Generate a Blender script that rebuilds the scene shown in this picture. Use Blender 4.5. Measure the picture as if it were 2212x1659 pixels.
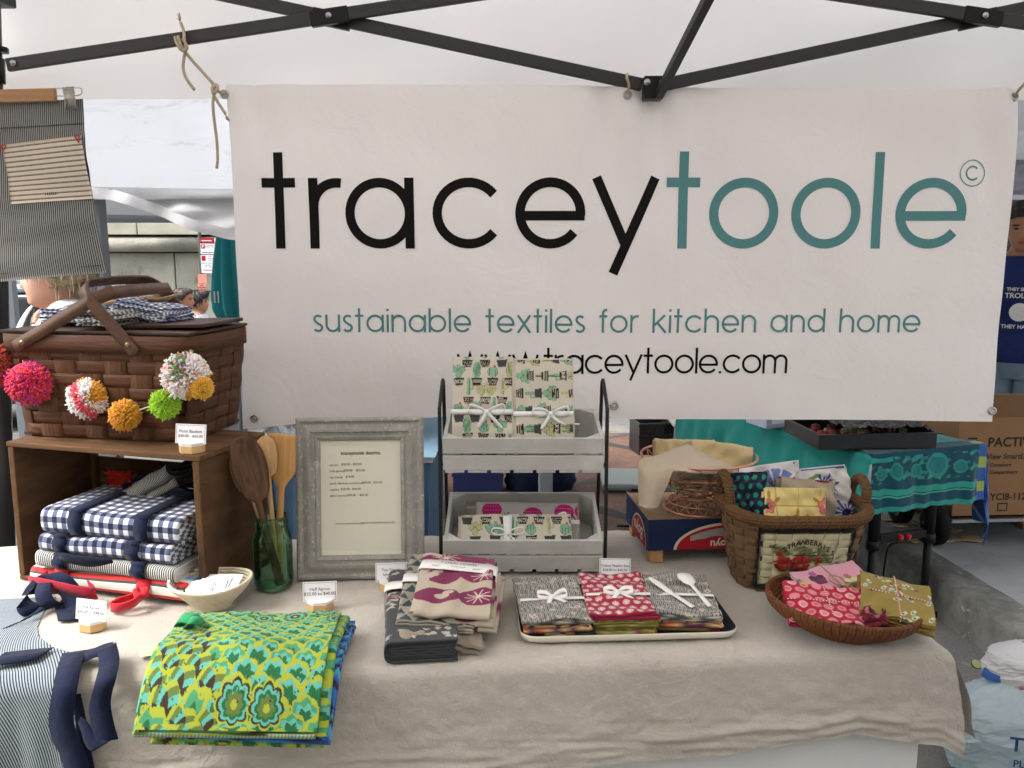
import bpy, bmesh, math, random
import numpy as np
from mathutils import Vector, Matrix
for _o in list(bpy.data.objects): bpy.data.objects.remove(_o)
SC = bpy.context.scene
COL = SC.collection
PI = math.pi
R = math.radians
# ---------------------------------------------------------------- camera
PITCH, FPX, EYE = R(9.0), 1853.7, 1.58
cam_d = bpy.data.cameras.new('camera'); cam_d.sensor_width = 36.0; cam_d.lens = 36.0 * FPX / 2212.0
cam_d.clip_start = 0.05; cam_d.clip_end = 300.0
cam = bpy.data.objects.new('camera', cam_d); COL.objects.link(cam)
cam.location = (0, 0, EYE); cam.rotation_euler = (PI/2 - PITCH, 0, 0)
SC.camera = cam
# ---------------------------------------------------------------- sky, sun, exposure
SUN_EL, SUN_AZ = R(52), R(252)      # soft sun through thin cloud, from the left
wd = bpy.data.worlds.new('World'); SC.world = wd; wd.use_nodes = True
wn = wd.node_tree; wn.nodes.clear()
sky = wn.nodes.new('ShaderNodeTexSky'); sky.sky_type = 'NISHITA'; sky.sun_disc = False
sky.sun_elevation = SUN_EL; sky.sun_rotation = SUN_AZ; sky.air_density = 1.0; sky.dust_density = 4.0; sky.ozone_density = 1.0
hs = wn.nodes.new('ShaderNodeHueSaturation'); hs.inputs['Saturation'].default_value = 0.22
bg = wn.nodes.new('ShaderNodeBackground'); bg.inputs['Strength'].default_value = 0.15
wo = wn.nodes.new('ShaderNodeOutputWorld')
wn.links.new(sky.outputs[0], hs.inputs['Color']); wn.links.new(hs.outputs[0], bg.inputs['Color']); wn.links.new(bg.outputs[0], wo.inputs['Surface'])
sun_d = bpy.data.lights.new('sun', 'SUN'); sun_d.energy = 0.7; sun_d.angle = R(22); sun_d.color = (1.0, 0.955, 0.89)
sun = bpy.data.objects.new('sun', sun_d); COL.objects.link(sun)
_sd = Vector((math.sin(SUN_AZ)*math.cos(SUN_EL), math.cos(SUN_AZ)*math.cos(SUN_EL), math.sin(SUN_EL)))
sun.rotation_euler = _sd.to_track_quat('Z', 'Y').to_euler(); sun.location = _sd * 30
SC.render.engine = 'CYCLES'
SC.view_settings.view_transform = 'Standard'; SC.view_settings.look = 'None'
SC.view_settings.exposure = 1.78; SC.view_settings.gamma = 1.0
SC.cycles.use_denoising = True
SC.cycles.max_bounces = 7; SC.cycles.diffuse_bounces = 3; SC.cycles.glossy_bounces = 3
SC.cycles.use_adaptive_sampling = True; SC.cycles.adaptive_threshold = 0.04
SC.cycles.transmission_bounces = 5; SC.cycles.transparent_max_bounces = 8
SC.cycles.caustics_reflective = False; SC.cycles.caustics_refractive = False
SC.cycles.sample_clamp_indirect = 6.0
# ---------------------------------------------------------------- measuring helpers: photo pixel (2212 wide) -> point at a chosen height / depth
def _ray(x, y):
    a = (x-1106)/FPX; b = (y-829.5)/FPX
    return Vector((a, math.cos(PITCH)-b*math.sin(PITCH), -math.sin(PITCH)-b*math.cos(PITCH)))
def az(x, y, z=0.74):
    d = _ray(x, y); return Vector((0, 0, EYE)) + d*((z-EYE)/d.z)
def ay(x, y, Y):
    d = _ray(x, y); return Vector((0, 0, EYE)) + d*(Y/d.y)
# ---------------------------------------------------------------- colour
def lin(c):
    c = c/255.0
    return c/12.92 if c <= 0.04045 else ((c+0.055)/1.055)**2.4
def S(h, k=1.0):
    h = h.lstrip('#'); return tuple(min(1, lin(int(h[i:i+2], 16))*k) for i in (0, 2, 4))
# ---------------------------------------------------------------- node expressions
class X:
    def __init__(s, nt, k): s.nt, s.k = nt, k
    def m(s, op, *a):
        n = s.nt.nodes.new('ShaderNodeMath'); n.operation = op
        for i, v in enumerate((s,)+a):
            if isinstance(v, X): s.nt.links.new(v.k, n.inputs[i])
            else: n.inputs[i].default_value = v
        return X(s.nt, n.outputs[0])
    def __add__(s, o): return s.m('ADD', o)
    __radd__ = __add__
    def __sub__(s, o): return s.m('SUBTRACT', o)
    def __mul__(s, o): return s.m('MULTIPLY', o)
    __rmul__ = __mul__
    def __truediv__(s, o): return s.m('DIVIDE', o)
    def fract(s): return s.m('FRACT')
    def floor(s): return s.m('FLOOR')
    def sin(s): return s.m('SINE')
    def abs(s): return s.m('ABSOLUTE')
    def gt(s, o): return s.m('GREATER_THAN', o)
    def lt(s, o): return s.m('LESS_THAN', o)
    def pw(s, o): return s.m('POWER', o)
    def sqrt(s): return s.m('SQRT')
    def mx(s, o): return s.m('MAXIMUM', o)
    def mn(s, o): return s.m('MINIMUM', o)
class T:
    """small shader toolbox bound to one node tree"""
    def __init__(s, nt): s.nt = nt; s.tc = None
    def coord(s, kind='Object'):
        if s.tc is None: s.tc = s.nt.nodes.new('ShaderNodeTexCoord')
        return s.tc.outputs[kind]
    def xyz(s, kind='Object', vec=None):
        n = s.nt.nodes.new('ShaderNodeSeparateXYZ'); s.nt.links.new(vec or s.coord(kind), n.inputs[0])
        return [X(s.nt, n.outputs[i]) for i in range(3)]
    def scaled(s, sc, kind='Object', rot=(0, 0, 0)):
        n = s.nt.nodes.new('ShaderNodeMapping'); s.nt.links.new(s.coord(kind), n.inputs[0])
        n.inputs['Scale'].default_value = sc; n.inputs['Rotation'].default_value = rot
        return n.outputs[0]
    def noise(s, sc=10, detail=4, rough=.55, kind='Object', stretch=None, dist=0):
        n = s.nt.nodes.new('ShaderNodeTexNoise'); n.inputs['Scale'].default_value = sc; n.inputs['Detail'].default_value = detail
        n.inputs['Roughness'].default_value = rough; n.inputs['Distortion'].default_value = dist
        s.nt.links.new(s.scaled(stretch, kind) if stretch else s.coord(kind), n.inputs['Vector'])
        return X(s.nt, n.outputs[0])
    def vor(s, sc=10, kind='Object', feature='F1', rnd=1.0):
        n = s.nt.nodes.new('ShaderNodeTexVoronoi'); n.feature = feature; n.inputs['Scale'].default_value = sc; n.inputs['Randomness'].default_value = rnd
        s.nt.links.new(s.coord(kind), n.inputs['Vector'])
        return X(s.nt, n.outputs[0])
    def ramp(s, x, stops, interp='LINEAR'):
        n = s.nt.nodes.new('ShaderNodeValToRGB'); n.color_ramp.interpolation = interp
        el = n.color_ramp.elements
        while len(el) < len(stops): el.new(1)
        for e, (p, c) in zip(el, stops):
            e.position = p; e.color = (*c, 1) if len(c) == 3 else c
        s.nt.links.new(x.k, n.inputs[0]); return X(s.nt, n.outputs[0])
    def mix(s, f, a, b, mode='MIX'):
        n = s.nt.nodes.new('ShaderNodeMix'); n.data_type = 'RGBA'; n.blend_type = mode
        for i, v in ((0, f), (6, a), (7, b)):
            if isinstance(v, X): s.nt.links.new(v.k, n.inputs[i])
            elif i == 0: n.inputs[0].default_value = v
            else: n.inputs[i].default_value = (*v, 1)
        return X(s.nt, n.outputs[2])
    def smooth(s, x, a, b):
        n = s.nt.nodes.new('ShaderNodeMapRange'); n.interpolation_type = 'SMOOTHSTEP'
        s.nt.links.new(x.k, n.inputs[0]); n.inputs[1].default_value = a; n.inputs[2].default_value = b
        return X(s.nt, n.outputs[0])
    def attr(s, name='Col'):
        n = s.nt.nodes.new('ShaderNodeAttribute'); n.attribute_name = name; return X(s.nt, n.outputs[0])
_MATS = {}
def mat(name, col=(.5, .5, .5), rough=.75, var=0., vs=6., bump=0., bs=120., metal=0., spec=.22, sheen=0., trl=0., bfn=None, coat=0., kind='Object', bd=.004, stretch=None, trans=0., ior=1.45, rfn=None, orand=0.):
    """col: rgb, 'attr' (print carried by the mesh) or a function of the toolbox"""
    if name in _MATS: return _MATS[name]
    m = bpy.data.materials.new(name); m.use_nodes = True; nt = m.node_tree; t = T(nt)
    p = nt.nodes['Principled BSDF']; out = nt.nodes['Material Output']
    if callable(col): c = col(t)
    elif col == 'attr': c = t.attr()
    else: c = None
    if var:
        n = t.noise(vs, 5, .6, kind, stretch)
        g = t.ramp(n, [(.25, (1-var,)*3), (.75, (1+var*.6,)*3)])
        c = t.mix(1.0, c if c is not None else col, g, 'MULTIPLY')
    if orand:
        oi = nt.nodes.new('ShaderNodeObjectInfo'); g = t.ramp(X(nt, oi.outputs['Random']), [(0, (1-orand,)*3), (1, (1+orand*.8,)*3)]); c = t.mix(1.0, c if c is not None else col, g, 'MULTIPLY')
    if c is not None: nt.links.new(c.k, p.inputs['Base Color'])
    else: p.inputs['Base Color'].default_value = (*col, 1)
    p.inputs['Roughness'].default_value = rough; p.inputs['Metallic'].default_value = metal
    p.inputs['Specular IOR Level'].default_value = spec
    if rfn: nt.links.new(rfn(t).k, p.inputs['Roughness'])
    if sheen: p.inputs['Sheen Weight'].default_value = sheen
    if coat: p.inputs['Coat Weight'].default_value = coat; p.inputs['Coat Roughness'].default_value = .12
    if trans: p.inputs['Transmission Weight'].default_value = trans; p.inputs['IOR'].default_value = ior
    if bump or bfn:
        b = nt.nodes.new('ShaderNodeBump'); b.inputs['Strength'].default_value = bump or .5; b.inputs['Distance'].default_value = bd
        h = bfn(t) if bfn else t.noise(bs, 3, .6, kind, stretch)
        nt.links.new(h.k, b.inputs['Height']); nt.links.new(b.outputs[0], p.inputs['Normal'])
    if trl:
        tr = nt.nodes.new('ShaderNodeBsdfTranslucent'); mx = nt.nodes.new('ShaderNodeMixShader'); mx.inputs[0].default_value = trl
        if c is not None: nt.links.new(c.k, tr.inputs[0])
        else: tr.inputs[0].default_value = (*col, 1)
        nt.links.new(p.outputs[0], mx.inputs[1]); nt.links.new(tr.outputs[0], mx.inputs[2]); nt.links.new(mx.outputs[0], out.inputs['Surface'])
    _MATS[name] = m; return m
# ---------------------------------------------------------------- objects
def tag(o, label, cat, group=None):
    o['label'] = label; o['category'] = cat
    if group: o['group'] = group
    return o
def thing(name, label, cat, loc=(0, 0, 0), rz=0., group=None, rot=None):
    o = bpy.data.objects.new(name, None); o.empty_display_size = .05; COL.objects.link(o)
    o.location = loc; o.rotation_euler = rot if rot else (0, 0, rz)
    return tag(o, label, cat, group)
def link(name, me, mt, parent=None, loc=None, rot=None):
    o = bpy.data.objects.new(name, me); COL.objects.link(o)
    if mt is not None and not me.materials: me.materials.append(mt)
    if parent is not None: o.parent = parent
    if loc is not None: o.location = loc
    if rot is not None: o.rotation_euler = rot
    return o
def np_mesh(name, V, F, smooth=True, uv=None, col=None):
    """V (n,3), F (m,4) quads or list of faces; uv/col per vertex"""
    me = bpy.data.meshes.new(name)
    V = np.asarray(V, dtype=np.float32)
    if isinstance(F, np.ndarray):
        k = F.shape[1]; me.vertices.add(len(V)); me.vertices.foreach_set('co', V.ravel())
        me.loops.add(F.size); me.loops.foreach_set('vertex_index', F.astype(np.int32).ravel())
        me.polygons.add(len(F)); me.polygons.foreach_set('loop_start', np.arange(0, F.size, k, dtype=np.int32))
        me.polygons.foreach_set('loop_total', np.full(len(F), k, dtype=np.int32))
    else:
        me.from_pydata([tuple(map(float, v)) for v in V], [], [tuple(map(int, f)) for f in F])
    me.update(calc_edges=True); me.validate()
    if smooth: me.polygons.foreach_set('use_smooth', np.ones(len(me.polygons), dtype=bool))
    if uv is not None:
        li = np.zeros(len(me.loops), dtype=np.int32); me.loops.foreach_get('vertex_index', li)
        l = me.uv_layers.new(name='UVMap'); l.data.foreach_set('uv', np.asarray(uv, dtype=np.float32)[li].ravel())
    if col is not None:
        a = me.color_attributes.new('Col', 'FLOAT_COLOR', 'POINT')
        c4 = np.ones((len(V), 4), dtype=np.float32); c4[:, :3] = np.asarray(col)*.84; a.data.foreach_set('color', c4.ravel())
    return me
class G:
    """collects simple solids into ONE mesh"""
    def __init__(s): s.v, s.f, s.sm = [], [], []
    def add(s, V, F, smooth=False):
        o = len(s.v); s.v += [tuple(v) for v in V]; s.f += [tuple(o+i for i in f) for f in F]; s.sm += [smooth]*len(F); return s
    def box(s, a, b, M=None, bev=0.0):
        x0, y0, z0 = a; x1, y1, z1 = b
        if bev > 0:
            bm = bmesh.new(); r = bmesh.ops.create_cube(bm, size=1)
            bmesh.ops.scale(bm, vec=(abs(x1-x0), abs(y1-y0), abs(z1-z0)), verts=bm.verts)
            bmesh.ops.bevel(bm, geom=list(bm.edges), offset=bev, segments=2, affect='EDGES', profile=.6)
            bmesh.ops.translate(bm, vec=((x0+x1)/2, (y0+y1)/2, (z0+z1)/2), verts=bm.verts)
            V = [v.co.copy() for v in bm.verts]; bm.verts.index_update(); F = [[v.index for v in f.verts] for f in bm.faces]; bm.free()
        else:
            V = [Vector(p) for p in ((x0,y0,z0),(x1,y0,z0),(x1,y1,z0),(x0,y1,z0),(x0,y0,z1),(x1,y0,z1),(x1,y1,z1),(x0,y1,z1))]
            F = [(0,3,2,1),(4,5,6,7),(0,1,5,4),(1,2,6,5),(2,3,7,6),(3,0,4,7)]
        if M is not None: V = [M @ v for v in V]
        return s.add(V, F)
    def beam(s, p, q, w, h, up=(0, 0, 1), bev=0.):
        p, q = Vector(p), Vector(q); d = (q-p); L = d.length; d.normalize(); u = Vector(up); sd = d.cross(u).normalized(); u = sd.cross(d)
        M = Matrix(((sd.x, d.x, u.x, p.x), (sd.y, d.y, u.y, p.y), (sd.z, d.z, u.z, p.z), (0, 0, 0, 1)))
        return s.box((-w/2, 0, -h/2), (w/2, L, h/2), M, bev)
    def tube(s, pts, r, n=8, closed=False, caps=True):
        P = [Vector(p) for p in pts]; N = len(P); rr = r if hasattr(r, '__len__') else [r]*N
        V, F = [], []; prev = None
        for i, p in enumerate(P):
            a = P[(i-1) % N] if (closed or i > 0) else p; b = P[(i+1) % N] if (closed or i < N-1) else p
            d = (b-a); d = d.normalized() if d.length > 1e-9 else Vector((0, 0, 1))
            if prev is None:
                u = Vector((0, 0, 1)) if abs(d.z) < .9 else Vector((1, 0, 0)); u = (u-d*u.dot(d)).normalized()
            else:
                u = prev-d*prev.dot(d); u = u.normalized() if u.length > 1e-6 else d.orthogonal().normalized()
            prev = u; w = d.cross(u)
            for k in range(n):
                t = 2*PI*k/n; V.append(p+(u*math.cos(t)+w*math.sin(t))*rr[i])
        M = N if closed else N-1
        for i in range(M):
            for k in range(n):
                j = (i+1) % N; F.append((i*n+k, i*n+(k+1) % n, j*n+(k+1) % n, j*n+k))
        if not closed and caps: F.append(tuple(range(n-1, -1, -1))); F.append(tuple((N-1)*n+k for k in range(n)))
        return s.add(V, F, True)
    def lathe(s, prof, n=32, M=None, sx=1., sy=1., cap0=False, cap1=False):
        V, F = [], []; m = len(prof)
        for (r, z) in prof:
            for k in range(n):
                t = 2*PI*k/n; v = Vector((r*math.cos(t)*sx, r*math.sin(t)*sy, z)); V.append(M @ v if M is not None else v)
        for i in range(m-1):
            for k in range(n): F.append((i*n+k, i*n+(k+1) % n, (i+1)*n+(k+1) % n, (i+1)*n+k))
        if cap0: F.append(tuple(range(n-1, -1, -1)))
        if cap1: F.append(tuple((m-1)*n+k for k in range(n)))
        return s.add(V, F, True)
    def prism(s, poly, z0, z1, M=None):
        n = len(poly); V = [Vector((x, y, z0)) for x, y in poly]+[Vector((x, y, z1)) for x, y in poly]
        F = [tuple(range(n-1, -1, -1)), tuple(range(n, 2*n))]+[(i, (i+1) % n, n+(i+1) % n, n+i) for i in range(n)]
        if M is not None: V = [M @ v for v in V]
        return s.add(V, F)
    def ribbon(s, pts, w, side, th=.0012, sm=True):
        """flat band: pts centre line, side = width direction (one or per point), w width (one or per point)"""
        P = [Vector(p) for p in pts]; N = len(P)
        sd = [Vector(x).normalized() for x in side] if hasattr(side[0], '__len__') else [Vector(side).normalized()]*N
        ww = w if hasattr(w, '__len__') else [w]*N; V, F = [], []
        for i in range(N):
            a = P[max(i-1, 0)]; b = P[min(i+1, N-1)]; d = b-a; nn = d.cross(sd[i])
            nn = nn.normalized()*th/2 if nn.length > 1e-9 else Vector((0, 0, th/2))
            h = sd[i]*ww[i]/2; V += [P[i]-h-nn, P[i]+h-nn, P[i]+h+nn, P[i]-h+nn]
        for i in range(N-1):
            for k in (0, 2): F.append((i*4+k, i*4+(k+1) % 4, i*4+4+(k+1) % 4, i*4+4+k))
        F2 = [(i*4+k, i*4+(k+1) % 4, i*4+4+(k+1) % 4, i*4+4+k) for i in range(N-1) for k in (1, 3)]; o = (N-1)*4; F2 += [(3, 2, 1, 0), (o, o+1, o+2, o+3)]
        b_ = len(s.v); s.add(V, F, sm); s.f += [tuple(b_+q for q in f_) for f_ in F2]; s.sm += [False]*len(F2); return s
    def mesh(s, name):
        me = bpy.data.meshes.new(name); me.from_pydata(s.v, [], s.f); me.update()
        me.polygons.foreach_set('use_smooth', s.sm); return me
    def obj(s, name, mt, parent=None, loc=None, rot=None): return link(name, s.mesh(name), mt, parent, loc, rot)
def arc(c, r, a0, a1, n=8): return [(c[0]+r*math.cos(a0+(a1-a0)*i/n), c[1]+r*math.sin(a0+(a1-a0)*i/n)) for i in range(n+1)]
def rrect(w, h, r, n=6):
    o = []
    for cx, cy, a in ((w/2-r, h/2-r, 0), (-w/2+r, h/2-r, PI/2), (-w/2+r, -h/2+r, PI), (w/2-r, -h/2+r, 1.5*PI)): o += arc((cx, cy), r, a, a+PI/2, n)
    return o
def spline(pts, n=8):
    """Catmull-Rom through 3D points"""
    P = [Vector(p) for p in pts]; P = [P[0]*2-P[1]]+P+[P[-1]*2-P[-2]]; o = []
    for i in range(1, len(P)-2):
        a, b, c, d = P[i-1:i+3]
        for k in range(n):
            t = k/n; o.append(.5*((2*b)+(c-a)*t+(2*a-5*b+4*c-d)*t*t+(3*b-a-3*c+d)*t**3))
    o.append(P[-2]); return o
def vn(x, y, seed=0, f=1.0, o=5):
    """smooth vectorised pseudo-noise in about -1..1"""
    rg = np.random.RandomState(seed); s = np.zeros(np.broadcast(x, y).shape); tot = 0
    for i in range(o):
        a = rg.uniform(0, 2*PI); k = f*(1+.8*i)*rg.uniform(.8, 1.25); ph = rg.uniform(0, 2*PI); w = 1/(1+.5*i)
        wx = x+.25/f*np.sin(y*f*1.3+ph); s = s+w*np.sin((wx*np.cos(a)+y*np.sin(a))*k*2*PI+ph); tot += w
    return s/tot*1.6
def grid_faces(nu, nv, wrap_u=False, off=0):
    i, j = np.meshgrid(np.arange(nu if wrap_u else nu-1), np.arange(nv-1), indexing='ij'); k = (i+1) % nu
    return (np.stack([i*nv+j, k*nv+j, k*nv+j+1, i*nv+j+1], -1).reshape(-1, 4)+off)
def sheet(name, Xs, Ys, Zs, mt, parent=None, uv=None, col=None, th=0.0, smooth=True, flip=False):
    """grid surface (nu,nv arrays), optional thickness along normals"""
    nu, nv = Xs.shape; V = np.stack([Xs, Ys, Zs], -1).reshape(-1, 3); F = grid_faces(nu, nv)
    if flip: F = F[:, ::-1]
    U = None if uv is None else np.stack([a.reshape(-1) for a in uv], -1)
    if th:
        A = np.stack([Xs, Ys, Zs], -1); du = np.gradient(A, axis=0); dv = np.gradient(A, axis=1)
        n = np.cross(du, dv); n /= np.linalg.norm(n, axis=-1, keepdims=True)+1e-12
        if flip: n = -n
        V2 = (A-n*th).reshape(-1, 3); N = nu*nv
        ring = np.concatenate([np.arange(nv), np.arange(1, nu)*nv+nv-1, (nu-1)*nv+np.arange(nv-2, -1, -1), np.arange(nu-2, 0, -1)*nv])
        r2 = np.roll(ring, -1); side = np.stack([ring, r2, r2+N, ring+N], -1)
        if flip: side = side[:, ::-1]
        F = np.concatenate([F, F[:, ::-1]+N, side[:, ::-1]]); V = np.concatenate([V, V2])
        if U is not None: U = np.concatenate([U, U])
        if col is not None: col = np.concatenate([col, col])
    return link(name, np_mesh(name, V, F, smooth, U, col), mt, parent)
def folded(name, w, d, n, t, mt, parent=None, seed=0, jit=.004, nv=22, ntop=26, col=None, warp=None, loc=None, rot=None, und=.15, nlow=9, closed=False):
    """a cloth folded n times: serpentine sheet, w across the folds (x), d deep (y), each layer t thick"""
    rg = np.random.RandomState(seed); pts, kk = [], []
    jl = rg.uniform(-jit, jit, n+1); jr = rg.uniform(-jit, jit, n+1)
    for k in range(n):
        m = ntop if k == n-1 else nlow; z = (k+.5)*t; xl, xr = -w/2+jl[(k+1)//2*2 % (n+1)], w/2+jr[k//2*2 % (n+1)]
        xs = np.linspace(xl, xr, m)
        if k % 2: xs = xs[::-1]
        for x in xs: pts.append((x, z)); kk.append(k)
        if k < n-1:
            e = 1 if k % 2 == 0 else -1
            for a in (-60, -30, 0, 30, 60): pts.append((xs[-1]+e*t/2*math.cos(R(a)), (k+1)*t+t/2*math.sin(R(a)))); kk.append(k)
    P = np.array(pts); kk = np.array(kk); dP = np.gradient(P, axis=0); L = np.linalg.norm(dP, axis=1, keepdims=True); dP = dP/(L+1e-12)
    nn = np.stack([-dP[:, 1], dP[:, 0]], 1); u = np.concatenate([[0], np.cumsum(np.linalg.norm(np.diff(P, axis=0), axis=1))])
    h = t*.42; M = len(P); ys = np.linspace(-d/2, d/2, nv)
    A = np.concatenate([P+nn*h, (P-nn*h)[::-1]]); uu = np.concatenate([u, u[::-1]]); kA = np.concatenate([kk, kk[::-1]])
    Xs = np.repeat(A[:, :1], nv, 1); Zs = np.repeat(A[:, 1:], nv, 1); Ys = np.repeat(ys[None], 2*M, 0)
    jy = rg.uniform(-jit, jit, (n, 2))
    Ys = Ys+np.where(Ys > 0, jy[kA, 1][:, None], jy[kA, 0][:, None])*np.abs(Ys)/(d/2)
    H = n*t; Zs = np.maximum(Zs+und*t*vn(Xs/max(w, .05), Ys/max(w, .05), seed, .9)*np.minimum(1, Zs/t), .0006); Xs = Xs+.25*jit*vn(Ys/w, kA[:, None]*.37+0*Ys, seed+5, 1.1)
    UU = np.repeat(uu[:, None], nv, 1); YY = np.repeat(ys[None], 2*M, 0)
    c = None
    if col is not None:
        top = (kA == n-1); UX = np.where(top[:, None], Xs+w/2, UU)
        c = col(UX.reshape(-1), (YY+d/2).reshape(-1), np.repeat(kA, nv))
    if warp: Xs, Ys, Zs = warp(Xs, Ys, Zs)
    V = np.stack([Xs, Ys, Zs], -1).reshape(-1, 3); F = grid_faces(2*M, nv, True)[:, ::-1]
    i = np.arange(M-1); a0 = np.stack([i, i+1, 2*M-2-i, 2*M-1-i], 1)*nv
    F = np.concatenate([F, a0[:, ::1], (a0+nv-1)[:, ::-1]])
    me = np_mesh(name, V, F, True, np.stack([UU.reshape(-1), YY.reshape(-1)], -1), c)
    return link(name, me, mt, parent, loc, rot)
def ufold(name, w, d, H, n, mt, parent=None, seed=0, loc=None, rot=None, nv=30, bow=.004, col=None, warp=None, nx=9):
    """cloth doubled over: n nested layers with one soft fold at -x; the layers show at both y ends"""
    th = H/(2*n); Vs, Fs, Us, off = [], [], [], 0; ys = np.linspace(-d/2, d/2, nv); rg_ = np.random.RandomState(seed)
    for k in range(n):
        r_ = H/2-th*(k+.5); xe = w/2-rg_.uniform(0, .008)*(k > 0); P = []
        for x in np.linspace(xe, -w/2+H*.38, nx): P.append((x, H/2+r_))
        for a in np.linspace(100, 260, 9): c_, s_ = math.cos(R(a)), math.sin(R(a)); P.append((-w/2+H*.38+np.sign(c_)*abs(c_)**.75*(r_*.76), H/2+np.sign(s_)*abs(s_)**.75*r_))
        for x in np.linspace(-w/2+H*.38, xe, 9 if k else nx): P.append((x, H/2-r_))
        P = np.array(P); dP = np.gradient(P, axis=0); dP /= np.linalg.norm(dP, axis=1, keepdims=True)+1e-9; nn = np.stack([dP[:, 1], -dP[:, 0]], 1); h = th*.37
        A = np.concatenate([P+nn*h, (P-nn*h)[::-1]]); u = np.concatenate([[0], np.cumsum(np.linalg.norm(np.diff(P, axis=0), axis=1))]); uu = np.concatenate([u, u[::-1]])+k*.37
        M = len(P); Xs = np.repeat(A[:, :1], nv, 1); Zs = np.repeat(A[:, 1:], nv, 1); Ys = np.repeat(ys[None], 2*M, 0)*(1-rg_.uniform(0, .02)*(k > 0))
        sag = bow*vn(Ys*3, 0*Ys, seed, .7, 3); Zs = np.where(Zs > th, Zs+sag*Zs/H, Zs); Xs = Xs+.6*bow*vn(Ys*2, Zs, seed+3, .8, 3)
        U = np.repeat(uu[:, None], nv, 1)
        if warp: Xs, Ys, Zs = warp(Xs, Ys, Zs)
        Vs.append(np.stack([Xs, Ys, Zs], -1).reshape(-1, 3)); F = grid_faces(2*M, nv, True); i = np.arange(M-1); a0 = np.stack([i, i+1, 2*M-2-i, 2*M-1-i], 1)*nv
        Fs += [F+off, a0[:, ::-1]+off, a0+nv-1+off]; Us.append(np.stack([U.reshape(-1), np.repeat(ys[None]+d/2, 2*M, 0).reshape(-1)], -1)); off += 2*M*nv
    V = np.concatenate(Vs); U = np.concatenate(Us)
    return link(name, np_mesh(name, V, np.concatenate(Fs), True, U, None if col is None else col(U[:, 0], U[:, 1], 0*U[:, 0])), mt, parent, loc, rot)
def text_mesh(txt, size, align='CENTER', bold=0.0, spacing=1.0, shear=0.):
    cu = bpy.data.curves.new('lettering', 'FONT'); cu.body = txt; cu.size = size; cu.align_x = align; cu.offset = bold; cu.space_character = spacing; cu.shear = shear
    cu.resolution_u = 3; o = bpy.data.objects.new('lettering', cu); COL.objects.link(o)
    me = bpy.data.meshes.new_from_object(o.evaluated_get(bpy.context.evaluated_depsgraph_get())); bpy.data.objects.remove(o); bpy.data.curves.remove(cu)
    return me
def write(txt, size, mt, parent, loc, rot=(PI/2, 0, 0), align='CENTER', bold=0., name='lettering', spacing=1.0, shear=0.):
    return link(name, text_mesh(txt, size, align, bold, spacing, shear), mt, parent, loc, rot)
# ---------------------------------------------------------------- print painter (flat prints on cloth)
class Paint:
    def __init__(s, x, y, base): s.x, s.y = x, y; s.c = np.tile(np.array(base, dtype=np.float64), (len(x), 1))
    def put(s, m, col): s.c[m] = col; return s
    def loc(s, cx, cy, rot=0):
        dx, dy = s.x-cx, s.y-cy
        if rot: c, n = math.cos(rot), math.sin(rot); return dx*c+dy*n, -dx*n+dy*c
        return dx, dy
    def ell(s, cx, cy, rx, ry, col, rot=0, inner=0.):
        a, b = s.loc(cx, cy, rot); q = (a/rx)**2+(b/ry)**2; return s.put((q < 1) & (q >= inner*inner), col)
    def rect(s, cx, cy, w, h, col, rot=0, taper=0.):
        a, b = s.loc(cx, cy, rot); return s.put((np.abs(b) < h/2) & (np.abs(a) < w/2*(1+taper*b/h*2)), col)
    def seg(s, x0, y0, x1, y1, w, col):
        dx, dy = x1-x0, y1-y0; L = dx*dx+dy*dy+1e-12; t = np.clip(((s.x-x0)*dx+(s.y-y0)*dy)/L, 0, 1)
        return s.put(np.hypot(s.x-x0-t*dx, s.y-y0-t*dy) < w/2, col)
    def petals(s, cx, cy, r, n, col, rot=0, k=.35, sq=1.):
        a, b = s.loc(cx, cy, rot); b = b/sq; q = np.hypot(a, b); th = np.arctan2(b, a)
        return s.put(q < r*(1-k+k*np.abs(np.cos(n*th/2))), col)
# ================================================================ THE SETTING
def gz(y): return -0.07*np.maximum(0, np.asarray(y, dtype=float)-4.6)
def kx(y): return 1.86-0.085*(y-3.2)
def asphalt(t):
    n = t.noise(1.3, 6, .65); f = t.noise(90, 3, .7); base = t.mix(t.smooth(n, .35, .68), S('#55565a'), S('#77756f'))
    st = t.noise(4.5, 5, .7, stretch=(.5, 2.2, 1)); base = t.mix(t.smooth(st, .56, .7), base, S('#33363a'))
    base = t.mix(t.smooth(t.noise(7, 5, .7), .6, .72), base, S('#9a958a'))
    return t.mix(t.smooth(f, .3, .75)*.5, base, S('#8b8880'))
m_asph = mat('street_asphalt', asphalt, .85, bump=.5, bs=60, bd=.006)
def concrete(t):
    n = t.noise(1.7, 6, .6); c = t.mix(t.smooth(n, .3, .7), S('#7d8085'), S('#989a9c'))
    c = t.mix(t.smooth(t.noise(9, 6, .7), .58, .7)*.7, c, S('#6a6c70'))
    return t.mix(t.smooth(t.noise(260, 2, .6), .3, .8)*.35, c, S('#b2b2ae'))
m_conc = mat('sidewalk_concrete', concrete, .85, bump=.25, bs=140, bd=.003)
def granite(t):
    c = t.mix(t.smooth(t.noise(9, 6, .7), .35, .7), S('#63645f'), S('#7f7e79'))
    c = t.mix(t.smooth(t.noise(16, 5, .75, dist=1.5), .6, .66), c, S('#98968c'))
    return t.mix(t.smooth(t.noise(3, 4, .6), .55, .8)*.7, c, S('#44474a'))
m_gran = mat('kerb_granite', granite, .85, bump=.35, bs=45, bd=.006)
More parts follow.
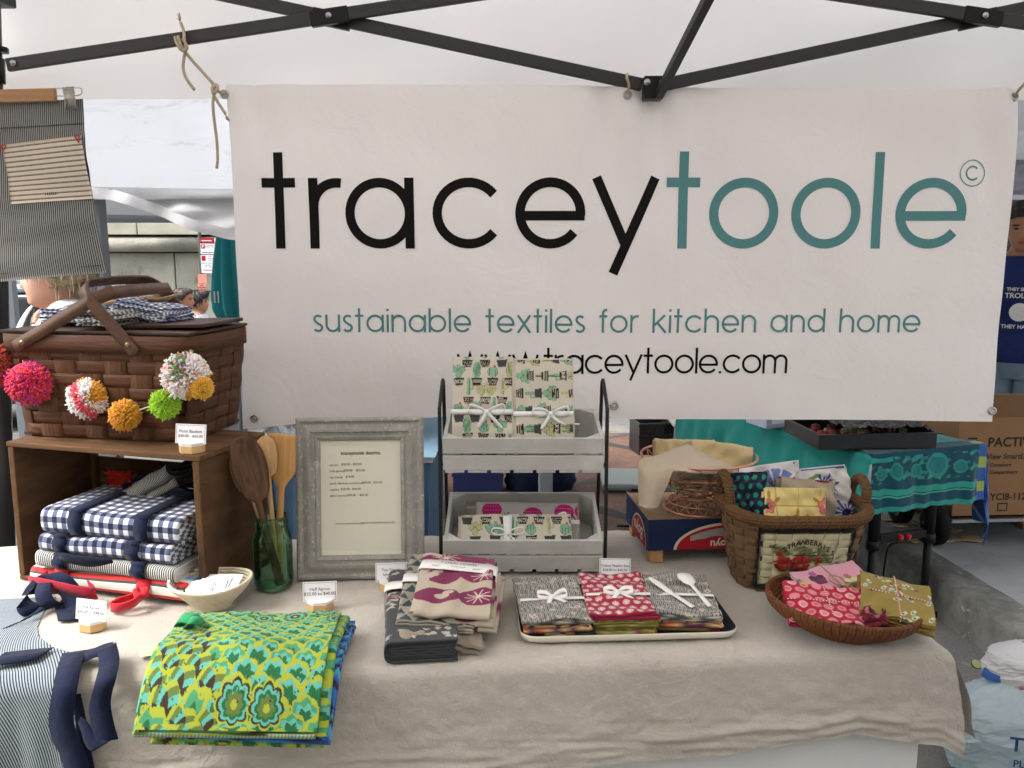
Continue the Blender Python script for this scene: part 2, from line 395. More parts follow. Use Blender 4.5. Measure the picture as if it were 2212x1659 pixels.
# street: one sheet to the horizon, falling away behind the stall
xs = np.concatenate([np.linspace(-120, -10, 12), np.linspace(-8, 8, 33), np.linspace(10, 120, 12)]); ys = np.concatenate([np.linspace(-60, 0, 10), np.linspace(.5, 14, 40), np.linspace(16, 160, 14)])
XX, YY = np.meshgrid(xs, ys, indexing='ij')
o = sheet('street', XX, YY, np.maximum(gz(YY), -1.6)+0*XX, m_asph); o['kind'] = 'structure'
# sidewalk on the far side of the kerb
ks = np.concatenate([np.linspace(-30, 0, 6), np.linspace(.4, 14, 60), np.linspace(16, 60, 12)]); w = np.array([.17, .6, 1.4, 3, 8, 40.])
KY, KW = np.meshgrid(ks, w, indexing='ij')
o = sheet('sidewalk', kx(KY)+KW, KY+0*KW, .178+np.maximum(gz(KY), -1.6)+0*KW, m_conc, flip=True); o['kind'] = 'structure'
kerb = bpy.data.objects.new('kerb', None); COL.objects.link(kerb); kerb['kind'] = 'structure'
rg = random.Random(3); y = .2
while y < 11:
    L = rg.uniform(1.1, 1.5); g = G(); n = 7
    for i in range(n): pass
    a, b = y+.006, y+L-.006; NU, NV = 14, 6
    yy = np.linspace(a, b, NU); prof = [(-.0, -.12), (.004, .06), (.012, .145), (.03, .172), (.06, .18), (.168, .18)]
    PX = np.array([[kx(q)+p[0] for p in prof] for q in yy]); PZ = np.array([[p[1]+float(gz(q)) for p in prof] for q in yy]); PY = np.array([[q]*6 for q in yy])
    nz = vn(PY, PX+PZ*2, int(y*10), 2.5)*.0025; nz[:, 0] = 0
    sheet('kerb_stone', PX+nz, PY, PZ+nz*.5, m_gran, kerb, flip=True); y += L
# reddish worn paving across the middle of the street behind the stall
def redpave(t):
    x, y, z = t.xyz(); n = t.noise(2.2, 6, .65)
    c = t.mix(t.smooth(n, .35, .7), S('#5c463d'), S('#775b4d'))
    c = t.mix(t.smooth(t.noise(30, 4, .7), .45, .75)*.6, c, S('#866f62'))
    b = ((x*.83+y*.56)*1.15+n*.25).fract(); c = t.mix(t.smooth((b-.5).abs(), .40, .44), c, S('#3f3c3c'))
    b2 = ((x*-.55+y*.83)*.62+n*.2).fract(); return t.mix(t.smooth((b2-.5).abs(), .44, .47), c, S('#474341'))
m_red = mat('worn_red_paving', redpave, .85, bump=.4, bs=50)
ys = np.linspace(2.6, 8.5, 30); xs = np.linspace(-.75, 1.55, 8); XX, YY = np.meshgrid(xs, ys, indexing='ij'); XX = XX+.05*vn(XX, YY, 3, .7)-.02*(YY-3)
o = sheet('paved_path', XX, YY, gz(YY)+.005, m_red); o['kind'] = 'structure'
# ---------------------------------------------------------------- stone building across the street
def stone(t):
    c = t.mix(t.smooth(t.noise(.9, 6, .6), .35, .65), S('#87857b'), S('#a3a093'))
    c = t.mix(t.smooth(t.noise(3.5, 5, .7, stretch=(1, 1, .35)), .56, .7)*.8, c, S('#696860'))
    return t.mix(t.smooth(t.noise(40, 3, .7), .35, .8)*.4, c, S('#b5b2a5'))
m_stone = mat('building_limestone', stone, .85, orand=.10, bump=.8, bs=7, bd=.03)
m_stone_l = mat('smooth_limestone', S('#b3b0a0'), .8, var=.22, vs=2.5, bump=.3, bs=20)
m_dark = mat('shadow_gap', S('#3a3935'), .9, var=.2)
WY = 20.0
bld = thing('stone_building', 'grey limestone building with big blocks and a rounded ledge behind the market', 'building', (0, WY, 0))
def wz(yp): return ay(300, yp, WY).z
G().box((-17, .28, -3), (3, 1.2, 7)).obj('wall_core', m_dark, bld)
def course(y0, y1, off, bw=1.74, proud=.0):
    za, zb = wz(y1)+.012, wz(y0)-.012; x = -17+off
    base = G().box((0, 0, 0), (bw-.024, .3, zb-za), bev=.03).mesh('stone_block'); base.materials.append(m_stone)
    while x < 3:
        link('stone_block', base, None, bld, (x, -proud, za)); x += bw
course(545, 630, .52); course(630, 712, 1.45); course(712, 795, .5); course(795, 900, 1.3)
course(300, 363, .2, 1.9, -.1); course(363, 432, 1.1, 1.9, -.1)
for (ya, yb, d, nm, mt) in ((470, 478, .30, 'ledge_strip', m_stone_l), (478, 508, .34, 'ledge_band', m_stone_l)):
    x = -17.3
    while x < 3:
        G().box((x+.01, -d, wz(yb)+.006), (x+2.2, .25, wz(ya)-.006), bev=.02).obj(nm, mt, bld); x += 2.21
x = -16.6; zc = (wz(510)+wz(545))/2; rr = (wz(510)-wz(545))/2-.01
while x < 3:
    g = G(); g.tube([(x+.008, 0, zc), (x+2.4, 0, zc)], rr, 16); o = g.obj('rounded_ledge', m_stone, bld); o.location.y = -.14; o.scale.y = 1.7; x += 2.42
# ---------------------------------------------------------------- our table
TY = R(4.5); TC, TS = math.cos(TY), math.sin(TY); TX0, TY0, TZ = 0.0, 1.668, 0.74
def tw(s, t, z=0.):
    """table frame (s along the front edge, t back from it) -> world"""
    return Vector((TX0+s*TC-t*TS, TY0+s*TS+t*TC, TZ+z))
def inv_t(p):
    dx, dy = p[0]-TX0, p[1]-TY0; return dx*TC+dy*TS, -dx*TS+dy*TC
SL, SR, DEP = -1.52, .925, .765
def drape(s, t, h, r=.03, flare=.10):
    """vectorised: flat table coords with h above the cloth, t<0 runs over the front edge and down"""
    L = np.maximum(0, -t); am = PI/2-flare; a = np.minimum(L/r, am); rest = np.maximum(0, L-am*r)
    tt = np.where(t > 0, t, -(r+h)*np.sin(a)-rest*math.cos(am)); zz = np.where(t > 0, h, -r+(r+h)*np.cos(a)-rest*math.sin(am))
    return TX0+s*TC-tt*TS, TY0+s*TS+tt*TC, TZ+zz
m_ply = mat('folding_table_plastic', S('#c9c9c6'), .6, var=.05)
m_blk = mat('black_powder_coat', S('#1c1c1e'), .45, bump=.15, bs=600, bd=.001)
tb = thing('folding_table', 'long folding table hidden under the linen cloth', 'table', tuple(tw(0, 0, -TZ)), TY)
G().box((SL+.015, .015, .70), (SR-.015, DEP-.015, .733), bev=.008).obj('tabletop', m_ply, tb)
for s in (SL+.18, SR-.22):
    for t in (.08, DEP-.08): G().tube([(s, t, .70), (s, t, 0)], .015).obj('leg', m_blk, tb)
# white skirt under the linen
m_skirt = mat('white_plastic_skirt', S('#e3e4e2'), .5, trl=.12, bump=.1, bs=6)
s = np.linspace(SL+.01, SR-.03, 90); z = np.linspace(-.012, -.72, 14); SS, ZZ = np.meshgrid(s, z, indexing='ij')
off = .004+.012*np.abs(ZZ)+.012*vn(SS, ZZ*.3, 4, .9)*np.minimum(1, np.abs(ZZ)*3)
XX, YY = TX0+SS*TC+off*TS, TY0+SS*TS-off*TC
o = sheet('table_skirt', XX, YY, TZ+ZZ, m_skirt, flip=False); tag(o, 'plain white skirt hanging to the ground below the linen cloth', 'table skirt')
# linen cloth: top, front drop with crumpled hem, right end drop
def linen(t):
    c = t.mix(t.smooth(t.noise(3.0, 5, .6), .3, .7), S('#aea79c'), S('#bfb8af'))
    c = t.mix(t.smooth(t.noise(1.0, 3, .6, stretch=(420, 30, 420)), .4, .7)*.35, c, S('#a39a8d'))
    return t.mix(t.smooth(t.noise(1.0, 3, .6, stretch=(25, 420, 60)), .45, .7)*.25, c, S('#d2c9bc'))
m_linen = mat('natural_linen', linen, .9, sheen=.25, trl=.06, bump=.55, bd=.004, bfn=lambda t: ((t.noise(15, 4, .6, dist=1.4)-.5).abs()*1.8+(t.noise(34, 3, .6, dist=.8)-.5).abs()*1.0)+t.noise(260, 2, .6)*.35)
def hem_drop(s): return np.interp(s, [-1.6, -.75, -.1, .17, .45, .73, .9, .97], [.245, .215, .212, .205, .195, .165, .20, .27])
NU, NT = 360, 60
s = np.linspace(SL-.02, SR+.012, NU); tt = np.concatenate([np.linspace(DEP+.01, .03, 70), np.linspace(.025, -.05, 16), np.linspace(0, 1, 46)[1:]])
SS = np.repeat(s[:, None], len(tt), 1); q = np.repeat(tt[None], NU, 0).copy()
for j in range(45): q[:, 86+j] = -.05-(hem_drop(s)-.02)*tt[86+j]
k = np.clip((-q-.02)/.12, 0, 1)
h = .0035+.0012*vn(SS, q, 2, 4)+.0008*vn(SS*2, q*2, 9, 7)
from mathutils import noise as mnoise
def crumple(S_, Q_, f_=1.0):
    o_ = np.zeros(S_.shape)
    for i_ in range(S_.shape[0]):
        for j_ in range(S_.shape[1]):
            if Q_[i_, j_] < .04:
                a_, b_ = S_[i_, j_]*f_, Q_[i_, j_]*f_; o_[i_, j_] = abs(mnoise.noise((a_*7+b_*5, b_*15-a_*2.5, 1.3)))*.9+.5*abs(mnoise.noise((a_*15-b_*8, b_*26+a_*5, 4.1)))+.25*mnoise.noise((a_*30, b_*46+a_*9, 7.))
    return o_
wr = .0065*crumple(SS, q)-.0015
hm = np.clip((-q-hem_drop(SS)+.065)/.05, 0, 1)
roll = .006*np.exp(-((-q-hem_drop(SS)+.012+.008*vn(SS, 0*SS, 8, 1.3))/.009)**2)+.004*np.exp(-((-q-hem_drop(SS)-.012-.006*vn(SS, 0*SS, 18, 1.7))/.007)**2)
h = h+k*wr+hm*(.003*vn(SS, q*8, 41, 2.2))+k*roll
XX, YY, ZZ = drape(SS, q, h)
# right-hand corner flare
fl = np.clip((SS-(SR-.10))/.11, 0, 1)**2*np.clip(-q/.15, 0, 1.2); XX = XX+.03*fl; YY = YY+.015*fl
rz = np.clip((SS-(SR-.03))/.042, 0, 1); ZZ = ZZ-np.where(q > 0, .016*rz**2, .016*rz**2*np.clip(1+q*8, 0, 1))
cloth = thing('tablecloth', 'natural linen cloth draped over the long display table', 'tablecloth')
sheet('cloth_top', XX, YY, ZZ, m_linen, cloth, flip=True)
t2 = np.linspace(-.02, DEP+.01, 70); dr = np.linspace(0, 1, 26); T2, D2 = np.meshgrid(t2, dr, indexing='ij')
drop = np.interp(T2, [-.02, .1, .8], [.20, .22, .22]); bul = .012+.05*np.sin(np.minimum(1, D2*1.3)*PI/2)+.008*vn(T2, D2*.3, 5, 2.2)*D2+.03*np.exp(-((T2+.0)/.05)**2)*D2
zz = -.0125-drop*D2
XX = TX0+(SR-.004+bul)*TC-T2*TS; YY = TY0+(SR-.004+bul)*TS+T2*TC-.012*np.exp(-(T2/.05)**2)*D2
sheet('cloth_side', XX, YY, TZ+zz, m_linen, cloth)
# ================================================================ THE TENT
m_frame = mat('tent_frame_black', S('#1d1d1d'), .5, bump=.25, bs=500, bd=.001, spec=.5)
m_frame2 = mat('tent_bracket_black', S('#0f1011'), .4)
m_steel = mat('zinc_steel', S('#b9bbbd'), .3, metal=1.)
m_canopy = mat('white_canopy_polyester', S('#f3eee9'), .8, var=.04, vs=1.6, trl=.58, bump=.25, bd=.02, bfn=lambda t: t.noise(1.8, 4, .5))
m_roof = mat('white_canopy_roof', S('#ece6e0'), .8, var=.04, vs=1.6, trl=.34)
tent = thing('market_tent', 'white pop-up market tent with black folding truss over the stall', 'tent')
TYb = 2.45; ML = Vector((.388, TYb, 2.012))
JL = ay(22, 143, TYb); W = ML.x-JL.x
def cornerleg(x, yy, spl):
    sx = -1 if x < ML.x else 1; sy = 1 if yy > .5 else -1
    g = G(); n = 8; top = Vector((x, yy, 2.44)); bot = Vector((x+sx*spl, yy+sy*spl*.3, 0)); g.tube([top, bot], .03, 8); o = g.obj('leg', m_frame, tent)
    f = lambda z: top+(bot-top)*((2.44-z)/2.44)
    G().tube([f(2.095), f(2.03)], .037, 8).obj('slider', m_frame2, tent)
    G().tube([f(2.125), f(2.112)], .047, 8).obj('slider_collar', m_frame2, tent)
    G().box((-.012, -.05, -.04), (.02, -.03, .03), Matrix.Translation(f(2.08))).obj('pull_tab', m_frame2, tent)
    G().tube([f(2.085)+Vector((.0, -.04, 0)), f(2.07)+Vector((.006, -.058, -.01))], .006, 8).obj('spring_pin', m_steel, tent)
    G().box((-.045, -.045, -.11), (.045, .045, .1), Matrix.Translation(f(2.34)), .006).obj('corner_bracket', m_frame2, tent)
    G().box((-.06, -.06, 0), (.06, .06, .006), Matrix.Translation(bot)).obj('foot', m_steel, tent); return f
XR = ML.x+W+.03; XL = JL.x-.03; YF = TYb-3.6; MX = ML.x
cornerleg(XL, TYb, .19); cornerleg(XR, TYb, .12); cornerleg(XL, YF, .12); cornerleg(XR, YF, .12)
def bolt(p, d=(0, -1, 0), par=tent, r=.008):
    d = Vector(d); g = G(); g.tube([p, Vector(p)+d*.005], r, 10); g.tube([Vector(p)+d*.005, Vector(p)+d*.010], r*.62, 6); return g.obj('bolt', m_steel, par)
def truss(y, dy):
    xc = (JL.x+MX)/2; zc = ay(730, 39, TYb).z
    for sgn in (-1, 1):
        fx = lambda x: MX+sgn*(x-MX) if sgn > 0 else x
        fx = (lambda x: x) if sgn < 0 else (lambda x: 2*MX-x)
        # bar rising from the leg slider to the middle, bar falling from the leg head to the middle hub
        a0, a1 = Vector((fx(JL.x), y-dy, JL.z)), Vector((fx(MX-.01), y-dy, 2*zc-JL.z))
        b0, b1 = Vector((fx(JL.x), y+dy, 2*zc-ML.z)), Vector((fx(MX-.03), y+dy, ML.z+.012))
        if sgn > 0: a0, b0, a1, b1 = a0, b0, a1, b1
        G().beam(a0, a1, .016, .034, bev=.003).obj('truss_bar', m_frame, tent); G().beam(b0, b1, .016, .034, bev=.003).obj('truss_bar', m_frame, tent)
        d = (a1-a0).normalized(); c = Vector((fx(xc), y-dy, zc)); G().beam(c-d*.052, c+d*.052, .022, .041, bev=.003).obj('cross_sleeve', m_frame2, tent); bolt(c+Vector((0, -.0125, 0)))
        d2 = (b1-b0).normalized(); c2 = Vector((fx(xc), y+dy, (a0.z+a1.z)/2)); G().beam(c2-d2*.052, c2+d2*.052, .022, .041, bev=.003).obj('cross_sleeve', m_frame2, tent)
        bolt(a0+d*.022+Vector((0, -.0095, 0)))
    G().box((MX-.028, y-.022, ML.z-.03), (MX+.024, y+.03, ML.z+.03), bev=.003).obj('truss_hub', m_frame2, tent)
    for sx in (-.022, .02): bolt(Vector((MX+sx, y-.022, ML.z+.012)), r=.009)
    G().box((MX-.028, y-.022, 2*zc-JL.z-.03), (MX+.024, y+.03, 2*zc-JL.z+.03), bev=.003).obj('truss_hub', m_frame2, tent)
truss(TYb, .0125)
truss(YF, .0125)
HUB = Vector((.72, .65, 2.9))
for p in (ML, Vector((ML.x, YF, ML.z))): G().beam(p+Vector((.012, -.02 if p.y > 0 else .02, -.02)), HUB+Vector((0, (p.y-HUB.y)*.02, 0)), .022, .022, bev=.002).obj('roof_strut', m_frame, tent)
for x in (XL, XR):
    for yy in (TYb, YF): G().beam((x, yy, 2.42), HUB+Vector((0, 0, .04)), .022, .03).obj('roof_strut', m_frame, tent)
# roof sheet and valance
EZ = 2.40; pe = .13
n = 61; u = np.linspace(-1, 1, n); UU, VV = np.meshgrid(u, u, indexing='ij'); rr = np.maximum(np.abs(UU), np.abs(VV))
CX, CY = MX, (TYb+YF)/2; hx, hy = (XR-XL)/2+pe, (TYb-YF)/2+pe
XX = CX+UU*hx+(HUB.x-CX)*(1-rr); YY = CY+VV*hy; ZZ = EZ+(3.02-EZ)*(1-rr)**1.0-.05*np.sin(rr*PI)*(1-np.abs(np.abs(UU)-np.abs(VV)))
canopy = sheet('canopy', XX, YY, ZZ, m_roof, tent, flip=True)
def valance(p, q, nrm, z0=2.402, drop=.40, seed=1):
    s_ = np.linspace(0, 1, 80); k_ = np.linspace(0, 1, 16); A, B = np.meshgrid(s_, k_, indexing='ij'); L = (Vector(q)-Vector(p)).length
    o_ = .014*vn(A*L, B*.35, seed, .8)*B+.05*B*(1-np.clip(np.minimum(A, 1-A)*14, 0, 1))*np.sin(B*7)
    x_ = p[0]+(q[0]-p[0])*A+nrm[0]*o_; y_ = p[1]+(q[1]-p[1])*A+nrm[1]*o_; z_ = z0-drop*B+.004*np.sin(A*L*2.1)*B
    return x_, y_, z_
a, b = CX-hx, CX+hx; c, d = CY-hy, CY+hy
for p, q, nn, sd in (((a, d), (b, d), (0, -1), 1), ((b, d), (b, c), (-1, 0), 2), ((b, c), (a, c), (0, 1), 3), ((a, c), (a, d), (1, 0), 4)):
    x_, y_, z_ = valance(p+(0,), q+(0,), nn, seed=sd); sheet('valance', x_, y_, z_, m_canopy, tent)
    pass
# ================================================================ THE BANNER
YB = 2.487
bTL, bTR, bBL, bBR = ay(490, 181, YB), ay(2205, 187, YB), ay(535, 925, YB), ay(2150, 910, YB)
BX0, BX1 = bTL.x, bTR.x
def b_off(x, z):
    x = np.asarray(x, dtype=float); z = np.asarray(z, dtype=float); u_ = (x-BX0)/(BX1-BX0)
    o_ = .010*vn(x, z*.35, 12, .45, 3)+.0035*vn(x*1.3, z*1.3, 7, 1.4)
    for gx in (.01, .51, .985): o_ = o_+.018*np.exp(-((u_-gx)/.05)**2-((2.03-z)/.25)**2)*np.sin((u_-gx)*95+z*9)
    o_ = o_+.03*np.clip(1.25-z, 0, 1)*np.exp(-(u_/.12)**2)*-3-.012*np.clip(1.25-z, 0, 1)*np.exp(-((u_-1)/.08)**2)*3
    return o_
m_ban = mat('banner_vinyl', S('#f1ecea'), .5, var=.03, vs=1.2, trl=.16, spec=.35, bump=.32, bd=.012, bfn=lambda t: t.noise(4.5, 5, .55, dist=.8)+(t.noise(7, 3, .5, dist=1.5)-.5).abs()*.8)
m_ink = mat('banner_ink_black', S('#120f10'), .6, spec=.12); m_teal = mat('banner_ink_teal', S('#568789'), .6, spec=.15)
ban = thing('banner', 'wide white vinyl banner with large black and teal lettering hung from the tent', 'banner')
nx, nz = 150, 70; u = np.linspace(0, 1, nx); v = np.linspace(0, 1, nz); UU, VV = np.meshgrid(u, v, indexing='ij')
ztop = np.interp(UU, [0, .02, .25, .5, .75, .98, 1], [bTL.z-.004, bTL.z, bTL.z-.002, bTL.z-.008, bTL.z-.016, bTR.z-.004, bTR.z-.01])
zbot = np.interp(UU, [0, .1, .27, .5, .8, 1], [bBL.z, bBL.z+.018, bBL.z+.034, bBL.z+.03, bBL.z+.026, bBR.z])
XX = BX0+(BX1-BX0)*UU+.010*(VV-.5)*0; ZZ = ztop+(zbot-ztop)*VV
sheet('banner_sheet', XX, YB+b_off(XX, ZZ), ZZ, m_ban, ban, flip=False)
W_ = .135; ASC = 1.36
def A_(cx, cy, r, a0, a1, n=26, ry=None): return [(cx+r*math.cos(R(a0+(a1-a0)*i/n)), cy+(ry or r)*math.sin(R(a0+(a1-a0)*i/n))) for i in range(n+1)]
def glyph(ch, w):
    r = .5-w/2; h = w/2; O = A_(.5, .5, r, 0, 360, 44)
    if ch == 'a': return [O, [(1-h, 0), (1-h, 1)]], 1.0
    if ch == 'b': return [O, [(h, 0), (h, ASC)]], 1.0
    if ch == 'd': return [O, [(1-h, 0), (1-h, ASC)]], 1.0
    if ch == 'c': return [A_(.52, .5, r*1.05, 38, 322, 30, r)], .95
    if ch == 'e': return [A_(.5, .5, r, -4.5, 322, 38), [(h, .465), (.992, .465)]], 1.0
    if ch == 'o': return [O], 1.0
    if ch == 'f': return [[(.2, 0)]+A_(.4, 1.1, .2, 180, 80, 8), [(0, 1-h), (.44, 1-h)]], .46
    if ch in 'hn': return [[(h, 0), (h, ASC if ch == 'h' else 1)], [(h, .52)]+A_(.42, .58, .42-h, 180, 0, 18)+[(.84-h, 0)]], .84
    if ch == 'm': return [[(h, 0), (h, 1)]]+[[(q+h, .55)]+A_(q+.36, .64, .36-h, 180, 0, 16)+[(q+.72-h, 0)] for q in (0, .72-w)], 1.44-w
    if ch == 'u': return [[(.84-h, 1), (.84-h, 0)], [(h, 1)]+A_(.42, .42, .42-h, 180, 360, 18)+[(.84-h, .45)]], .84
    if ch == 'i': return [[(h, 0), (h, 1)], [(h, 1.2), (h, 1.2+w)]], w
    if ch == 'l': return [[(h, 0), (h, ASC)]], w
    if ch == 'k': return [[(h, 0), (h, ASC)], [(h*1.6, .42), (.68, 1)], [(.27, .58), (.75, 0)]], .77
    if ch == 'r': return [[(h, 0), (h, 1)], [(h, .55)]+A_(.40, .60, .40-h, 180, 78, 12)], .45
    if ch == 's': return [A_(.29, .74, .22-.01, 35, 250, 14, .26-h)[:-1]+A_(.28, .26, .24-.01, 78, -150, 16, .26-h)], .56
    if ch == 't': return [[(.24, 0), (.24, ASC)], [(0, 1-h), (.48, 1-h)]], .5
    if ch == 'w': return [[(.05, 1), (.37, 0), (.69, 1), (1.01, 0), (1.33, 1)]], 1.38
    if ch == 'x': return [[(.04, 1), (.74, 0)], [(.74, 1), (.04, 0)]], .78
    if ch == 'y': return [[(.88, 1), (.30, -.36)], [(.04, 1), (.47, .05)]], .92
    if ch == '.': return [[(h, 0), (h, w)]], w
    return [], .5
def stroke(pl, w, vv, ff, base):
    P = np.array(pl, dtype=float); n = len(P); o_ = len(vv); closed = np.hypot(*(P[0]-P[-1])) < 1e-6
    for i in range(n):
        a_ = P[i-1] if i > 0 else (P[-2] if closed else None); b_ = P[i+1] if i < n-1 else (P[1] if closed else None)
        d1 = (P[i]-a_)/np.hypot(*(P[i]-a_)) if a_ is not None else None; d2 = (b_-P[i])/np.hypot(*(b_-P[i])) if b_ is not None else None
        d1 = d2 if d1 is None else d1; d2 = d1 if d2 is None else d2
        n1 = np.array([-d1[1], d1[0]]); n2 = np.array([-d2[1], d2[0]]); m_ = n1+n2; m_ = m_/(np.hypot(*m_)+1e-9); k_ = 1/max(.28, float(m_@n1))
        vv.append(tuple(P[i]+m_*k_*w/2)+(base,)); vv.append(tuple(P[i]-m_*k_*w/2)+(base,))
    for i in range(n-1): ff.append((o_+2*i, o_+2*i+1, o_+2*i+3, o_+2*i+2))
def dense(pl, mx=.12):
    o_ = [pl[0]]
    for a_, b_ in zip(pl[:-1], pl[1:]):
        L = math.hypot(b_[0]-a_[0], b_[1]-a_[1]); k_ = max(1, int(L/mx)); o_ += [(a_[0]+(b_[0]-a_[0])*i/k_, a_[1]+(b_[1]-a_[1])*i/k_) for i in range(1, k_+1)]
    return o_
def print_word(word, xs_, base_z, xh, w, mt, nm='lettering'):
    """xs_: left x of each letter (world)"""
    vv, ff = [], []; lift = 0
    for ch, x in zip(word, xs_):
        for pl in glyph(ch, w)[0]:
            tmp = []; stroke(dense(pl), w, tmp, ff_ := [], 0); o_ = len(vv); lift += 1
            for (a_, b_, _) in tmp:
                X_, Z_ = x+a_*xh, base_z+b_*xh; vv.append((X_, YB+float(b_off(X_, Z_))-.0012-.00012*(lift % 3), Z_))
            ff += [tuple(o_+i for i in f_) for f_ in ff_]
    return link(nm, np_mesh(nm, vv, ff, False), mt, ban)
def run_word(word, x0, x1, base_z, xh, w, mt):
    adv = [glyph(c_, w)[1] for c_ in word]; sp = [(.52 if c_ == ' ' else a_) for c_, a_ in zip(word, adv)]
    tot = sum(sp)*xh; gap = ((x1-x0)-tot)/(len(word)-1); x = x0; xs_ = []
    for a_ in sp: xs_.append(x); x += a_*xh+gap
    k = 0
    for wd in word.split(' '): print_word(wd, xs_[k:k+len(wd)], base_z, xh, w, mt, 'printed_word'); k += len(wd)+1
bz = ay(1300, 537, YB).z; xh = ay(1300, 384, YB).z-bz
lx = lambda x, y=470: ay(x, y, YB).x
for ch_, x_ in zip('tracey', [lx(567), lx(667), lx(745), lx(935), lx(1113), lx(1280)]): print_word(ch_, [x_], bz, xh, W_, m_ink, 'letter')
for ch_, x_ in zip('toole', [lx(1437), lx(1531), lx(1709), lx(1885), lx(1935)]): print_word(ch_, [x_], bz, xh, W_, m_teal, 'letter')
b2 = ay(1300, 718, YB).z; run_word('sustainable textiles for kitchen and home', lx(675, 700), lx(1988, 700), b2, ay(1300, 680, YB).z-b2, .13, m_teal)
b3 = ay(1300, 806, YB).z; run_word('www.traceytoole.com', lx(987, 790), lx(1700, 790), b3, ay(1300, 765, YB).z-b3, .125, m_ink)
cc = ay(2101, 374, YB); rc = .036
vv, ff = [], []; stroke(A_(cc.x, cc.z, rc, 0, 360, 40), .0028, vv, ff, 0); stroke(A_(cc.x, cc.z, rc*.52, 42, 318, 20), .0045, vv, ff, 0)
link('copyright_mark', np_mesh('copyright_mark', [(x, YB+float(b_off(x, z))-.0014, z) for x, z, _ in vv], ff, False), m_teal, ban)
m_ring = mat('nickel_grommet', S('#b5b1a8'), .28, metal=1.)
m_hole = mat('bright_hole', S('#f3f3f3'), .6)
def grommet(px, py):
    p = ay(px, py, YB); p.y = YB+float(b_off(p.x, p.z))-.002; g = G(); prof = [(.0065, .004), (.0065, -.002), (.008, -.0042), (.0105, -.0042), (.0128, -.001), (.0128, .002)]
    g.lathe(prof, 28, Matrix.Translation(p) @ Matrix.Rotation(-PI/2, 4, 'X') @ Matrix.Scale(-1, 4, (0, 0, 1)) @ Matrix.Scale(-1, 4, (0, 0, 1)))
    g.obj('grommet', m_ring, ban); G().tube([p+Vector((0, -.0004, 0)), p+Vector((0, .0004, 0))], .0066, 20).obj('eyelet_hole', m_hole, ban); return p
gL = grommet(487, 205); gM = grommet(1352, 209); gR = grommet(2188, 210); grommet(551, 902); grommet(1325, 874); grommet(2141, 887)
# cord ties
m_cord = mat('cotton_cord', S('#b5a58f'), .9, var=.2, vs=40, bump=.8, bs=260, bd=.003)
def frayed(g, p, d, seed):
    rg_ = random.Random(seed)
    for i in range(14):
        e = Vector(d)*rg_.uniform(.010, .02)+Vector((rg_.uniform(-1, 1), rg_.uniform(-1, 1), rg_.uniform(-1, 1)))*.006; g.tube([p, p+e*.6, p+e], [.0012, .001, .0004], 4)
g = G(); yf = TYb-.03; T_ = lambda x, y, dd=0.: ay(x, y, yf+dd)
r_ = .0042
g.tube(spline([T_(390, 48), T_(397, 68), T_(398, 84, -.01), T_(401, 104, -.012), T_(397, 128), T_(396, 150), T_(404, 172), T_(420, 194)]), r_, 8)
g.tube(spline([T_(378, 80, .0), T_(381, 92, -.012), T_(392, 108, -.014), T_(403, 106, -.012), T_(402, 96, -.004), T_(392, 82, .02), T_(388, 76, .05), T_(392, 90, .055), T_(400, 104, .04)]), r_, 8)
g.tube(spline([T_(384, 78, -.004), T_(392, 100, -.014), T_(412, 127), T_(440, 158), T_(458, 178), T_(466, 188)]), r_, 8)
g.tube(spline([T_(466, 186), T_(458, 192, -.006), T_(463, 200, -.01), T_(470, 193, -.006), T_(468, 184, .004), T_(460, 186, .006), T_(460, 200), T_(470, 220), T_(482, 238), T_(487, 246)]), r_, 8)
g.tube(spline([T_(461, 192), T_(470, 197, .0), T_(480, 200, .02), gL+Vector((0, -.006, .003)), gL+Vector((0, .012, -.004))]), r_, 8)
g.tube(spline([T_(463, 200), T_(460, 225), T_(463, 262), T_(468, 300), T_(470, 340), T_(468, 364)]), r_, 8)
frayed(g, T_(487, 246), (.4, 0, -1), 1); frayed(g, T_(389, 46), (-.2, 0, 1), 2)
tag(g.obj('tie_cord', m_cord), 'knotted cotton cord tying the upper corner of the banner near the hanging apron', 'cord')
g = G(); p = gM; g.tube(spline([p+Vector((.0, -.004, .0)), p+Vector((0, -.03, .02)), ay(1354, 168, TYb-.032), ay(1355, 160, TYb), ay(1354, 170, TYb+.03), p+Vector((0, .02, .03)), p+Vector((0, .008, 0))]), .0036, 8)
tag(g.obj('tie_cord', m_cord), 'short cord loop hanging the middle banner eyelet from the truss hub', 'cord')
g = G(); p = gR; g.tube(spline([p+Vector((0, .01, 0)), p+Vector((0, -.008, .004)), ay(2200, 195, TYb), ay(2216, 178, TYb-.02), ay(2250, 140, TYb-.03)]), .004, 8)
tag(g.obj('tie_cord', m_cord), 'cord pulled from the last banner eyelet up to the truss at the picture edge', 'cord')
# ================================================================ CLOTH MATERIALS
def uvxy(t):
    x, y, z = t.xyz('UV'); return x, y
def gingham(navy, mid, white, cell):
    def f(t):
        x, y = uvxy(t); a = (x/(2*cell)).fract().gt(.5); b = (y/(2*cell)).fract().gt(.5); s = a+b
        c = t.mix(s.gt(.5), white, mid); return t.mix(s.gt(1.5), c, navy)
    return f
def stripes(a, b, per, duty=.45, axis=1):
    def f(t):
        u = uvxy(t)[axis]; return t.mix((u/per).fract().gt(duty), a, b)
    return f
NAVY = S('#1d2a4d'); WHT = S('#e4e4e6')
cw = dict(rough=.9, sheen=.2, bump=.25, bs=55, bd=.004)
m_ging = mat('navy_gingham', gingham(S('#131b33'), S('#5c6480'), S('#dddde0'), .0135), **cw)
m_ging_s = mat('navy_gingham_small', gingham(S('#1b2747'), S('#7c87a6'), S('#e6e8ee'), .0075), **cw)
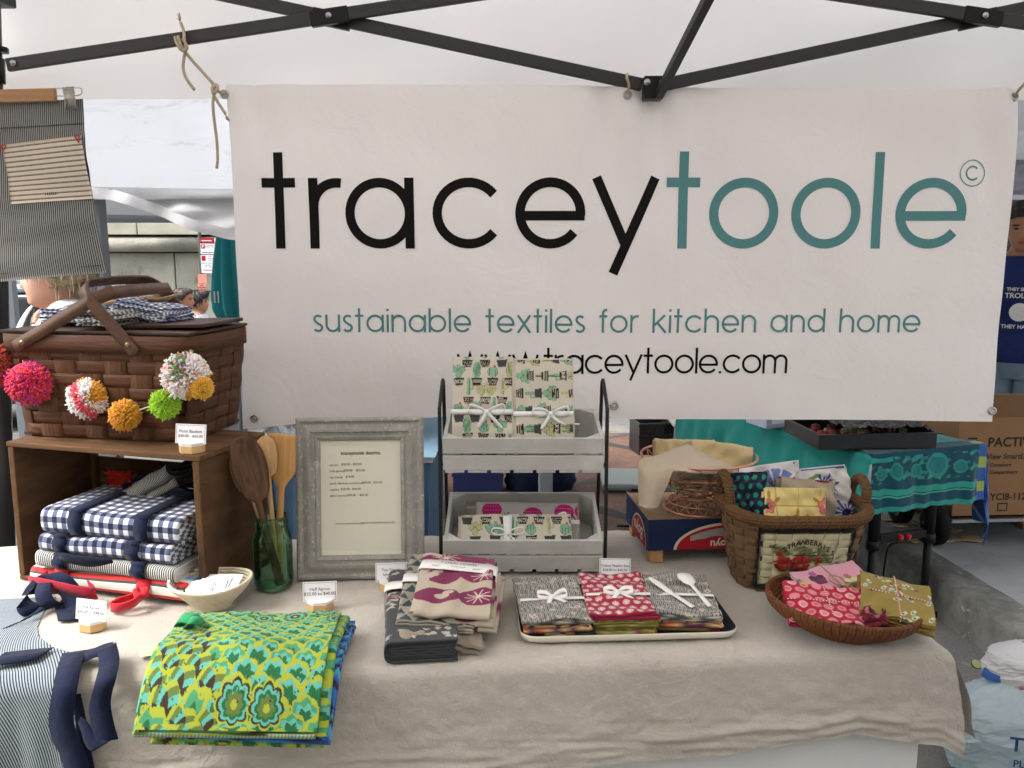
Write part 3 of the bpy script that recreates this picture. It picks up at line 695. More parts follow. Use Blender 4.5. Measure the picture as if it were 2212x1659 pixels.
m_ging_b = mat('brown_gingham_small', gingham(S('#2c2728'), S('#7b7472'), S('#dcd9d6'), .0075), **cw)
m_tick = mat('charcoal_ticking_stripe', stripes(S('#c9c9c2'), S('#2b3038'), .0062), **cw)
m_tick_x = mat('charcoal_ticking_stripe_fine', stripes(S('#b9b4ab'), S('#33353a'), .0048, .5), **cw)
m_apron = mat('blue_ticking_stripe', stripes(S('#97a2a8'), S('#26323d'), .0056, .52), **cw)
m_hang = mat('grey_ticking_stripe', stripes(S('#918f8b'), S('#27282e'), .0050, .5, 0), **cw)
m_navy = mat('navy_twill', S('#111a33'), .9, sheen=.05, var=.22, vs=14, bump=.6, bs=30, bd=.006)
m_redt = mat('red_twill', S('#c01f2c'), .85, sheen=.2, var=.12, vs=30, bump=.3, bs=300, bd=.002)
m_dred = mat('dark_red_twill', S('#9c1730'), .85, sheen=.2, var=.12, vs=30, bump=.3, bs=300, bd=.002)
def multi(t):
    x, y = uvxy(t); k = (x/.105).fract()
    return t.ramp(k, [(0, S('#e8e2d6')), (.10, S('#cf3b33')), (.20, S('#e9e4d8')), (.30, S('#a9a05a')), (.36, S('#9fb0c2')), (.52, S('#7f94ad')), (.62, S('#9fc0dc')), (.70, S('#d9d5cc')), (.78, S('#c8352f')), (.88, S('#4a4a50')), (.93, S('#e9e2d6'))], 'CONSTANT')
m_multi = mat('multicolour_stripe', multi, **cw)
m_white_ribbon = mat('white_ribbon', S('#ecebe9'), .6, sheen=.2, bump=.2, bs=400, bd=.001)
# ---------------------------------------------------------------- wood
def wood(a, b, c_, axis=(2, 30, 30), kn=True):
    def f(t):
        n = t.noise(1.0, 5, .6, stretch=axis, dist=1.2); c = t.mix(t.smooth(n, .3, .7), a, b)
        n2 = t.noise(3.0, 4, .6); c = t.mix(t.smooth(n2, .58, .75)*.6, c, c_)
        return t.mix(t.smooth(t.noise(1., 3, .7, stretch=tuple(4*q for q in axis)), .55, .8)*.35, c, c_)
    return f
m_crate = mat('aged_crate_wood', wood(S('#4f3824'), S('#6b4e34'), S('#281b12')), .8, orand=.15, bump=.3, bs=1., bd=.003, stretch=(6, 90, 90))
m_crate_y = mat('aged_crate_wood_end', wood(S('#4d3623'), S('#684b31'), S('#271a12'), (30, 2, 8)), .8, orand=.12, bump=.3, bs=1., bd=.003, stretch=(90, 6, 30))
m_bask = mat('brown_stained_splint', wood(S('#4c3020'), S('#65432e'), S('#271810'), (5, 5, 150)), .6, spec=.2, orand=.16, bump=.6, bs=1., bd=.003, stretch=(10, 10, 300))
m_bask_v = mat('brown_stained_stake', wood(S('#4e3222'), S('#694731'), S('#291a12'), (150, 150, 5)), .6, spec=.2, orand=.18, bump=.6, bs=1., bd=.003, stretch=(300, 300, 10))
m_brass = mat('antique_brass', S('#8d7a58'), .4, metal=1.)
# ================================================================ CRATE with picnic blankets
CZ = TZ+.005; CA = R(-16); CW, CH, CD = .553, .360, .275
F0 = Vector((-1.256, 2.085, CZ))
crate = thing('wooden_crate', 'old brown wooden crate lying on its side with folded blankets inside', 'crate', F0, CA)
def plank(nm, a, b, mt=m_crate, par=crate): return G().box(a, b, bev=.003).obj(nm, mt, par)
plank('end_panel', (0, 0, .012), (.017, CD, CH-.014), m_crate_y); plank('end_panel', (CW-.019, 0, .012), (CW, CD, CH-.014), m_crate_y)
for i, (ya, yb) in enumerate(((0, .132), (.136, CD))):
    plank('plank', (-.004, ya, CH-.0135), (CW+.003, yb, CH), m_crate); plank('plank', (0, ya, 0), (CW, yb, .0115), m_crate)
for za, zb in ((.014, .105), (.108, .19), (.193, .262), (.285, CH-.016)): plank('plank', (.019, CD-.012, za), (CW-.021, CD-.0015, zb), m_crate)
for x in (.019, CW-.036): plank('corner_batten', (x, CD-.03, .013), (x+.016, CD-.0125, CH-.015), m_crate_y)
for x in (-.0008, CW+.0002):
    for z in (.06, .17, .29): G().tube([(x, .012, z), (x+.0006, .012, z)], .0025, 8).obj('nail', m_dark, crate)
cm = Matrix.Translation(F0) @ Matrix.Rotation(CA, 4, 'Z')
def incrate(x, y, z): return cm @ Vector((x, y, z))
def strap(par, path, w, side, mt, nm='strap', th=.0018): return G().ribbon(path, w, side, th).obj(nm, mt, par)
def blanket(label, x, y, z, wid, dep, n, t, mt, seed, yaw=0., straps=(), smt=m_navy, edge=None):
    p = incrate(x, y, z); b = thing('picnic_blanket', label, 'blanket', p, CA+yaw, 'picnic blankets in the crate')
    H = n*t; ufold('folded_cloth', dep, wid, H, 4 if H > .06 else 3, mt, b, seed, rot=(0, 0, PI/2))
    for sx in straps:
        pts = [(sx, dep/2-.01, H+.004), (sx, 0, H+.005), (sx, -dep/2+t, H+.004), (sx, -dep/2+.002, H-.006), (sx, -dep/2-.006, H*.5), (sx, -dep/2+.002, .006), (sx, -dep/2+t, .001)]
        strap(b, spline(pts, 5), .038, (1, 0, 0), smt)
    return b
b0 = blanket('multicoloured striped picnic blanket with red straps at the bottom of the crate', .30, .06, .0118, .45, .20, 4, .0115, m_multi, 1, .0, (-.13, .11), m_redt)
folded('lining', .16, .14, 3, .012, m_tick_x, b0, 44, .004, 16, 12, loc=(.135, .01, .047), rot=(0, 0, PI/2-.35), und=.3)
b1 = blanket('charcoal striped picnic blanket with navy straps below the gingham blankets', .30, .055, .0585, .40, .20, 3, .0128, m_tick, 2, .0, (-.125, .10))
b2 = blanket('thinner navy gingham picnic blanket with two straps under the topmost one', .295, .07, .0975, .375, .21, 4, .0112, m_ging, 3, .0, (-.125, .085))
b3 = blanket('topmost thick navy gingham picnic blanket with a looped navy strap', .305, .085, .1430, .385, .225, 5, .0126, m_ging, 4, .02, (-.09, .095))
H = 5*.0126
strap(b3, spline([(-.09, .06, H+.004), (-.085, .09, H+.012), (-.04, .105, H+.03), (.03, .105, H+.028), (.085, .085, H+.012), (.095, .05, H+.004)], 6), [.038]*31, (0, .35, -1), m_navy, 'handle_strap')
strap(b3, spline([(.055, .05, H+.006), (.075, .04, H+.022), (.11, .045, H+.012), (.12, .06, H+.004)], 6), .03, (.2, 1, .3), m_navy, 'handle_strap')
strap(b1, spline([(-.12, -.106, .036), (-.09, -.116, .042), (-.02, -.118, .04), (.04, -.11, .046)], 6), [.012+.02*math.sin(PI*i/18) for i in range(19)], (0, -.4, 1), m_navy, 'handle_strap')
# striped throw with red fringe at the back
p = incrate(.25, .205, .105); bt = thing('striped_throw', 'charcoal striped throw with red tassels behind the gingham blankets', 'blanket', p, CA)
folded('folded_cloth', .12, .30, 3, .02, m_tick_x, bt, 9, .004, 20, 12, rot=(R(-28), 0, PI/2), und=.3, loc=(0, 0, .06))
g = G(); rg = random.Random(5)
for cx in (-.09, -.05):
    for i in range(70):
        q = Vector((cx+rg.uniform(-.008, .008), -.03, .118+rg.uniform(-.004, .004))); e = q+Vector((rg.uniform(-.03, .03), rg.uniform(-.02, .01), rg.uniform(-.014, .034))); g.tube([q, (q+e)/2+Vector((0, 0, .008)), e], [.0018, .0016, .001], 4)
g.obj('tassel', mat('red_yarn', S('#d23a30'), .9, var=.2, vs=80), bt)
# loose red straps of the bottom blanket
strap(b0, spline([(-.15, -.115, .035), (-.17, -.13, .02), (-.185, -.135, .018), (-.17, -.15, .03), (-.12, -.165, .036), (-.05, -.17, .034), (.0, -.162, .026), (.012, -.145, .022), (-.02, -.13, .03)], 6), .034, (0, -.25, 1), m_dred, 'strap_loop', .003)
strap(b0, spline([(.11, -.118, .03), (.10, -.128, .014), (.085, -.15, .012), (.075, -.17, .006), (.10, -.176, .008), (.125, -.16, .014), (.13, -.135, .022)], 6), .026, (.3, -.3, 1), m_redt, 'strap_loop', .003)
G().tube(spline([(.105, -.12, .03), (.12, -.132, .02), (.135, -.125, .026), (.125, -.115, .032)], 5), .008, 8).obj('strap_knot', m_redt, b0)
# ================================================================ PICNIC BASKET
def perim(w, d, r, n):
    base = rrect(w, d, r, 8); base = np.array(base+[base[0]]); sg = np.hypot(*np.diff(base, axis=0).T); cs = np.concatenate([[0], np.cumsum(sg)])
    q = np.linspace(0, cs[-1], n, endpoint=False); x = np.interp(q, cs, base[:, 0]); y = np.interp(q, cs, base[:, 1])
    tx, ty = np.roll(x, -1)-np.roll(x, 1), np.roll(y, -1)-np.roll(y, 1); L = np.hypot(tx, ty); return x, y, ty/L, -tx/L, cs[-1]
def woven(par, top, bot, r, h, rows, nst, mh, mv, th=.0022, amp=.0028, sub=4, z0=0., colf=None, subr=4, bow=0., gap=.0012, wst=None):
    """plaited splint body: 'rows' of horizontal splints over and under 'nst' upright stakes"""
    n = nst*sub; xt, yt, nx_, ny_, P = perim(top[0], top[1], r, n); xb, yb, _, _, _ = perim(bot[0], bot[1], r, n); rh = h/rows
    k = np.arange(n)/sub
    def at(f): f = f+bow*np.sin(f*PI); return xb+(xt-xb)*f, yb+(yt-yb)*f
    def strip(nm, x3, y3, z3, mt, wrap, nrm):
        # x3.. shape (a,b): a along, b across; thickness along nrm
        A = np.stack([x3, y3, z3], -1); B = A-nrm*th; a, b = x3.shape; N = a*b; F = grid_faces(a, b, wrap)
        ed = []
        i = np.arange(a if wrap else a-1); j = (i+1) % a
        ed.append(np.stack([i*b, j*b, j*b+N, i*b+N], 1)[:, ::-1]); ed.append(np.stack([i*b+b-1, j*b+b-1, j*b+b-1+N, i*b+b-1+N], 1))
        V = np.concatenate([A.reshape(-1, 3), B.reshape(-1, 3)]); FF = np.concatenate([F, F[:, ::-1]+N]+ed)
        c = None if colf is None else colf(V)
        me = np_mesh(nm, V, FF, True, None, c); sm_ = np.ones(len(FF), dtype=bool); sm_[2*len(F):] = False; me.polygons.foreach_set('use_smooth', sm_); return link(nm, me, mt, par)
    for i in range(rows):
        f = np.linspace((i+gap/rh)/rows, (i+1-gap/rh)/rows, subr); ph = PI*(i % 2)
        w_ = amp*np.cos(PI*k+ph); w_ = np.sign(w_)*np.abs(w_)**.35*amp**.65
        X3 = np.stack([at(q)[0]+nx_*w_ for q in f], 1); Y3 = np.stack([at(q)[1]+ny_*w_ for q in f], 1); Z3 = np.repeat((z0+f*h)[None], n, 0)
        bul = (.0003*np.sin(np.linspace(0, PI, subr)))[None]; X3 = X3+nx_[:, None]*bul; Y3 = Y3+ny_[:, None]*bul
        strip('splint', X3, Y3, Z3, mh, True, np.repeat(np.stack([nx_, ny_, 0*nx_], -1)[:, None], subr, 1))
    sw = (P/nst)*(wst or .86); zz = np.linspace(0, 1, rows*4+1)
    for s in range(nst):
        i0 = s*sub; tx, ty = -ny_[i0], nx_[i0]; w_ = -amp*np.cos(PI*s+PI*(np.floor(np.clip(zz, 0, .999)*rows) % 2))*1.0
        c_ = np.cos(PI*(zz*rows-.5)); w_ = -amp*np.cos(PI*s)*np.sign(c_)*np.abs(c_)**.4
        cols = []
        for e in (-.5, -.17, .17, .5):
            xx = np.array([at(q)[0][i0] for q in zz])+nx_[i0]*w_+tx*sw*e; yy = np.array([at(q)[1][i0] for q in zz])+ny_[i0]*w_+ty*sw*e; cols.append((xx, yy))
        if nx_[i0]*nx_[(i0+1) % n]+ny_[i0]*ny_[(i0+1) % n] < .985: cols = [(c_[0]*.6+cols[1][0]*.4, c_[1]*.6+cols[1][1]*.4) for c_ in cols]
        X3 = np.stack([c_[0] for c_ in cols], 1); Y3 = np.stack([c_[1] for c_ in cols], 1); Z3 = np.repeat((z0+zz*h)[:, None], 4, 1)
        strip('stake', X3, Y3, Z3, mv, False, np.array([nx_[i0], ny_[i0], 0])[None, None]*np.ones((len(zz), 4, 1)))
    return at, (nx_, ny_)
BA = R(-10); BW, BD, BH = .522, .30, .262
B0 = incrate(.285, .075, CH)+Vector((0, 0, .003)); B0 = Vector((-1.0, 2.235, CZ+CH+.003))
pb = thing('picnic_basket', 'dark brown woven picnic basket with bentwood handles on the crate', 'basket', B0, BA)
woven(pb, (BW, BD), (BW-.05, BD-.035), .055, BH-.03, 7, 22, m_bask, m_bask_v, amp=.0014, sub=6)
G().box((-BW/2+.03, -BD/2+.025, .001), (BW/2-.03, BD/2-.025, .008)).obj('base', m_bask, pb)
x, y, nx_, ny_, _ = perim(BW+.012, BD+.012, .055, 80); f = np.array([0, .5, 1.])
for z0_, hh, o_, nm in ((BH-.042, .042, .003, 'rim_band'),):
    A = np.stack([np.repeat((x+nx_*o_)[:, None], 3, 1), np.repeat((y+ny_*o_)[:, None], 3, 1), np.repeat((z0_+f*hh)[None], 80, 0)], -1); N = A.shape[0]*3
    B = A-np.stack([nx_, ny_, 0*nx_], -1)[:, None]*.006; F = grid_faces(80, 3, True); i = np.arange(80); j = (i+1) % 80
    top = np.stack([i*3+2, j*3+2, j*3+2+N, i*3+2+N], 1); bo = np.stack([i*3, j*3, j*3+N, i*3+N], 1)[:, ::-1]
    link(nm, np_mesh(nm, np.concatenate([A.reshape(-1, 3), B.reshape(-1, 3)]), np.concatenate([F, F[:, ::-1]+N, top, bo]), True), m_bask, pb)
m_lid = mat('dark_lid_board', wood(S('#36231a'), S('#483024'), S('#20130e')), .5, spec=.3)
lid = G().box((-BW/2+.002, -BD/2+.004, BH+.001), (BW/2-.004, BD/2-.002, BH+.009), bev=.002).obj('lid', m_lid, pb)
G().box((-BW/2+.01, -.01, BH+.0095), (-BW/2+.25, BD/2-.02, BH+.018), bev=.002).obj('lid_flap', m_lid, pb); G().box((.0, -BD/2+.06, .0), (.26, BD/2-.03, .009), Matrix.Translation((.0, 0, BH+.010)) @ Matrix.Rotation(R(-1.5), 4, 'Y'), .002).obj('lid_flap', m_lid, pb)
def bent_handle(px, lean, L, nm='handle'):
    yb = BD/2+.012; c = .055
    prof = [(-yb, -.028), (-yb, .02), (-yb, L*.5), (-yb, L-c)]+[(-yb+c-c*math.cos(a), L-c+c*math.sin(a)) for a in (.4, .8, 1.2)]+[(-yb+c, L), (0, L+.004), (yb-c, L)]+[(yb-c+c*math.sin(a), L-c+c*math.cos(a)) for a in (.4, .8, 1.2)]+[(yb, L-c), (yb, L*.5), (yb, .02), (yb, -.028)]
    pts = [(px+math.sin(lean)*r_, y_, BH-.02+math.cos(lean)*r_) for y_, r_ in prof]; sd = (math.cos(lean), 0, -math.sin(lean))
    h = G().ribbon(spline(pts, 4), .031, sd, .005).obj(nm, m_hand, pb)
    for s in (-1, 1):
        g = G(); g.lathe([(0, .004), (.003, .0038), (.0062, .002), (.007, 0), (.007, -.002)], 16, Matrix.Translation((px, s*(yb+.003), BH-.02)) @ Matrix.Rotation(s*-PI/2, 4, 'X')); g.obj('rivet', m_brass, h)
m_hand = mat('bentwood_strap', wood(S('#4a3122'), S('#5c4130'), S('#2d1d15'), (20, 20, 20)), .5, spec=.3, bump=.2, bs=120, bd=.002)
bent_handle(-.182, R(62), .262); bent_handle(.105, R(-42), .195)
# gingham napkin piles on the lid
def pile(label, x, y, wid, dep, n, t, mt, seed, yaw, tilt=0., z=BH+.019, warp=None):
    p = Matrix.Translation(B0) @ Matrix.Rotation(BA, 4, 'Z') @ Vector((x, y, z)); q = thing('napkin_pile', label, 'napkins', p, group='gingham napkins on the basket lid', rot=(0, tilt, BA+yaw))
    for i in range(n): folded('napkin', dep*random.Random(seed+i).uniform(.92, 1.04), wid*random.Random(seed*3+i).uniform(.9, 1.05), 3, t/3, mt, q, seed+i, .006, 18, 12, loc=(random.Random(i+seed).uniform(-.006, .006), random.Random(i*7+seed).uniform(-.005, .005), i*t), rot=(0, 0, PI/2+random.Random(i+9*seed).uniform(-.08, .08)), und=1.3, warp=warp)
    return q
pile('blue and white gingham napkins piled at the left end of the basket lid', -.145, .02, .165, .12, 4, .0085, m_ging_s, 11, .06)
pile('small brown and white gingham napkins in the middle of the basket lid', -.012, -.075, .115, .09, 4, .009, m_ging_b, 22, -.03)
pile('tall sloping navy gingham napkins at the right of the basket lid', .050, .03, .160, .12, 6, .0085, m_ging_s, 31, -.1, R(9))
p = Matrix.Translation(B0) @ Matrix.Rotation(BA, 4, 'Z') @ Vector((-.10, .055, BH+.066))
def spoonish(name, L, bw, bl, hw, mt, loc, rot, label=None, cat=None, th=.006, flat=False, par=None, sq=False, grp=None, cup=.35):
    """wooden spoon / spatula: handle from z=0 up, blade at the top; width along x"""
    prof = []; N = 44
    for i in range(N+1):
        z = L*i/N; k = (z-(L-bl))/bl
        if k < 0: w = hw*(1+.12*math.cos(z/L*6)); 
        elif sq: w = hw+(bw/2-hw)*min(1, (k/.28)**1.3 if k < .28 else 1)
        else: w = hw*max(0, 1-k*4)+(bw/2)*math.sqrt(max(0, 1-((k-.52)/.53)**2))
        if i == N: w = max(w*.55, .004) if not sq else w*.97
        prof.append((max(w, .003), z, max(0, k)))
    V, F = [], []; M = 10
    for w, z, k in prof:
        for j in range(M):
            a = 2*PI*j/M; x_ = w*math.cos(a); d_ = (th*(1-.45*k))*math.sin(a); e = (x_/max(bw/2, .01))**2
            V.append((x_, d_+(cup*.03*(math.sin(min(1, k)*PI))*(e-1) if not flat else -.004*k), z))
    n = len(prof)
    for i in range(n-1):
        for j in range(M): F.append((i*M+j, i*M+(j+1) % M, (i+1)*M+(j+1) % M, (i+1)*M+j))
    F.append(tuple(range(M-1, -1, -1))); F.append(tuple((n-1)*M+j for j in range(M)))
    o = link(name, np_mesh(name, V, F, True), mt, par, loc, rot)
    if label: tag(o, label, cat, grp)
    return o
m_maple = mat('pale_maple', wood(S('#b48f63'), S('#c7a377'), S('#8d6a44'), (90, 90, 4)), .55)
spoonish('wooden_spoon', .20, .05, .07, .006, m_maple, p, (R(84), 0, R(80)), 'pale wooden spoon lying across the gingham napkins on the basket', 'spoon')
# ---------------------------------------------------------------- pom-pom garlands
m_yarn = mat('pompom_yarn', 'attr', .95, sheen=.4)
m_string = mat('cotton_string', S('#cfc4b4'), .9)
def pompom(par, c, r, fn, seed, n=1500):
    rg_ = np.random.RandomState(seed); d = rg_.normal(size=(n, 3)); d /= np.linalg.norm(d, axis=1, keepdims=True); V, F, Cc = [], [], []
    for i in range(n):
        q = Vector(d[i]); L = r*rg_.uniform(.90, 1.03)*(1.08 if rg_.rand() < .04 else 1); s_ = q.orthogonal().normalized(); b_ = q.cross(s_); w0, w1 = r*.024, r*.052; o_ = len(V)
        j_ = Vector(rg_.normal(size=3))*r*.07
        for k, (f_, w_) in enumerate(((.45, w0), (.9, w1), (1.0, w1*.8))):
            for a in range(4):
                t_ = a*PI/2; V.append(q*L*f_+j_*f_+(s_*math.cos(t_)+b_*math.sin(t_))*w_); 
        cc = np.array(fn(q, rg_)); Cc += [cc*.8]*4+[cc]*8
        for k in range(2):
            for a in range(4): F.append((o_+k*4+a, o_+k*4+(a+1) % 4, o_+k*4+4+(a+1) % 4, o_+k*4+4+a))
        F.append((o_+8, o_+9, o_+10, o_+11))
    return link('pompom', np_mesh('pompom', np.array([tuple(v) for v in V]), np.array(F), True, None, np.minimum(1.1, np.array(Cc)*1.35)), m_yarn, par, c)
def pickc(*cs):
    cs = [S(c_) for c_ in cs]; return lambda q, rg_: cs[rg_.randint(len(cs))]
def bpt(x, y, out=0.): return ay(x, y, B0.y+(x/1853)*.0-BD/2-.0-out-(x-275)*.00032)
W1, PK, GD = S('#e9e4e2'), S('#e0566a'), S('#e0a12e')
def f_wp(q, rg_): return PK if (-.35 < q.x+q.z*.55 < .22 and q.y < .3) else (GD if (q.x > .45 and q.z > -.15) or (q.z > .75 and q.x < -.2) else W1)
def f_mix(q, rg_):
    if q.x-q.z > .92: return GD
    if abs(q.x+.1) < .35 and q.z > -.1 and rg_.rand() < .75: return [S('#7f837c'), S('#8c8f86'), S('#b02a5c'), S('#5fae3a'), S('#7f837c')][rg_.randint(5)]
    return [W1, W1, W1, W1, S('#e07a62'), S('#e0a12e')][rg_.randint(6)] if rg_.rand() < .4 else W1
ga = thing('pompom_garland', 'pompom garland of white, mustard and lime balls across the front of the basket', 'garland', (0, 0, 0))
gp = [(190, 860, 42, f_wp, .03), (270, 897, 33, pickc('#dd9a1f', '#e4a832', '#d48f1a'), .03), (357, 873, 32, pickc('#9fd21f', '#b2e030', '#8fc21c'), .03), (402, 812, 48, f_mix, .04), (436, 838, 24, pickc('#e0a92c', '#e8b53a'), .055)]
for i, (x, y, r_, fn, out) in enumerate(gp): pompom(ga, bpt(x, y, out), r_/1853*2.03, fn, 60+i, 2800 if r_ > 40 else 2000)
G().tube(spline([bpt(112, 750, .006), bpt(150, 805, .004), bpt(190, 860, .03), bpt(228, 885, .02), bpt(270, 897, .03), bpt(318, 880, .02), bpt(357, 873, .03), bpt(402, 812, .04), bpt(460, 808, .004)], 5), .0019, 6).obj('string', m_string, ga)
gb = thing('pompom_garland', 'pompom garland with a hot pink ball and an orange ball at the picture edge', 'garland', (0, 0, 0))
pompom(gb, bpt(66, 828, .045), 46/1853*2.05, pickc('#cf1f52', '#d8264a', '#b0208a', '#e2452c', '#d01c45', '#c41a60'), 71, 3000)
pompom(gb, bpt(-6, 777, .03), 34/1853*2.08, pickc('#c2452a', '#d0532e', '#7a3a2a'), 72, 1500); pompom(gb, bpt(0, 818, .04), 18/1853*2.06, pickc('#cf3038', '#c02430'), 73, 800)
G().tube(spline([bpt(100, 750, .006), bpt(86, 780, .012), bpt(70, 815, .04), bpt(30, 815, .04), bpt(-4, 785, .03)], 5), .0019, 6).obj('string', m_string, gb)
# ================================================================ PRICE CARDS
m_card = mat('card_paper', S('#eeeef0'), .7); m_cink = mat('card_ink', S('#3a3a3e'), .7); m_block = mat('light_birch', S('#cfa976'), .6, var=.12, vs=30); m_wpaint = mat('white_block_paint', S('#e6e3e0'), .6, var=.06, vs=60)
def card(px, py, lines, rz, label, z=TZ+.005, cw=.078, ch=.046, gz_=.014, pos=None):
    p = pos if pos is not None else az(px, py, z); p = Vector((p.x, p.y, z)); q = thing('price_card', label, 'price card', p, rz, 'price cards in wooden blocks')
    poly = [(-.030, .012), (-.030, -.002), (-.014, -.020), (.014, -.020), (.030, -.002), (.030, .012)]
    G().prism(poly, 0, .0165).obj('wooden_block', m_block, q); G().prism(poly, .0167, .0235).obj('white_top', m_wpaint, q)
    T_ = Matrix.Translation((0, -.001, .020)) @ Matrix.Rotation(R(-10), 4, 'X'); c = G().box((-cw/2, -.0005, 0), (cw/2, .0005, ch), T_).obj('card', m_card, q)
    g = G(); e = .0025
    for a, b in (((-cw/2+e, e), (cw/2-e, e+.0006)), ((-cw/2+e, ch-e-.0006), (cw/2-e, ch-e)), ((-cw/2+e, e), (-cw/2+e+.0006, ch-e)), ((cw/2-e-.0006, e), (cw/2-e, ch-e))): g.box((a[0], -.0010, a[1]), (b[0], -.0008, b[1]), T_)
    g.obj('card_border', m_cink, c)
    for i, (tx, sz) in enumerate(lines):
        me = text_mesh(tx, sz); o = link('lettering', me, m_cink, c); o.matrix_local = T_ @ Matrix.Translation((0, -.0012, ch*(.60-.24*i)-.002)) @ Matrix.Rotation(PI/2, 4, 'X')
    return q
card(413, 976, [('Picnic Blankets', .0098), ('$40.00 - $65.00', .0098)], BA, 'price card reading Picnic Blankets on top of the crate', z=CZ+CH+.001)
card(198, 1358, [('Full Apron', .0098), ('$42.00 to $48.00', .0098)], R(-14), 'price card reading Full Apron beside the striped apron')
card(692, 1316, [('Half Apron', .0105), ('$32.00 to $40.00', .0105)], R(6), 'price card reading Half Apron in front of the grey frame')
card(846, 1272, [('Tea Towels', .0098), ('linen cotton', .0085), ('$18.00', .0085)], R(4), 'price card reading Tea Towels against the corner of the grey frame')
card(1328, 1262, [('Cotton Napkin Sets', .0088), ('$18.00 to $40.00', .0088)], R(-3), 'price card reading Cotton Napkin Sets behind the napkin tray')
# ================================================================ HANGING HALF APRON
YH = 2.12
tl, tr, bl, br = ay(-260, 236, YH), ay(180, 214, YH), ay(-262, 632, YH), ay(240, 588, YH)
ap = thing('half_apron', 'grey pinstriped half apron with a ticking pocket hanging from a wooden hanger', 'apron')
u = np.linspace(0, 1, 60); v = np.linspace(0, 1, 50); UU, VV = np.meshgrid(u, v, indexing='ij')
def bil(U, V_, k): return (tl[k]*(1-U)+tr[k]*U)*(1-V_)+(bl[k]*(1-U)+br[k]*U)*V_
off = .012*vn(UU*.5, VV*.25, 14, 1.1)*VV+.004*vn(UU*.6, VV*.6, 15, 2.)
XX = bil(UU, VV, 0)-.012*np.sin(VV*PI)*UU; ZZ = bil(UU, VV, 2); YY = YH+off-.02*VV
sheet('apron_cloth', XX, YY, ZZ, m_hang, ap, uv=(UU*.54, VV*.45), th=.002)
m_pock = mat('cream_ticking_pocket', stripes(S('#c4b7a4'), S('#40353a'), .0125, .62), **cw)
def m_pk(t):
    x, y = uvxy(t); k = (y/.0125).fract(); a = (k-.62).abs().lt(.045); b = (k-.80).abs().lt(.085); return t.mix(a.mx(b), S('#c7baa8'), S('#463b3f'))
m_pock = mat('cream_ticking_pocket2', m_pk, **cw)
pa, pb_, pc, pd = ay(10, 314, YH), ay(180, 294, YH), ay(34, 442, YH), ay(205, 430, YH)
u = np.linspace(0, 1, 24); UU, VV = np.meshgrid(u, u, indexing='ij'); X4 = (pa.x*(1-UU)+pb_.x*UU)*(1-VV)+(pc.x*(1-UU)+pd.x*UU)*VV; Z4 = (pa.z*(1-UU)+pb_.z*UU)*(1-VV)+(pc.z*(1-UU)+pd.z*UU)*VV
fu = (X4-tl.x)/(tr.x-tl.x); fv = (tl.z-Z4)/(tl.z-bl.z); o4 = YH+.012*vn(fu*.5, fv*.25, 14, 1.1)*fv+.004*vn(fu*.6, fv*.6, 15, 2.)-.02*fv-.006
sheet('pocket', X4, o4, Z4, m_pock, ap, uv=(UU*.19, VV*.155), th=.002)
m_rst = mat('red_stitching', S('#b3262c'), .8)
for q, sx in ((pa, 1), (pb_, -1)):
    g = G(); y_ = YH-.017; c_ = Vector((q.x, y_, q.z))
    g.tube([c_+Vector((sx*.002, 0, -.001)), c_+Vector((sx*.014, 0, -.002))], .0012, 5); g.tube([c_+Vector((sx*.002, 0, -.001)), c_+Vector((sx*.004, 0, -.018))], .0012, 5); g.tube([c_+Vector((sx*.013, 0, -.002)), c_+Vector((sx*.004, 0, -.017))], .0012, 5); g.obj('bar_tack', m_rst, ap)
m_thr = mat('dark_thread', S('#4a4540'), .9)
g = G(); g.tube([Vector((bil(q, .14, 0), YH-.008, bil(q, .14, 2))) for q in np.linspace(.02, .985, 20)], .0008, 4); g.tube([Vector((bil(q, .955, 0), YH-.028+.0*q, bil(q, .955, 2))) for q in np.linspace(.02, .985, 20)], .0008, 4); g.obj('seam', m_thr, ap)
hg = thing('clip_hanger', 'wooden hanger with a ribbed metal clip holding the pinstriped half apron', 'hanger')
m_hwood = mat('hanger_beech', wood(S('#96704f'), S('#a57f5c'), S('#7d5c42'), (3, 40, 40)), .5)
g = G(); a_, b_ = ay(-300, 216, YH-.01), ay(121, 205, YH-.01); g.beam(a_, b_, .014, .030, bev=.003); g.obj('hanger_bar', m_hwood, hg)
g = G(); z1 = ay(150, 196, YH-.01); g.tube(spline([ay(118, 191, YH-.012), ay(150, 190, YH-.012), ay(172, 190, YH-.012), ay(177, 197, YH-.012), ay(172, 205, YH-.012), ay(150, 207, YH-.012), ay(118, 207, YH-.012)], 5), .0016, 8); g.obj('wire', m_steel, hg)
m_clip = mat('nickel_clip', S('#8d8b84'), .38, metal=1.)
G().beam(ay(146, 187, YH-.018), ay(155, 236, YH-.026), .003, .0005).obj('clip_spring', m_clip, hg)
g = G(); q0, q1 = ay(147, 188, YH-.022), ay(154, 237, YH-.028); d_ = (q1-q0); sd = Vector((1, 0, .08)).normalized()
g.ribbon([q0, q0+d_*.3, q0+d_*.42, q0+d_*.5, q1], [.026, .026, .022, .026, .026], sd, .002); 
for k in range(7): g.tube([q0+d_*.52+sd*(-.0105+k*.0035)+Vector((0, -.0014, 0)), q1+sd*(-.0105+k*.0035)+Vector((0, -.0014, 0))], .0008, 5)
for r_i in range(3):
    for k in range(4): g.box((-.002, -.0005, -.0012), (.002, .0005, .0012), Matrix.Translation(q0+d_*(.08+.09*r_i)+sd*(-.0085+k*.0056)+Vector((0, -.0014, 0))))
g.obj('clip', m_clip, hg)
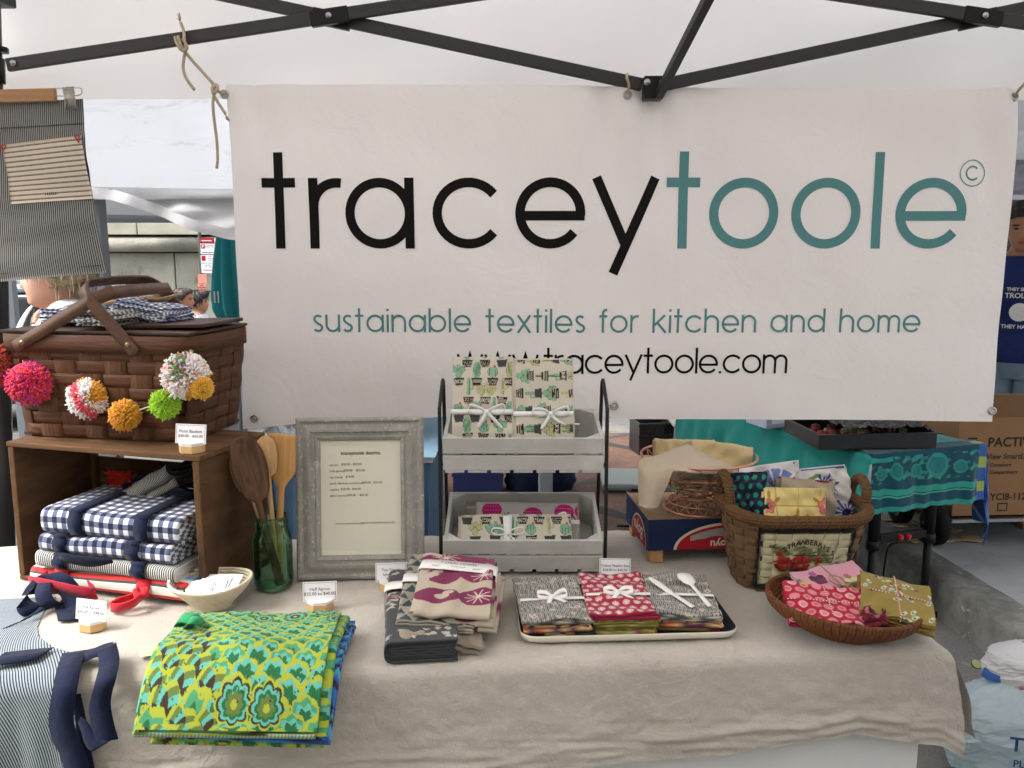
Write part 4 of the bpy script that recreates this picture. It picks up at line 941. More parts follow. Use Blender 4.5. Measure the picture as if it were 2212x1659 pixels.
# ================================================================ FULL APRON over the table edge
fa = thing('full_apron', 'blue pinstriped full apron with navy straps draped over the table edge', 'apron')
ts = np.concatenate([np.linspace(.385, .02, 46), np.linspace(.012, -.05, 14), np.linspace(-.06, -.40, 34)])
sr = np.interp(-ts, [-.385, -.30, -.22, -.16, -.10, -.075, -.05, .02, .06, .12, .4], [-1.075, -1.066, -1.045, -1.015, -.955, -.905, -.865, -.875, -.87, -.845, -.80])
sl = np.full_like(ts, -1.62); u = np.linspace(0, 1, 70); UU = np.repeat(u[:, None], len(ts), 1); SS = sl[None]+(sr-sl)[None]*UU; QQ = np.repeat(ts[None], 70, 0)
k = np.clip(-QQ/.12, 0, 1); h = .0085+.003*vn(SS*1.2, QQ*1.2, 51, 2.2)+k*(.012*np.abs(vn(SS*2.2+.5*QQ, QQ*.35, 53, 1.7)))
crease = .03*np.exp(-((SS-(-1.03+.22*QQ))/.025)**2)*k; XX, YY, ZZ = drape(SS, QQ, h+crease)
sheet('apron_cloth', XX, YY, ZZ, m_apron, fa, uv=(QQ, SS+.10*np.sin(QQ*6)*np.exp(-((SS+1.0)/.2)**2)), th=.002, flip=True)
def onp(x, y, hh=.012): return az(x, y, TZ+hh)
def hangp(x, y, out=.0):
    """a point on the hanging front plane of the cloth, 'out' towards the viewer"""
    p = ay(x, y, TY0); 
    for _ in range(3): s_, _t = inv_t(p); q_ = tw(s_, -.045-out-.10*max(0, TZ-p.z)); p = ay(x, y, q_.y)
    return p
def cuff(path, w, side, nm='strap', mt=m_navy, th=.0016): return G().ribbon(path, w, side, th).obj(nm, mt, fa)
P5 = [onp(-10, 1424, .021), onp(20, 1421, .021), onp(45, 1418, .021), onp(70, 1415, .020), onp(98, 1411, .019)]; cuff(P5, [.058, .060, .060, .058, .050], (.1, 1, 0), 'pocket_trim')
cuff(spline([onp(160, 1408, .018), onp(150, 1440, .022), hangp(140, 1490, .012), hangp(132, 1550, .016), hangp(140, 1595, .02), hangp(158, 1630, .02), hangp(172, 1690, .018)], 6), .047, [(1, .1, .12)]*37)
cuff(spline([hangp(165, 1500, .004), hangp(172, 1540, .004), hangp(178, 1590, .006), hangp(186, 1640, .006), hangp(196, 1700, .006)], 6), [.016+.012*i/24 for i in range(25)], (1, .1, .2))
cuff(spline([onp(172, 1420, .02), onp(192, 1415, .026), onp(214, 1406, .032), onp(232, 1402, .036)], 6), .043, (.15, 1, .25))
cuff(spline([onp(230, 1396, .040), onp(236, 1430, .030), hangp(228, 1470, .02), hangp(216, 1520, .022), hangp(222, 1565, .025), hangp(232, 1600, .026)], 6), [.04]*31, [(1, .2, .35-.01*i) for i in range(31)])
cuff(spline([hangp(232, 1592, .024), hangp(218, 1612, .03), hangp(196, 1598, .026), hangp(182, 1570, .02), hangp(172, 1555, .016)], 6), [.04-.0011*i for i in range(25)], [(.9-.02*i, .2, .3+.03*i) for i in range(25)])
# neck strap bundle and ring at the bib
cuff(spline([onp(62, 1285, .02), onp(78, 1262, .05), onp(105, 1240, .075), onp(130, 1250, .07), onp(150, 1275, .045), onp(165, 1305, .02), onp(160, 1330, .008)], 6), [.05]*37, [(1, -.35+.02*i, .25) for i in range(37)])
cuff(spline([onp(70, 1268, .03), onp(60, 1285, .045), onp(48, 1300, .035), onp(62, 1316, .02), onp(85, 1312, .016), onp(104, 1300, .014)], 6), [.03+.012*math.sin(PI*i/30) for i in range(31)], [(.2, 1, .55)]*31)
cuff(spline([onp(104, 1302, .022), onp(86, 1318, .020), onp(64, 1332, .018), onp(40, 1345, .013), onp(20, 1352, .012)], 6), [.034, .034]+[.03]*23, (.55, .8, .1))
cuff(spline([onp(100, 1250, .06), onp(92, 1275, .055), onp(100, 1300, .035), onp(118, 1310, .02)], 6), [.036]*19, [(1, .2, .35)]*19)
cuff(spline([onp(140, 1300, .012), onp(146, 1318, .012), onp(152, 1340, .010)], 6), .052, (1, .15, 0))
c_ = onp(112, 1296, .016); G().tube([c_+Vector((.022*math.cos(a)*1.2, .018*math.sin(a), .012*math.sin(a)-.002)) for a in np.linspace(0, 2*PI, 26)[:-1]], .0028, 8, True).obj('ring', m_brass, fa)
G().tube([c_+Vector((.003+.022*math.cos(a)*1.2, .018*math.sin(a)-.006, .012*math.sin(a)+.004)) for a in np.linspace(0, 2*PI, 26)[:-1]], .0028, 8, True).obj('ring', m_brass, fa)
# ================================================================ ROPE BOWL with business cards
def coil_prof(outer, inner, rr): return None
def coil_bowl(name, label, cat, loc, prof, rr, mt, mt2, n=72, sx=1., sy=1., rz=0., wob=None):
    """bowl of coiled rope: one round coil per (radius, height)"""
    b = thing(name, label, cat, loc, rz); N = len(prof)
    for i, (r_, z_) in enumerate(prof):
        pts = []
        for k in range(n):
            a = 2*PI*k/n; q_ = wob(a, i/(N-1)) if wob else (1, 0); pts.append((r_*math.cos(a)*sx*q_[0], r_*math.sin(a)*sy*q_[0], z_+q_[1]))
        G().tube(pts, rr, 8, True).obj('rim_coil' if i == N-1 else 'coil', mt2(i) if callable(mt2) else mt, b)
    return b
def rope_b(t):
    x, y, z = t.xyz(); return (x*260+y*260+z*500).sin()*.5+.5
m_rope = mat('cream_rope', S('#cdc4a8'), .9, var=.15, vs=60, bump=.5, bfn=lambda t: (t.xyz()[0]*300+t.xyz()[1]*260+t.xyz()[2]*420).sin()*.5+.5, bd=.002)
def rope_rim(t):
    x, y, z = t.xyz(); return t.mix((x+.052).lt(.0), S('#d6cdb6'), t.mix(y.gt(.03), S('#e4dfd8'), S('#a58a6a')))
m_rope_w = mat('cream_rope_rim', rope_rim, .9, bump=.5, bs=200)
bp = az(452, 1322); rows = 12
prof = [(.030+.006*min(i, 2)+.0245*(i/(rows-1))**.75, .004+.062*(i/(rows-1))**1.1) for i in range(rows)]
prof = [(.038+.046*math.sin(min(1, i/(rows-1)*1.05)*PI/2)**1.0*(.35+.65*i/(rows-1)), .0045+.0052*i) for i in range(rows)]
rope_bowl = coil_bowl('rope_bowl', 'cream coiled rope bowl with patches on its rim holding business cards', 'bowl', Vector((bp.x, bp.y+.02, TZ+.0055)), prof, .0036, m_rope, lambda i: m_rope_w if i == rows-1 else m_rope, 72, 1.12, .8, R(4), lambda a, f: (1, f*f*(.010*math.cos(a)**2*(1 if math.cos(a) > 0 else .35)+.006*math.sin(a))))
G().lathe([(0, .002), (.05, .003)], 40, sx=1.12, sy=.8).obj('base', m_rope, rope_bowl)
def panel_base(mt, par, w, h, M, nm='card', th=.0004): return G().box((-w/2, -h/2, -th), (w/2, h/2, th), M).obj(nm, mt, par)
m_bcard = mat('business_card_paper', S('#efeff1'), .5)
for i, (dx, dy, rz_, dz) in enumerate(((.010, -.008, .12, .052), (.018, -.004, -.05, .055), (-.012, -.004, .3, .049), (.026, .002, -.18, .058))):
    c = thing('business_card', ['business card lying across the front of the rope bowl', 'business card fanned in the middle of the rope bowl', 'business card lowest at the near left of the rope bowl', 'topmost business card at the back right of the rope bowl'][i], 'card', rope_bowl.location+Vector((dx, dy, dz)), group='business cards in the rope bowl', rot=(R(28), R(-4), rz_))
    panel_base(m_bcard, c, .088, .05, None); 
    for j in range(4): G().box((-.01+.004*j, -.016, .0005), (-.0085+.004*j, .012-.004*(j % 2), .0007)).obj('print_line', mat('grey_print', S('#6f6f76'), .7), c)
    G().box((.02, -.014, .0005), (.0235, .014, .0007)).obj('print_name', mat('grey_print', S('#6f6f76'), .7), c)
G().box((-.06, -.012, .03), (-.035, .0, .045)).obj('card_box', mat('maroon_card', S('#7a2a3a'), .6), rope_bowl)
# ================================================================ PEACOCK PRINT APRON STACK
LIME, AQUA, TEALG, GRN, BRN, OLV = S('#a9b436'), S('#63b5a4'), S('#4c9a6c'), S('#1f6a3c'), S('#3a2d1b'), S('#61793a')
def fan(p, cx, cy, r, rot, cols, nz=7, jag=.12, spread=1.15, sy=1.):
    a, b = p.loc(cx, cy, rot); b = b/sy; m0 = (np.abs(a) < r*1.3) & (np.abs(b) < r*1.3)
    if not m0.any(): return
    idx = np.where(m0)[0]; a, b = a[idx], b[idx]; q = np.hypot(a, b); th = np.arctan2(b, a)-PI/2; th = (th+PI) % (2*PI)-PI
    for k, (f_, col) in enumerate(cols):
        lim = f_*r*(1-.28*(np.abs(th)/spread)**2)*(1+jag*(.5+.5*k)*(np.abs(((th*nz/PI+.25*k) % 1)-.5)*2-.5)); ok = (q < lim) & (np.abs(th) < spread*(.75+.25*f_)) ; p.c[idx[ok]] = col
def flower(p, cx, cy, r, cols, n=8, sy=1., rot=0.):
    for f_, col in cols: p.petals(cx, cy, r*f_, n, col, rot, .22, sy)
def peacock(u, v, k=None, blue=False):
    """u across (m), v depth (m); drawn on a .44 x .40 panel"""
    if blue: L_, A_q, T_q, G_q, B_q, O_q = S('#2f3350'), S('#4fb3d2'), S('#3f74c0'), S('#3f68b8'), S('#2b2735'), S('#4f8fd8')
    else: L_, A_q, T_q, G_q, B_q, O_q = LIME, AQUA, TEALG, GRN, BRN, OLV
    p = Paint((u*1.32) % .47, v*1.30, L_); rg_ = np.random.RandomState(8 if not blue else 5)
    c1 = [(1, L_), (.87, T_q), (.72, A_q), (.56, G_q)]; c2 = [(1, L_), (.82, A_q), (.66, G_q), (.3, O_q)]; c3 = [(1, L_), (.88, A_q), (.70, G_q), (.34, O_q)]; c4 = [(1, L_), (.88, O_q), (.74, A_q), (.60, B_q)]; c5 = [(1, L_), (.78, T_q), (.5, G_q), (.3, B_q)]
    y = .44; row = 0
    while y > -.06:                                        # overlapping scallops, larger towards the viewer
        r_ = .026+.030*(1-max(0, y)/.44); n_ = int(.50/(1.28*r_))+2
        for i in range(n_):
            t_ = rg_.rand(); left = (i*1.28*r_ < .15 and y < .22)
            cs = c4 if (left and t_ < .8) else (c1 if t_ < .42 else c3 if t_ < .72 else c5 if t_ < .88 else c2)
            fan(p, (i-.3+.5*(row % 2))*1.28*r_+rg_.uniform(-.004, .004), y+rg_.uniform(-.003, .003), r_*(1.25 if left else 1.06), rg_.uniform(-.22, .22)+(-.5 if left else 0), cs, 4 if left else 5, .30 if left else .17, 1.15)
        y -= .62*r_; row += 1
    for (cx, cy, r_) in ((.15, .37, .046), (.25, .39, .032), (.31, .335, .034), (.39, .365, .038), (.225, .325, .028), (.43, .315, .03), (.07, .40, .028)):
        flower(p, cx, cy, r_, [(1.06, L_), (1, B_q), (.86, T_q), (.7, A_q), (.48, O_q if r_ > .035 else B_q), (.18, L_)], 9, .9)
    for (cx, cy) in ((.225, .055), (.305, .05)): flower(p, cx, cy, .044, [(1.12, L_), (1, B_q), (.86, A_q), (.68, G_q), (.5, O_q), (.2, L_)], 8)
    rg2 = np.random.RandomState(3)
    for i in range(150): 
        cx, cy = rg2.uniform(.0, .45), rg2.uniform(0, .16); p.ell(cx, cy, .0022, .0022, [G_q, B_q, A_q, T_q][rg2.randint(4)])
    return p.c
m_peac = mat('peacock_print_cotton', 'attr', .75, sheen=.1, bump=.15, bs=40, bd=.004)
pk = thing('peacock_apron', 'lime and turquoise peacock print apron folded on top at the table edge', 'apron', group='folded print aprons')
s0a, t0a = inv_t(az(565, 1343)); 
def edge_warp(s0, tmid, yaw, lift=0.):
    def f(Xs, Ys, Zs):
        c, n = math.cos(yaw), math.sin(yaw); s_, t_ = s0+Xs*c-Ys*n, tmid+Xs*n+Ys*c
        return drape(s_+.10*np.clip(t_, -1, .2)*-1*0, t_, Zs+lift+.004, .10, .55)
    return f
pw, pd_ = .335, .28
folded('folded_cloth', pw, pd_, 3, .0085, m_peac, pk, 3, .006, 200, 240, col=lambda u, v, k: peacock(u, v), warp=edge_warp(-.532, .002, R(-3.0), .030), und=.5)
pk2 = thing('blue_print_apron', 'blue floral print apron folded between the two lime print aprons', 'apron', group='folded print aprons')
folded('folded_cloth', pw+.006, pd_+.012, 3, .0062, m_peac, pk2, 4, .006, 90, 120, col=lambda u, v, k: peacock(u*.8, v*.8, blue=True), warp=edge_warp(-.521, -.004, R(-5.0), .011), und=.4)
pk3 = thing('peacock_apron', 'lime print apron folded at the bottom of the print apron stack', 'apron', group='folded print aprons')
folded('folded_cloth', pw-.02, pd_+.02, 2, .0052, m_peac, pk3, 5, .006, 80, 80, col=lambda u, v, k: peacock(u+.1, v), warp=edge_warp(-.525, -.010, R(-3.5), .0), und=.3)
# overlocked hem along the left and front edge of the top apron
m_serge = mat('sage_overlock_thread', lambda t: t.mix((t.xyz()[0]*900+t.xyz()[1]*900).sin().gt(0), S('#7f9c7c'), S('#a9bfa0')), .9)
wf = edge_warp(-.532, .002, R(-3.0), .030)
def wpts(L): 
    a = np.array(L, dtype=float); x, y, z = wf(a[:, 0], a[:, 1], a[:, 2]); return [Vector((x[i], y[i], z[i])) for i in range(len(x))]
G().ribbon(wpts([(-pw/2-.004, -pd_/2-.004+pd_*i/30, .0155) for i in range(31)]), .010, (1, 0, .35), .0025).obj('overlock_hem', m_serge, pk)
G().ribbon(wpts([(-pw/2-.01+(pw)*i/30, -pd_/2-.006, .0115-.002*math.sin(i)) for i in range(31)]), .011, (0, -.35, 1), .0025).obj('overlock_hem', m_serge, pk)
m_grnr = mat('green_ribbon', S('#25935a'), .7, sheen=.2, bump=.2, bs=200)
q = lambda x, y, hh=.03: az(x, y, TZ+hh)
for pts, w_, sd in (([q(408, 1360, .035), q(390, 1352, .05), q(384, 1342, .065), q(396, 1334, .075), q(415, 1336, .075), q(428, 1345, .06), q(420, 1352, .045)], .026, (.3, .9, .5)), ([q(400, 1352, .06), q(410, 1340, .085), q(430, 1342, .08), q(440, 1352, .05)], .022, (.1, 1, .3)), ([q(394, 1356, .045), q(388, 1370, .03), q(376, 1384, .018), q(352, 1386, .012)], .02, (.8, .6, .2)), ([q(390, 1350, .05), q(386, 1370, .03), q(392, 1386, .025)], .018, (1, .2, .3))):
    G().ribbon(spline(pts, 6), w_, sd, .0015).obj('ribbon', m_grnr, pk)
m_tag = mat('manila_tag', S('#e6d9ae'), .7, var=.05)
Mt = Matrix.Translation(q(350, 1402, .010)) @ Matrix.Rotation(R(28), 4, 'Z') @ Matrix.Rotation(R(4), 4, 'Y')
g = G(); g.prism([(-.045, -.025), (.03, -.025), (.045, -.012), (.045, .012), (.03, .025), (-.045, .025)], 0, .0006, Mt); tgo = g.obj('swing_tag', m_tag, pk)
for i in range(3): G().box((-.03, -.012+.007*i, .0008), (.012-.008*i, -.0112+.007*i, .001), Mt).obj('print_line', m_cink, tgo)
G().tube([Mt @ Vector((.036, 0, .0006)), Mt @ Vector((.036, 0, .0012))], .006, 14).obj('tag_eyelet', mat('brown_eyelet', S('#8a5a4a'), .6), tgo)
# ================================================================ JAR OF WOODEN UTENSILS
jp = az(587, 1284); JC = Vector((jp.x-.003, jp.y+.035, TZ+.0055))
jar = thing('mason_jar', 'green glass mason jar holding wooden utensils beside the crate', 'jar', JC)
def glassmat():
    m = bpy.data.materials.new('green_glass'); m.use_nodes = True; nt = m.node_tree; nt.nodes.clear(); o = nt.nodes.new('ShaderNodeOutputMaterial'); mx = nt.nodes.new('ShaderNodeMixShader'); t = nt.nodes.new('ShaderNodeBsdfTransparent'); g = nt.nodes.new('ShaderNodeBsdfGlossy'); f = nt.nodes.new('ShaderNodeLayerWeight'); f.inputs[0].default_value = .28
    t.inputs[0].default_value = (*S('#dcefe2'), 1); g.inputs['Roughness'].default_value = .04; g.inputs['Color'].default_value = (*S('#d8ecdc'), 1)
    mr = nt.nodes.new('ShaderNodeMath'); mr.operation = 'MULTIPLY'; mr.inputs[1].default_value = .75; nt.links.new(f.outputs['Fresnel'], mr.inputs[0]); nt.links.new(mr.outputs[0], mx.inputs[0]); nt.links.new(t.outputs[0], mx.inputs[1]); nt.links.new(g.outputs[0], mx.inputs[2]); nt.links.new(mx.outputs[0], o.inputs[0]); return m
m_glass = glassmat()
po = [(0, 0), (.036, 0), (.044, .004), (.0475, .014), (.048, .03), (.048, .120), (.0465, .134), (.040, .146), (.0385, .150), (.0405, .152), (.0405, .156), (.0385, .159), (.0385, .163), (.041, .165), (.041, .169), (.0385, .172), (.0385, .182), (.0392, .185), (.0375, .186)]
pi_ = [(.0355, .185), (.0352, .150), (.037, .146), (.0435, .133), (.045, .118), (.045, .03), (.0445, .015), (.040, .008), (0, .0075)]
G().lathe(po+pi_, 56).obj('glass', m_glass, jar)
m_waln = mat('walnut', wood(S('#4a3328'), S('#6b4d3b'), S('#2f2019'), (60, 60, 4)), .5)
m_beech = mat('beech', wood(S('#b38a60'), S('#c49c70'), S('#94704c'), (90, 90, 3)), .55)
m_bamb = mat('bamboo', wood(S('#b5854f'), S('#c59a62'), S('#966a3c'), (140, 20, 2)), .5)
m_olive = mat('olive_wood', wood(S('#8a6a4a'), S('#a5835c'), S('#5d452f'), (60, 60, 4)), .5)
def uten(nm, lab, base, tip, L, bw, bl, hw, mt, spin, sq=False, flat=False, cup=.35):
    """base/tip offsets (x,y) from the jar axis at z=.012 and z=.30"""
    b = JC+Vector((base[0], base[1], .014)); d = (JC+Vector((tip[0], tip[1], .30))-b).normalized(); xa = (Vector((1, 0, 0))-d*d.x).normalized(); ya = d.cross(xa); q_ = Matrix((xa, ya, d)).transposed().to_4x4()
    o = spoonish(nm, L, bw, bl, hw, mt, (0, 0, 0), (0, 0, 0), lab, 'utensil', .0045, flat, None, sq, 'wooden utensils in the jar', cup); o.matrix_world = Matrix.Translation(b) @ q_ @ Matrix.Rotation(spin, 4, 'Z'); return o
uten('wooden_spoon', 'dark walnut spoon with carved streaks, front of the jar', (.022, -.022), (-.034, -.034), .385, .086, .16, .0095, m_waln, R(8), cup=-.5)
uten('wooden_spoon', 'pale beech spoon leaning out furthest left of the jar', (.02, -.005), (-.068, .012), .345, .062, .11, .0065, m_beech, R(25))
uten('wooden_spoon', 'olive wood spoon tucked behind the walnut spoon in the jar', (.012, .012), (-.052, .02), .33, .05, .09, .007, m_olive, R(-20))
uten('wooden_spoon', 'narrow beech spoon between the walnut spoon and the bamboo spatula', (.012, -.012), (-.004, .004), .37, .056, .10, .007, m_beech, R(20))
uten('spatula', 'flat square bamboo spatula at the right of the jar', (.010, -.005), (.026, .02), .372, .074, .135, .010, m_bamb, R(-8), sq=True, flat=True)
m_pkh = mat('pink_stained_wood', S('#b03a5a'), .55, var=.1); m_orh = mat('orange_stained_wood', S('#b5653a'), .55, var=.1)
G().beam(JC+Vector((-.016, -.037, .115)), JC+Vector((.016, -.036, .012)), .020, .004, (0, -1, .2), bev=.001).obj('painted_handle_end', m_pkh, jar)
G().beam(JC+Vector((.0, -.033, .150)), JC+Vector((.026, -.029, .03)), .026, .004, (0, -1, .2), bev=.001).obj('painted_handle_end', m_orh, jar)
# ================================================================ PRICE LIST IN GREY FRAME
fb = (az(645, 1257)+az(916, 1251))/2; FYAW = math.atan2(az(916, 1251).y-az(645, 1257).y, az(916, 1251).x-az(645, 1257).x)
fr = thing('picture_frame', 'distressed grey picture frame holding a printed price list', 'frame', Vector((fb.x, fb.y+.004, TZ+.0055)), rot=(R(-9), 0, FYAW))
FW, FH, FB = .322, .412, .060
def distress(t):
    c = t.mix(t.smooth(t.noise(18, 5, .7), .35, .7), S('#8c8a83'), S('#a09d96')); sc = t.noise(110, 4, .75)
    sc2 = t.noise(14, 4, .7); c = t.mix(t.smooth(sc*.7+sc2*.35, .58, .66)*.6, c, S('#d0ccc4')); return t.mix(t.smooth(t.noise(9, 3, .8), .70, .74), c, S('#9a7a45'))
m_dist = mat('distressed_grey_paint', distress, .7, bump=.6, bfn=lambda t: t.noise(60, 4, .7), bd=.003)
mold = [(0, 0), (0, .016), (.004, .020), (.009, .021), (.013, .015), (.017, .014), (.030, .019), (.036, .0195), (.040, .013), (.046, .012), (.050, .015), (.055, .012), (.059, .007), (.060, .0)]
cor = [(-FW/2, 0), (FW/2, 0), (FW/2, FH), (-FW/2, FH)]; inn = [(1, 1), (-1, 1), (-1, -1), (1, -1)]
for i in range(4):
    a, b = cor[i], cor[(i+1) % 4]; ia, ib = inn[i], inn[(i+1) % 4]; V, F = [], []; m_ = len(mold)
    for (c, ic) in ((a, ia), (b, ib)):
        for (d_, h_) in mold: V.append((c[0]+ic[0]*d_, -h_, c[1]+ic[1]*d_))
    F = [(k, k+1, m_+k+1, m_+k) for k in range(m_-1)]; me = np_mesh('frame_rail', V, F, False); link('frame_rail', me, m_dist, fr)
G().box((-FW/2+.004, .0005, .004), (FW/2-.004, .006, FH-.004)).obj('backing', mat('kraft_backing', S('#6b5a44'), .8), fr)
pap = G().box((-FW/2+FB-.004, -.0015, FB-.004), (FW/2-FB+.004, -.0005, FH-FB+.004)).obj('price_list', mat('cream_paper', S('#f4f2df'), .75), fr)
m_pt = mat('print_black', S('#37352f'), .7)
xl = -FW/2+FB+.022; yt = FH-FB
def pl(tx, x, z, sz, al='LEFT', b=0.): write(tx, sz, m_pt, pap, (x, -.0019, z), align=al, bold=b)
pl('traceytoole designs', .0, yt-.036, .0128, 'CENTER', .00025)
for i, (a, b, dx) in enumerate((('aprons', '$30.00 - $50.00', .030), ('kids aprons', '$30.00  - $35.00', .036), ('tea towels', '$18.00', .040), ('picnic blankets and throws', '$40.00 - $55.00', .082), ('napkins', '$28.00 - $40.00', .028), ('table runners', '$30.00  - $45.00', .044))):
    pl(a, xl, yt-.064-i*.0158, .0080); pl(b, xl+dx, yt-.063-i*.0158, .0080)
pl('www.traceytoole.com', xl+.014, yt-.214, .0080); pl('www.traceytoole.etsy.com', xl+.078, yt-.213, .0080)
m_pane = mat('frame_glass', S('#ffffff'), .03, trans=1., ior=1.45)
def pane_mat():
    m = bpy.data.materials.new('picture_glass'); m.use_nodes = True; nt = m.node_tree; nt.nodes.clear(); o = nt.nodes.new('ShaderNodeOutputMaterial'); mx = nt.nodes.new('ShaderNodeMixShader'); t = nt.nodes.new('ShaderNodeBsdfTransparent'); g = nt.nodes.new('ShaderNodeBsdfGlossy'); f = nt.nodes.new('ShaderNodeFresnel'); f.inputs[0].default_value = 1.52
    g.inputs['Roughness'].default_value = .02; mx.inputs[0].default_value = .07; nt.links.new(t.outputs[0], mx.inputs[1]); nt.links.new(g.outputs[0], mx.inputs[2]); nt.links.new(mx.outputs[0], o.inputs[0]); return m
m_pane = pane_mat()
G().box((-FW/2+FB-.003, -.0042, FB-.003), (FW/2-FB+.003, -.0032, FH-FB+.003)).obj('glass', m_pane, fr)
G().beam((0, .008, .30), (0, .10, .004), .05, .003, (0, 1, 1)).obj('easel_leg', mat('kraft_backing', S('#6b5a44'), .8), fr)
# ================================================================ TWO-TIER CRATE RACK
RX0, RX1, RYF = -.174, .231, 2.115; RW = RX1-RX0; RC = (RX0+RX1)/2
m_wire = mat('black_wire', S('#141416'), .45, spec=.4)
def wash(t):
    c = t.mix(t.smooth(t.noise(5, 4, .6), .40, .68), S('#b3b2ad'), S('#c9c8c3')); c = t.mix(t.smooth(t.noise(3.2, 3, .5, stretch=(1, 1, .5)), .55, .74), c, S('#96979a'))
    return t.mix(t.smooth(t.noise(120, 3, .7), .66, .72)*.6, c, S('#dedbd3'))
m_wash = mat('grey_washed_wood', wash, .6, orand=.07, bump=.25, bs=1., bd=.002, stretch=(10, 120, 120))
rk = thing('wire_rack', 'black wire two-tier rack carrying two grey washed crates', 'rack', (RC, RYF, TZ+.0055))
for sx in (-1, 1):
    x = sx*(RW/2+.008)
    G().tube(spline([(x, -.012, .005), (x, -.006, .2), (x, .0, .415), (x-.0, .008, .44), (x, .10, .487), (x, .12, .49), (x, .135, .475), (x, .15, .40), (x, .185, .2), (x, .215, .004)], 5), .0048, 8).obj('side_wire', m_wire, rk)
    G().tube([(x, -.012, .0045), (x, .216, .0045)], .0045, 8).obj('foot_wire', m_wire, rk)
    for zz in (.040, .295): G().tube([(x, -.004, zz), (x*.93, .0, zz-.004), (x*.93, .2, zz+.032), (x, .19, zz+.035)], .004, 8).obj('shelf_wire', m_wire, rk)
G().tube([(-RW/2-.008, .214, .006), (RW/2+.008, .214, .006)], .0045, 8).obj('back_wire', m_wire, rk)
def slat_crate(label, zf, tilt, D=.225):
    c = thing('slatted_crate', label, 'crate', (RC, RYF-.004, TZ+.0055+zf), group='washed crates on the wire rack', rot=(tilt, 0, 0)); w = RW; t = .0075
    for za, zb in ((.012, .051), (.057, .098)):
        G().box((-w/2, 0, za), (w/2, t, zb), bev=.0012).obj('slat', m_wash, c); G().box((-w/2, D-t, za), (w/2, D, zb+.0), bev=.0012).obj('slat', m_wash, c)
    for sx in (-1, 1):
        xa = sx*(w/2-.0005); xb = sx*(w/2-.010)
        for za, zb in ((.012, .051), (.057, .098)): G().box((min(xa, xb), t+.0004, za), (max(xa, xb), D-t-.0004, zb), bev=.001).obj('end_slat', m_wash, c)
        for yy, sy in ((t+.0003, 1), (D-t-.0003, -1)):
            G().prism([(sx*(w/2-.0105), yy), (sx*(w/2-.045), yy), (sx*(w/2-.0105), yy+sy*.032)], .012, .0972).obj('corner_block', m_wash, c)
    n = 7; bw = w/n
    for i in range(n): G().box((-w/2+i*bw+.005, .0, .0045), (-w/2+(i+1)*bw-.005, D, .0115), bev=.001).obj('base_slat', m_wash, c)
    return c
c_up = slat_crate('upper grey washed slatted crate of the wire rack', .268, R(9)); c_lo = slat_crate('lower grey washed slatted crate of the wire rack', .006, R(14), .245)
# ---------------------------------------------------------------- cactus print
LIN, MINT, PALE, DKG, BLK = S('#d8d0bf'), S('#8fb99a'), S('#c3c08e'), S('#4e6f58'), S('#26231f')
def cactus(p, cx, cy, s, kind, rot=0.):
    """one potted cactus about s tall, standing at cx,cy"""
    cr, sr_ = math.cos(rot), math.sin(rot)
    def at(a, b): b -= .1; return cx+(a*cr-b*sr_)*s, cy+(a*sr_+b*cr)*s
    def E(a, b, rx, ry, col, ro=0., inner=0.): p.ell(*at(a, b), rx*s, ry*s, col, rot+ro, inner)
    def Rc(a, b, w, h, col, taper=0.): p.rect(*at(a, b), w*s, h*s, col, rot, taper)
    g_ = MINT if kind % 3 != 1 else PALE
    if kind % 5 == 0:
        E(0, .28, .2, .42, DKG); E(0, .28, .185, .405, g_)
        for k in (-.1, -.03, .05, .12): E(k, .28, .014, .36-.5*abs(k), DKG)
    elif kind % 5 == 1:
        for a, b, ro in ((-.2, .25, .35), (.2, .25, -.35), (0, .32, 0), (-.32, .15, .7), (.32, .15, -.7)): E(a, b, .1, .27, DKG, ro); E(a, b, .088, .258, g_, ro)
    elif kind % 5 == 2:
        for a, b, r_ in ((0, .1, .17), (-.2, .32, .14), (.19, .3, .15), (.02, .42, .13), (-.3, .5, .09), (.3, .5, .1)): E(a, b, r_, r_*1.15, DKG); E(a, b, r_-.014, r_*1.15-.014, g_)
        for i in range(9): E(-.2+.05*i, .15+.04*((i*7) % 6), .014, .014, BLK)
    elif kind % 5 == 3:
        E(0, .18, .26, .26, DKG); E(0, .18, .245, .245, g_)
        for k in (-.14, 0, .14): E(k, .18, .014, .22, DKG)
        E(.1, .46, .06, .06, S('#c4474e'))
    else:
        Rc(0, .35, .17, .75, g_); E(0, .72, .085, .07, g_); Rc(.22, .42, .1, .35, g_); Rc(.14, .27, .2, .09, g_); Rc(0, .35, .012, .74, DKG); Rc(.05, .35, .012, .74, DKG)
    pk_ = kind % 4; pc_ = BLK if pk_ != 2 else S('#4a4a4c'); Rc(0, -.28, .46, .34, pc_, .18)
    if pk_ == 0:
        for k in (-.36, -.28, -.2): Rc(0, k, .44, .03, S('#cfc9b8'))
    elif pk_ == 1:
        for k in (-.16, -.05, .06, .17): E(k, -.28, .05, .1, S('#d6d0c0')); E(k, -.28, .022, .06, BLK)
    elif pk_ == 3:
        for k in range(5):
            for j in range(3): E(-.18+.09*k+.045*(j % 2), -.39+.09*j, .025, .025, S('#d8d2c2'))
    Rc(0, -.46, .4, .025, S('#b98a4a'))
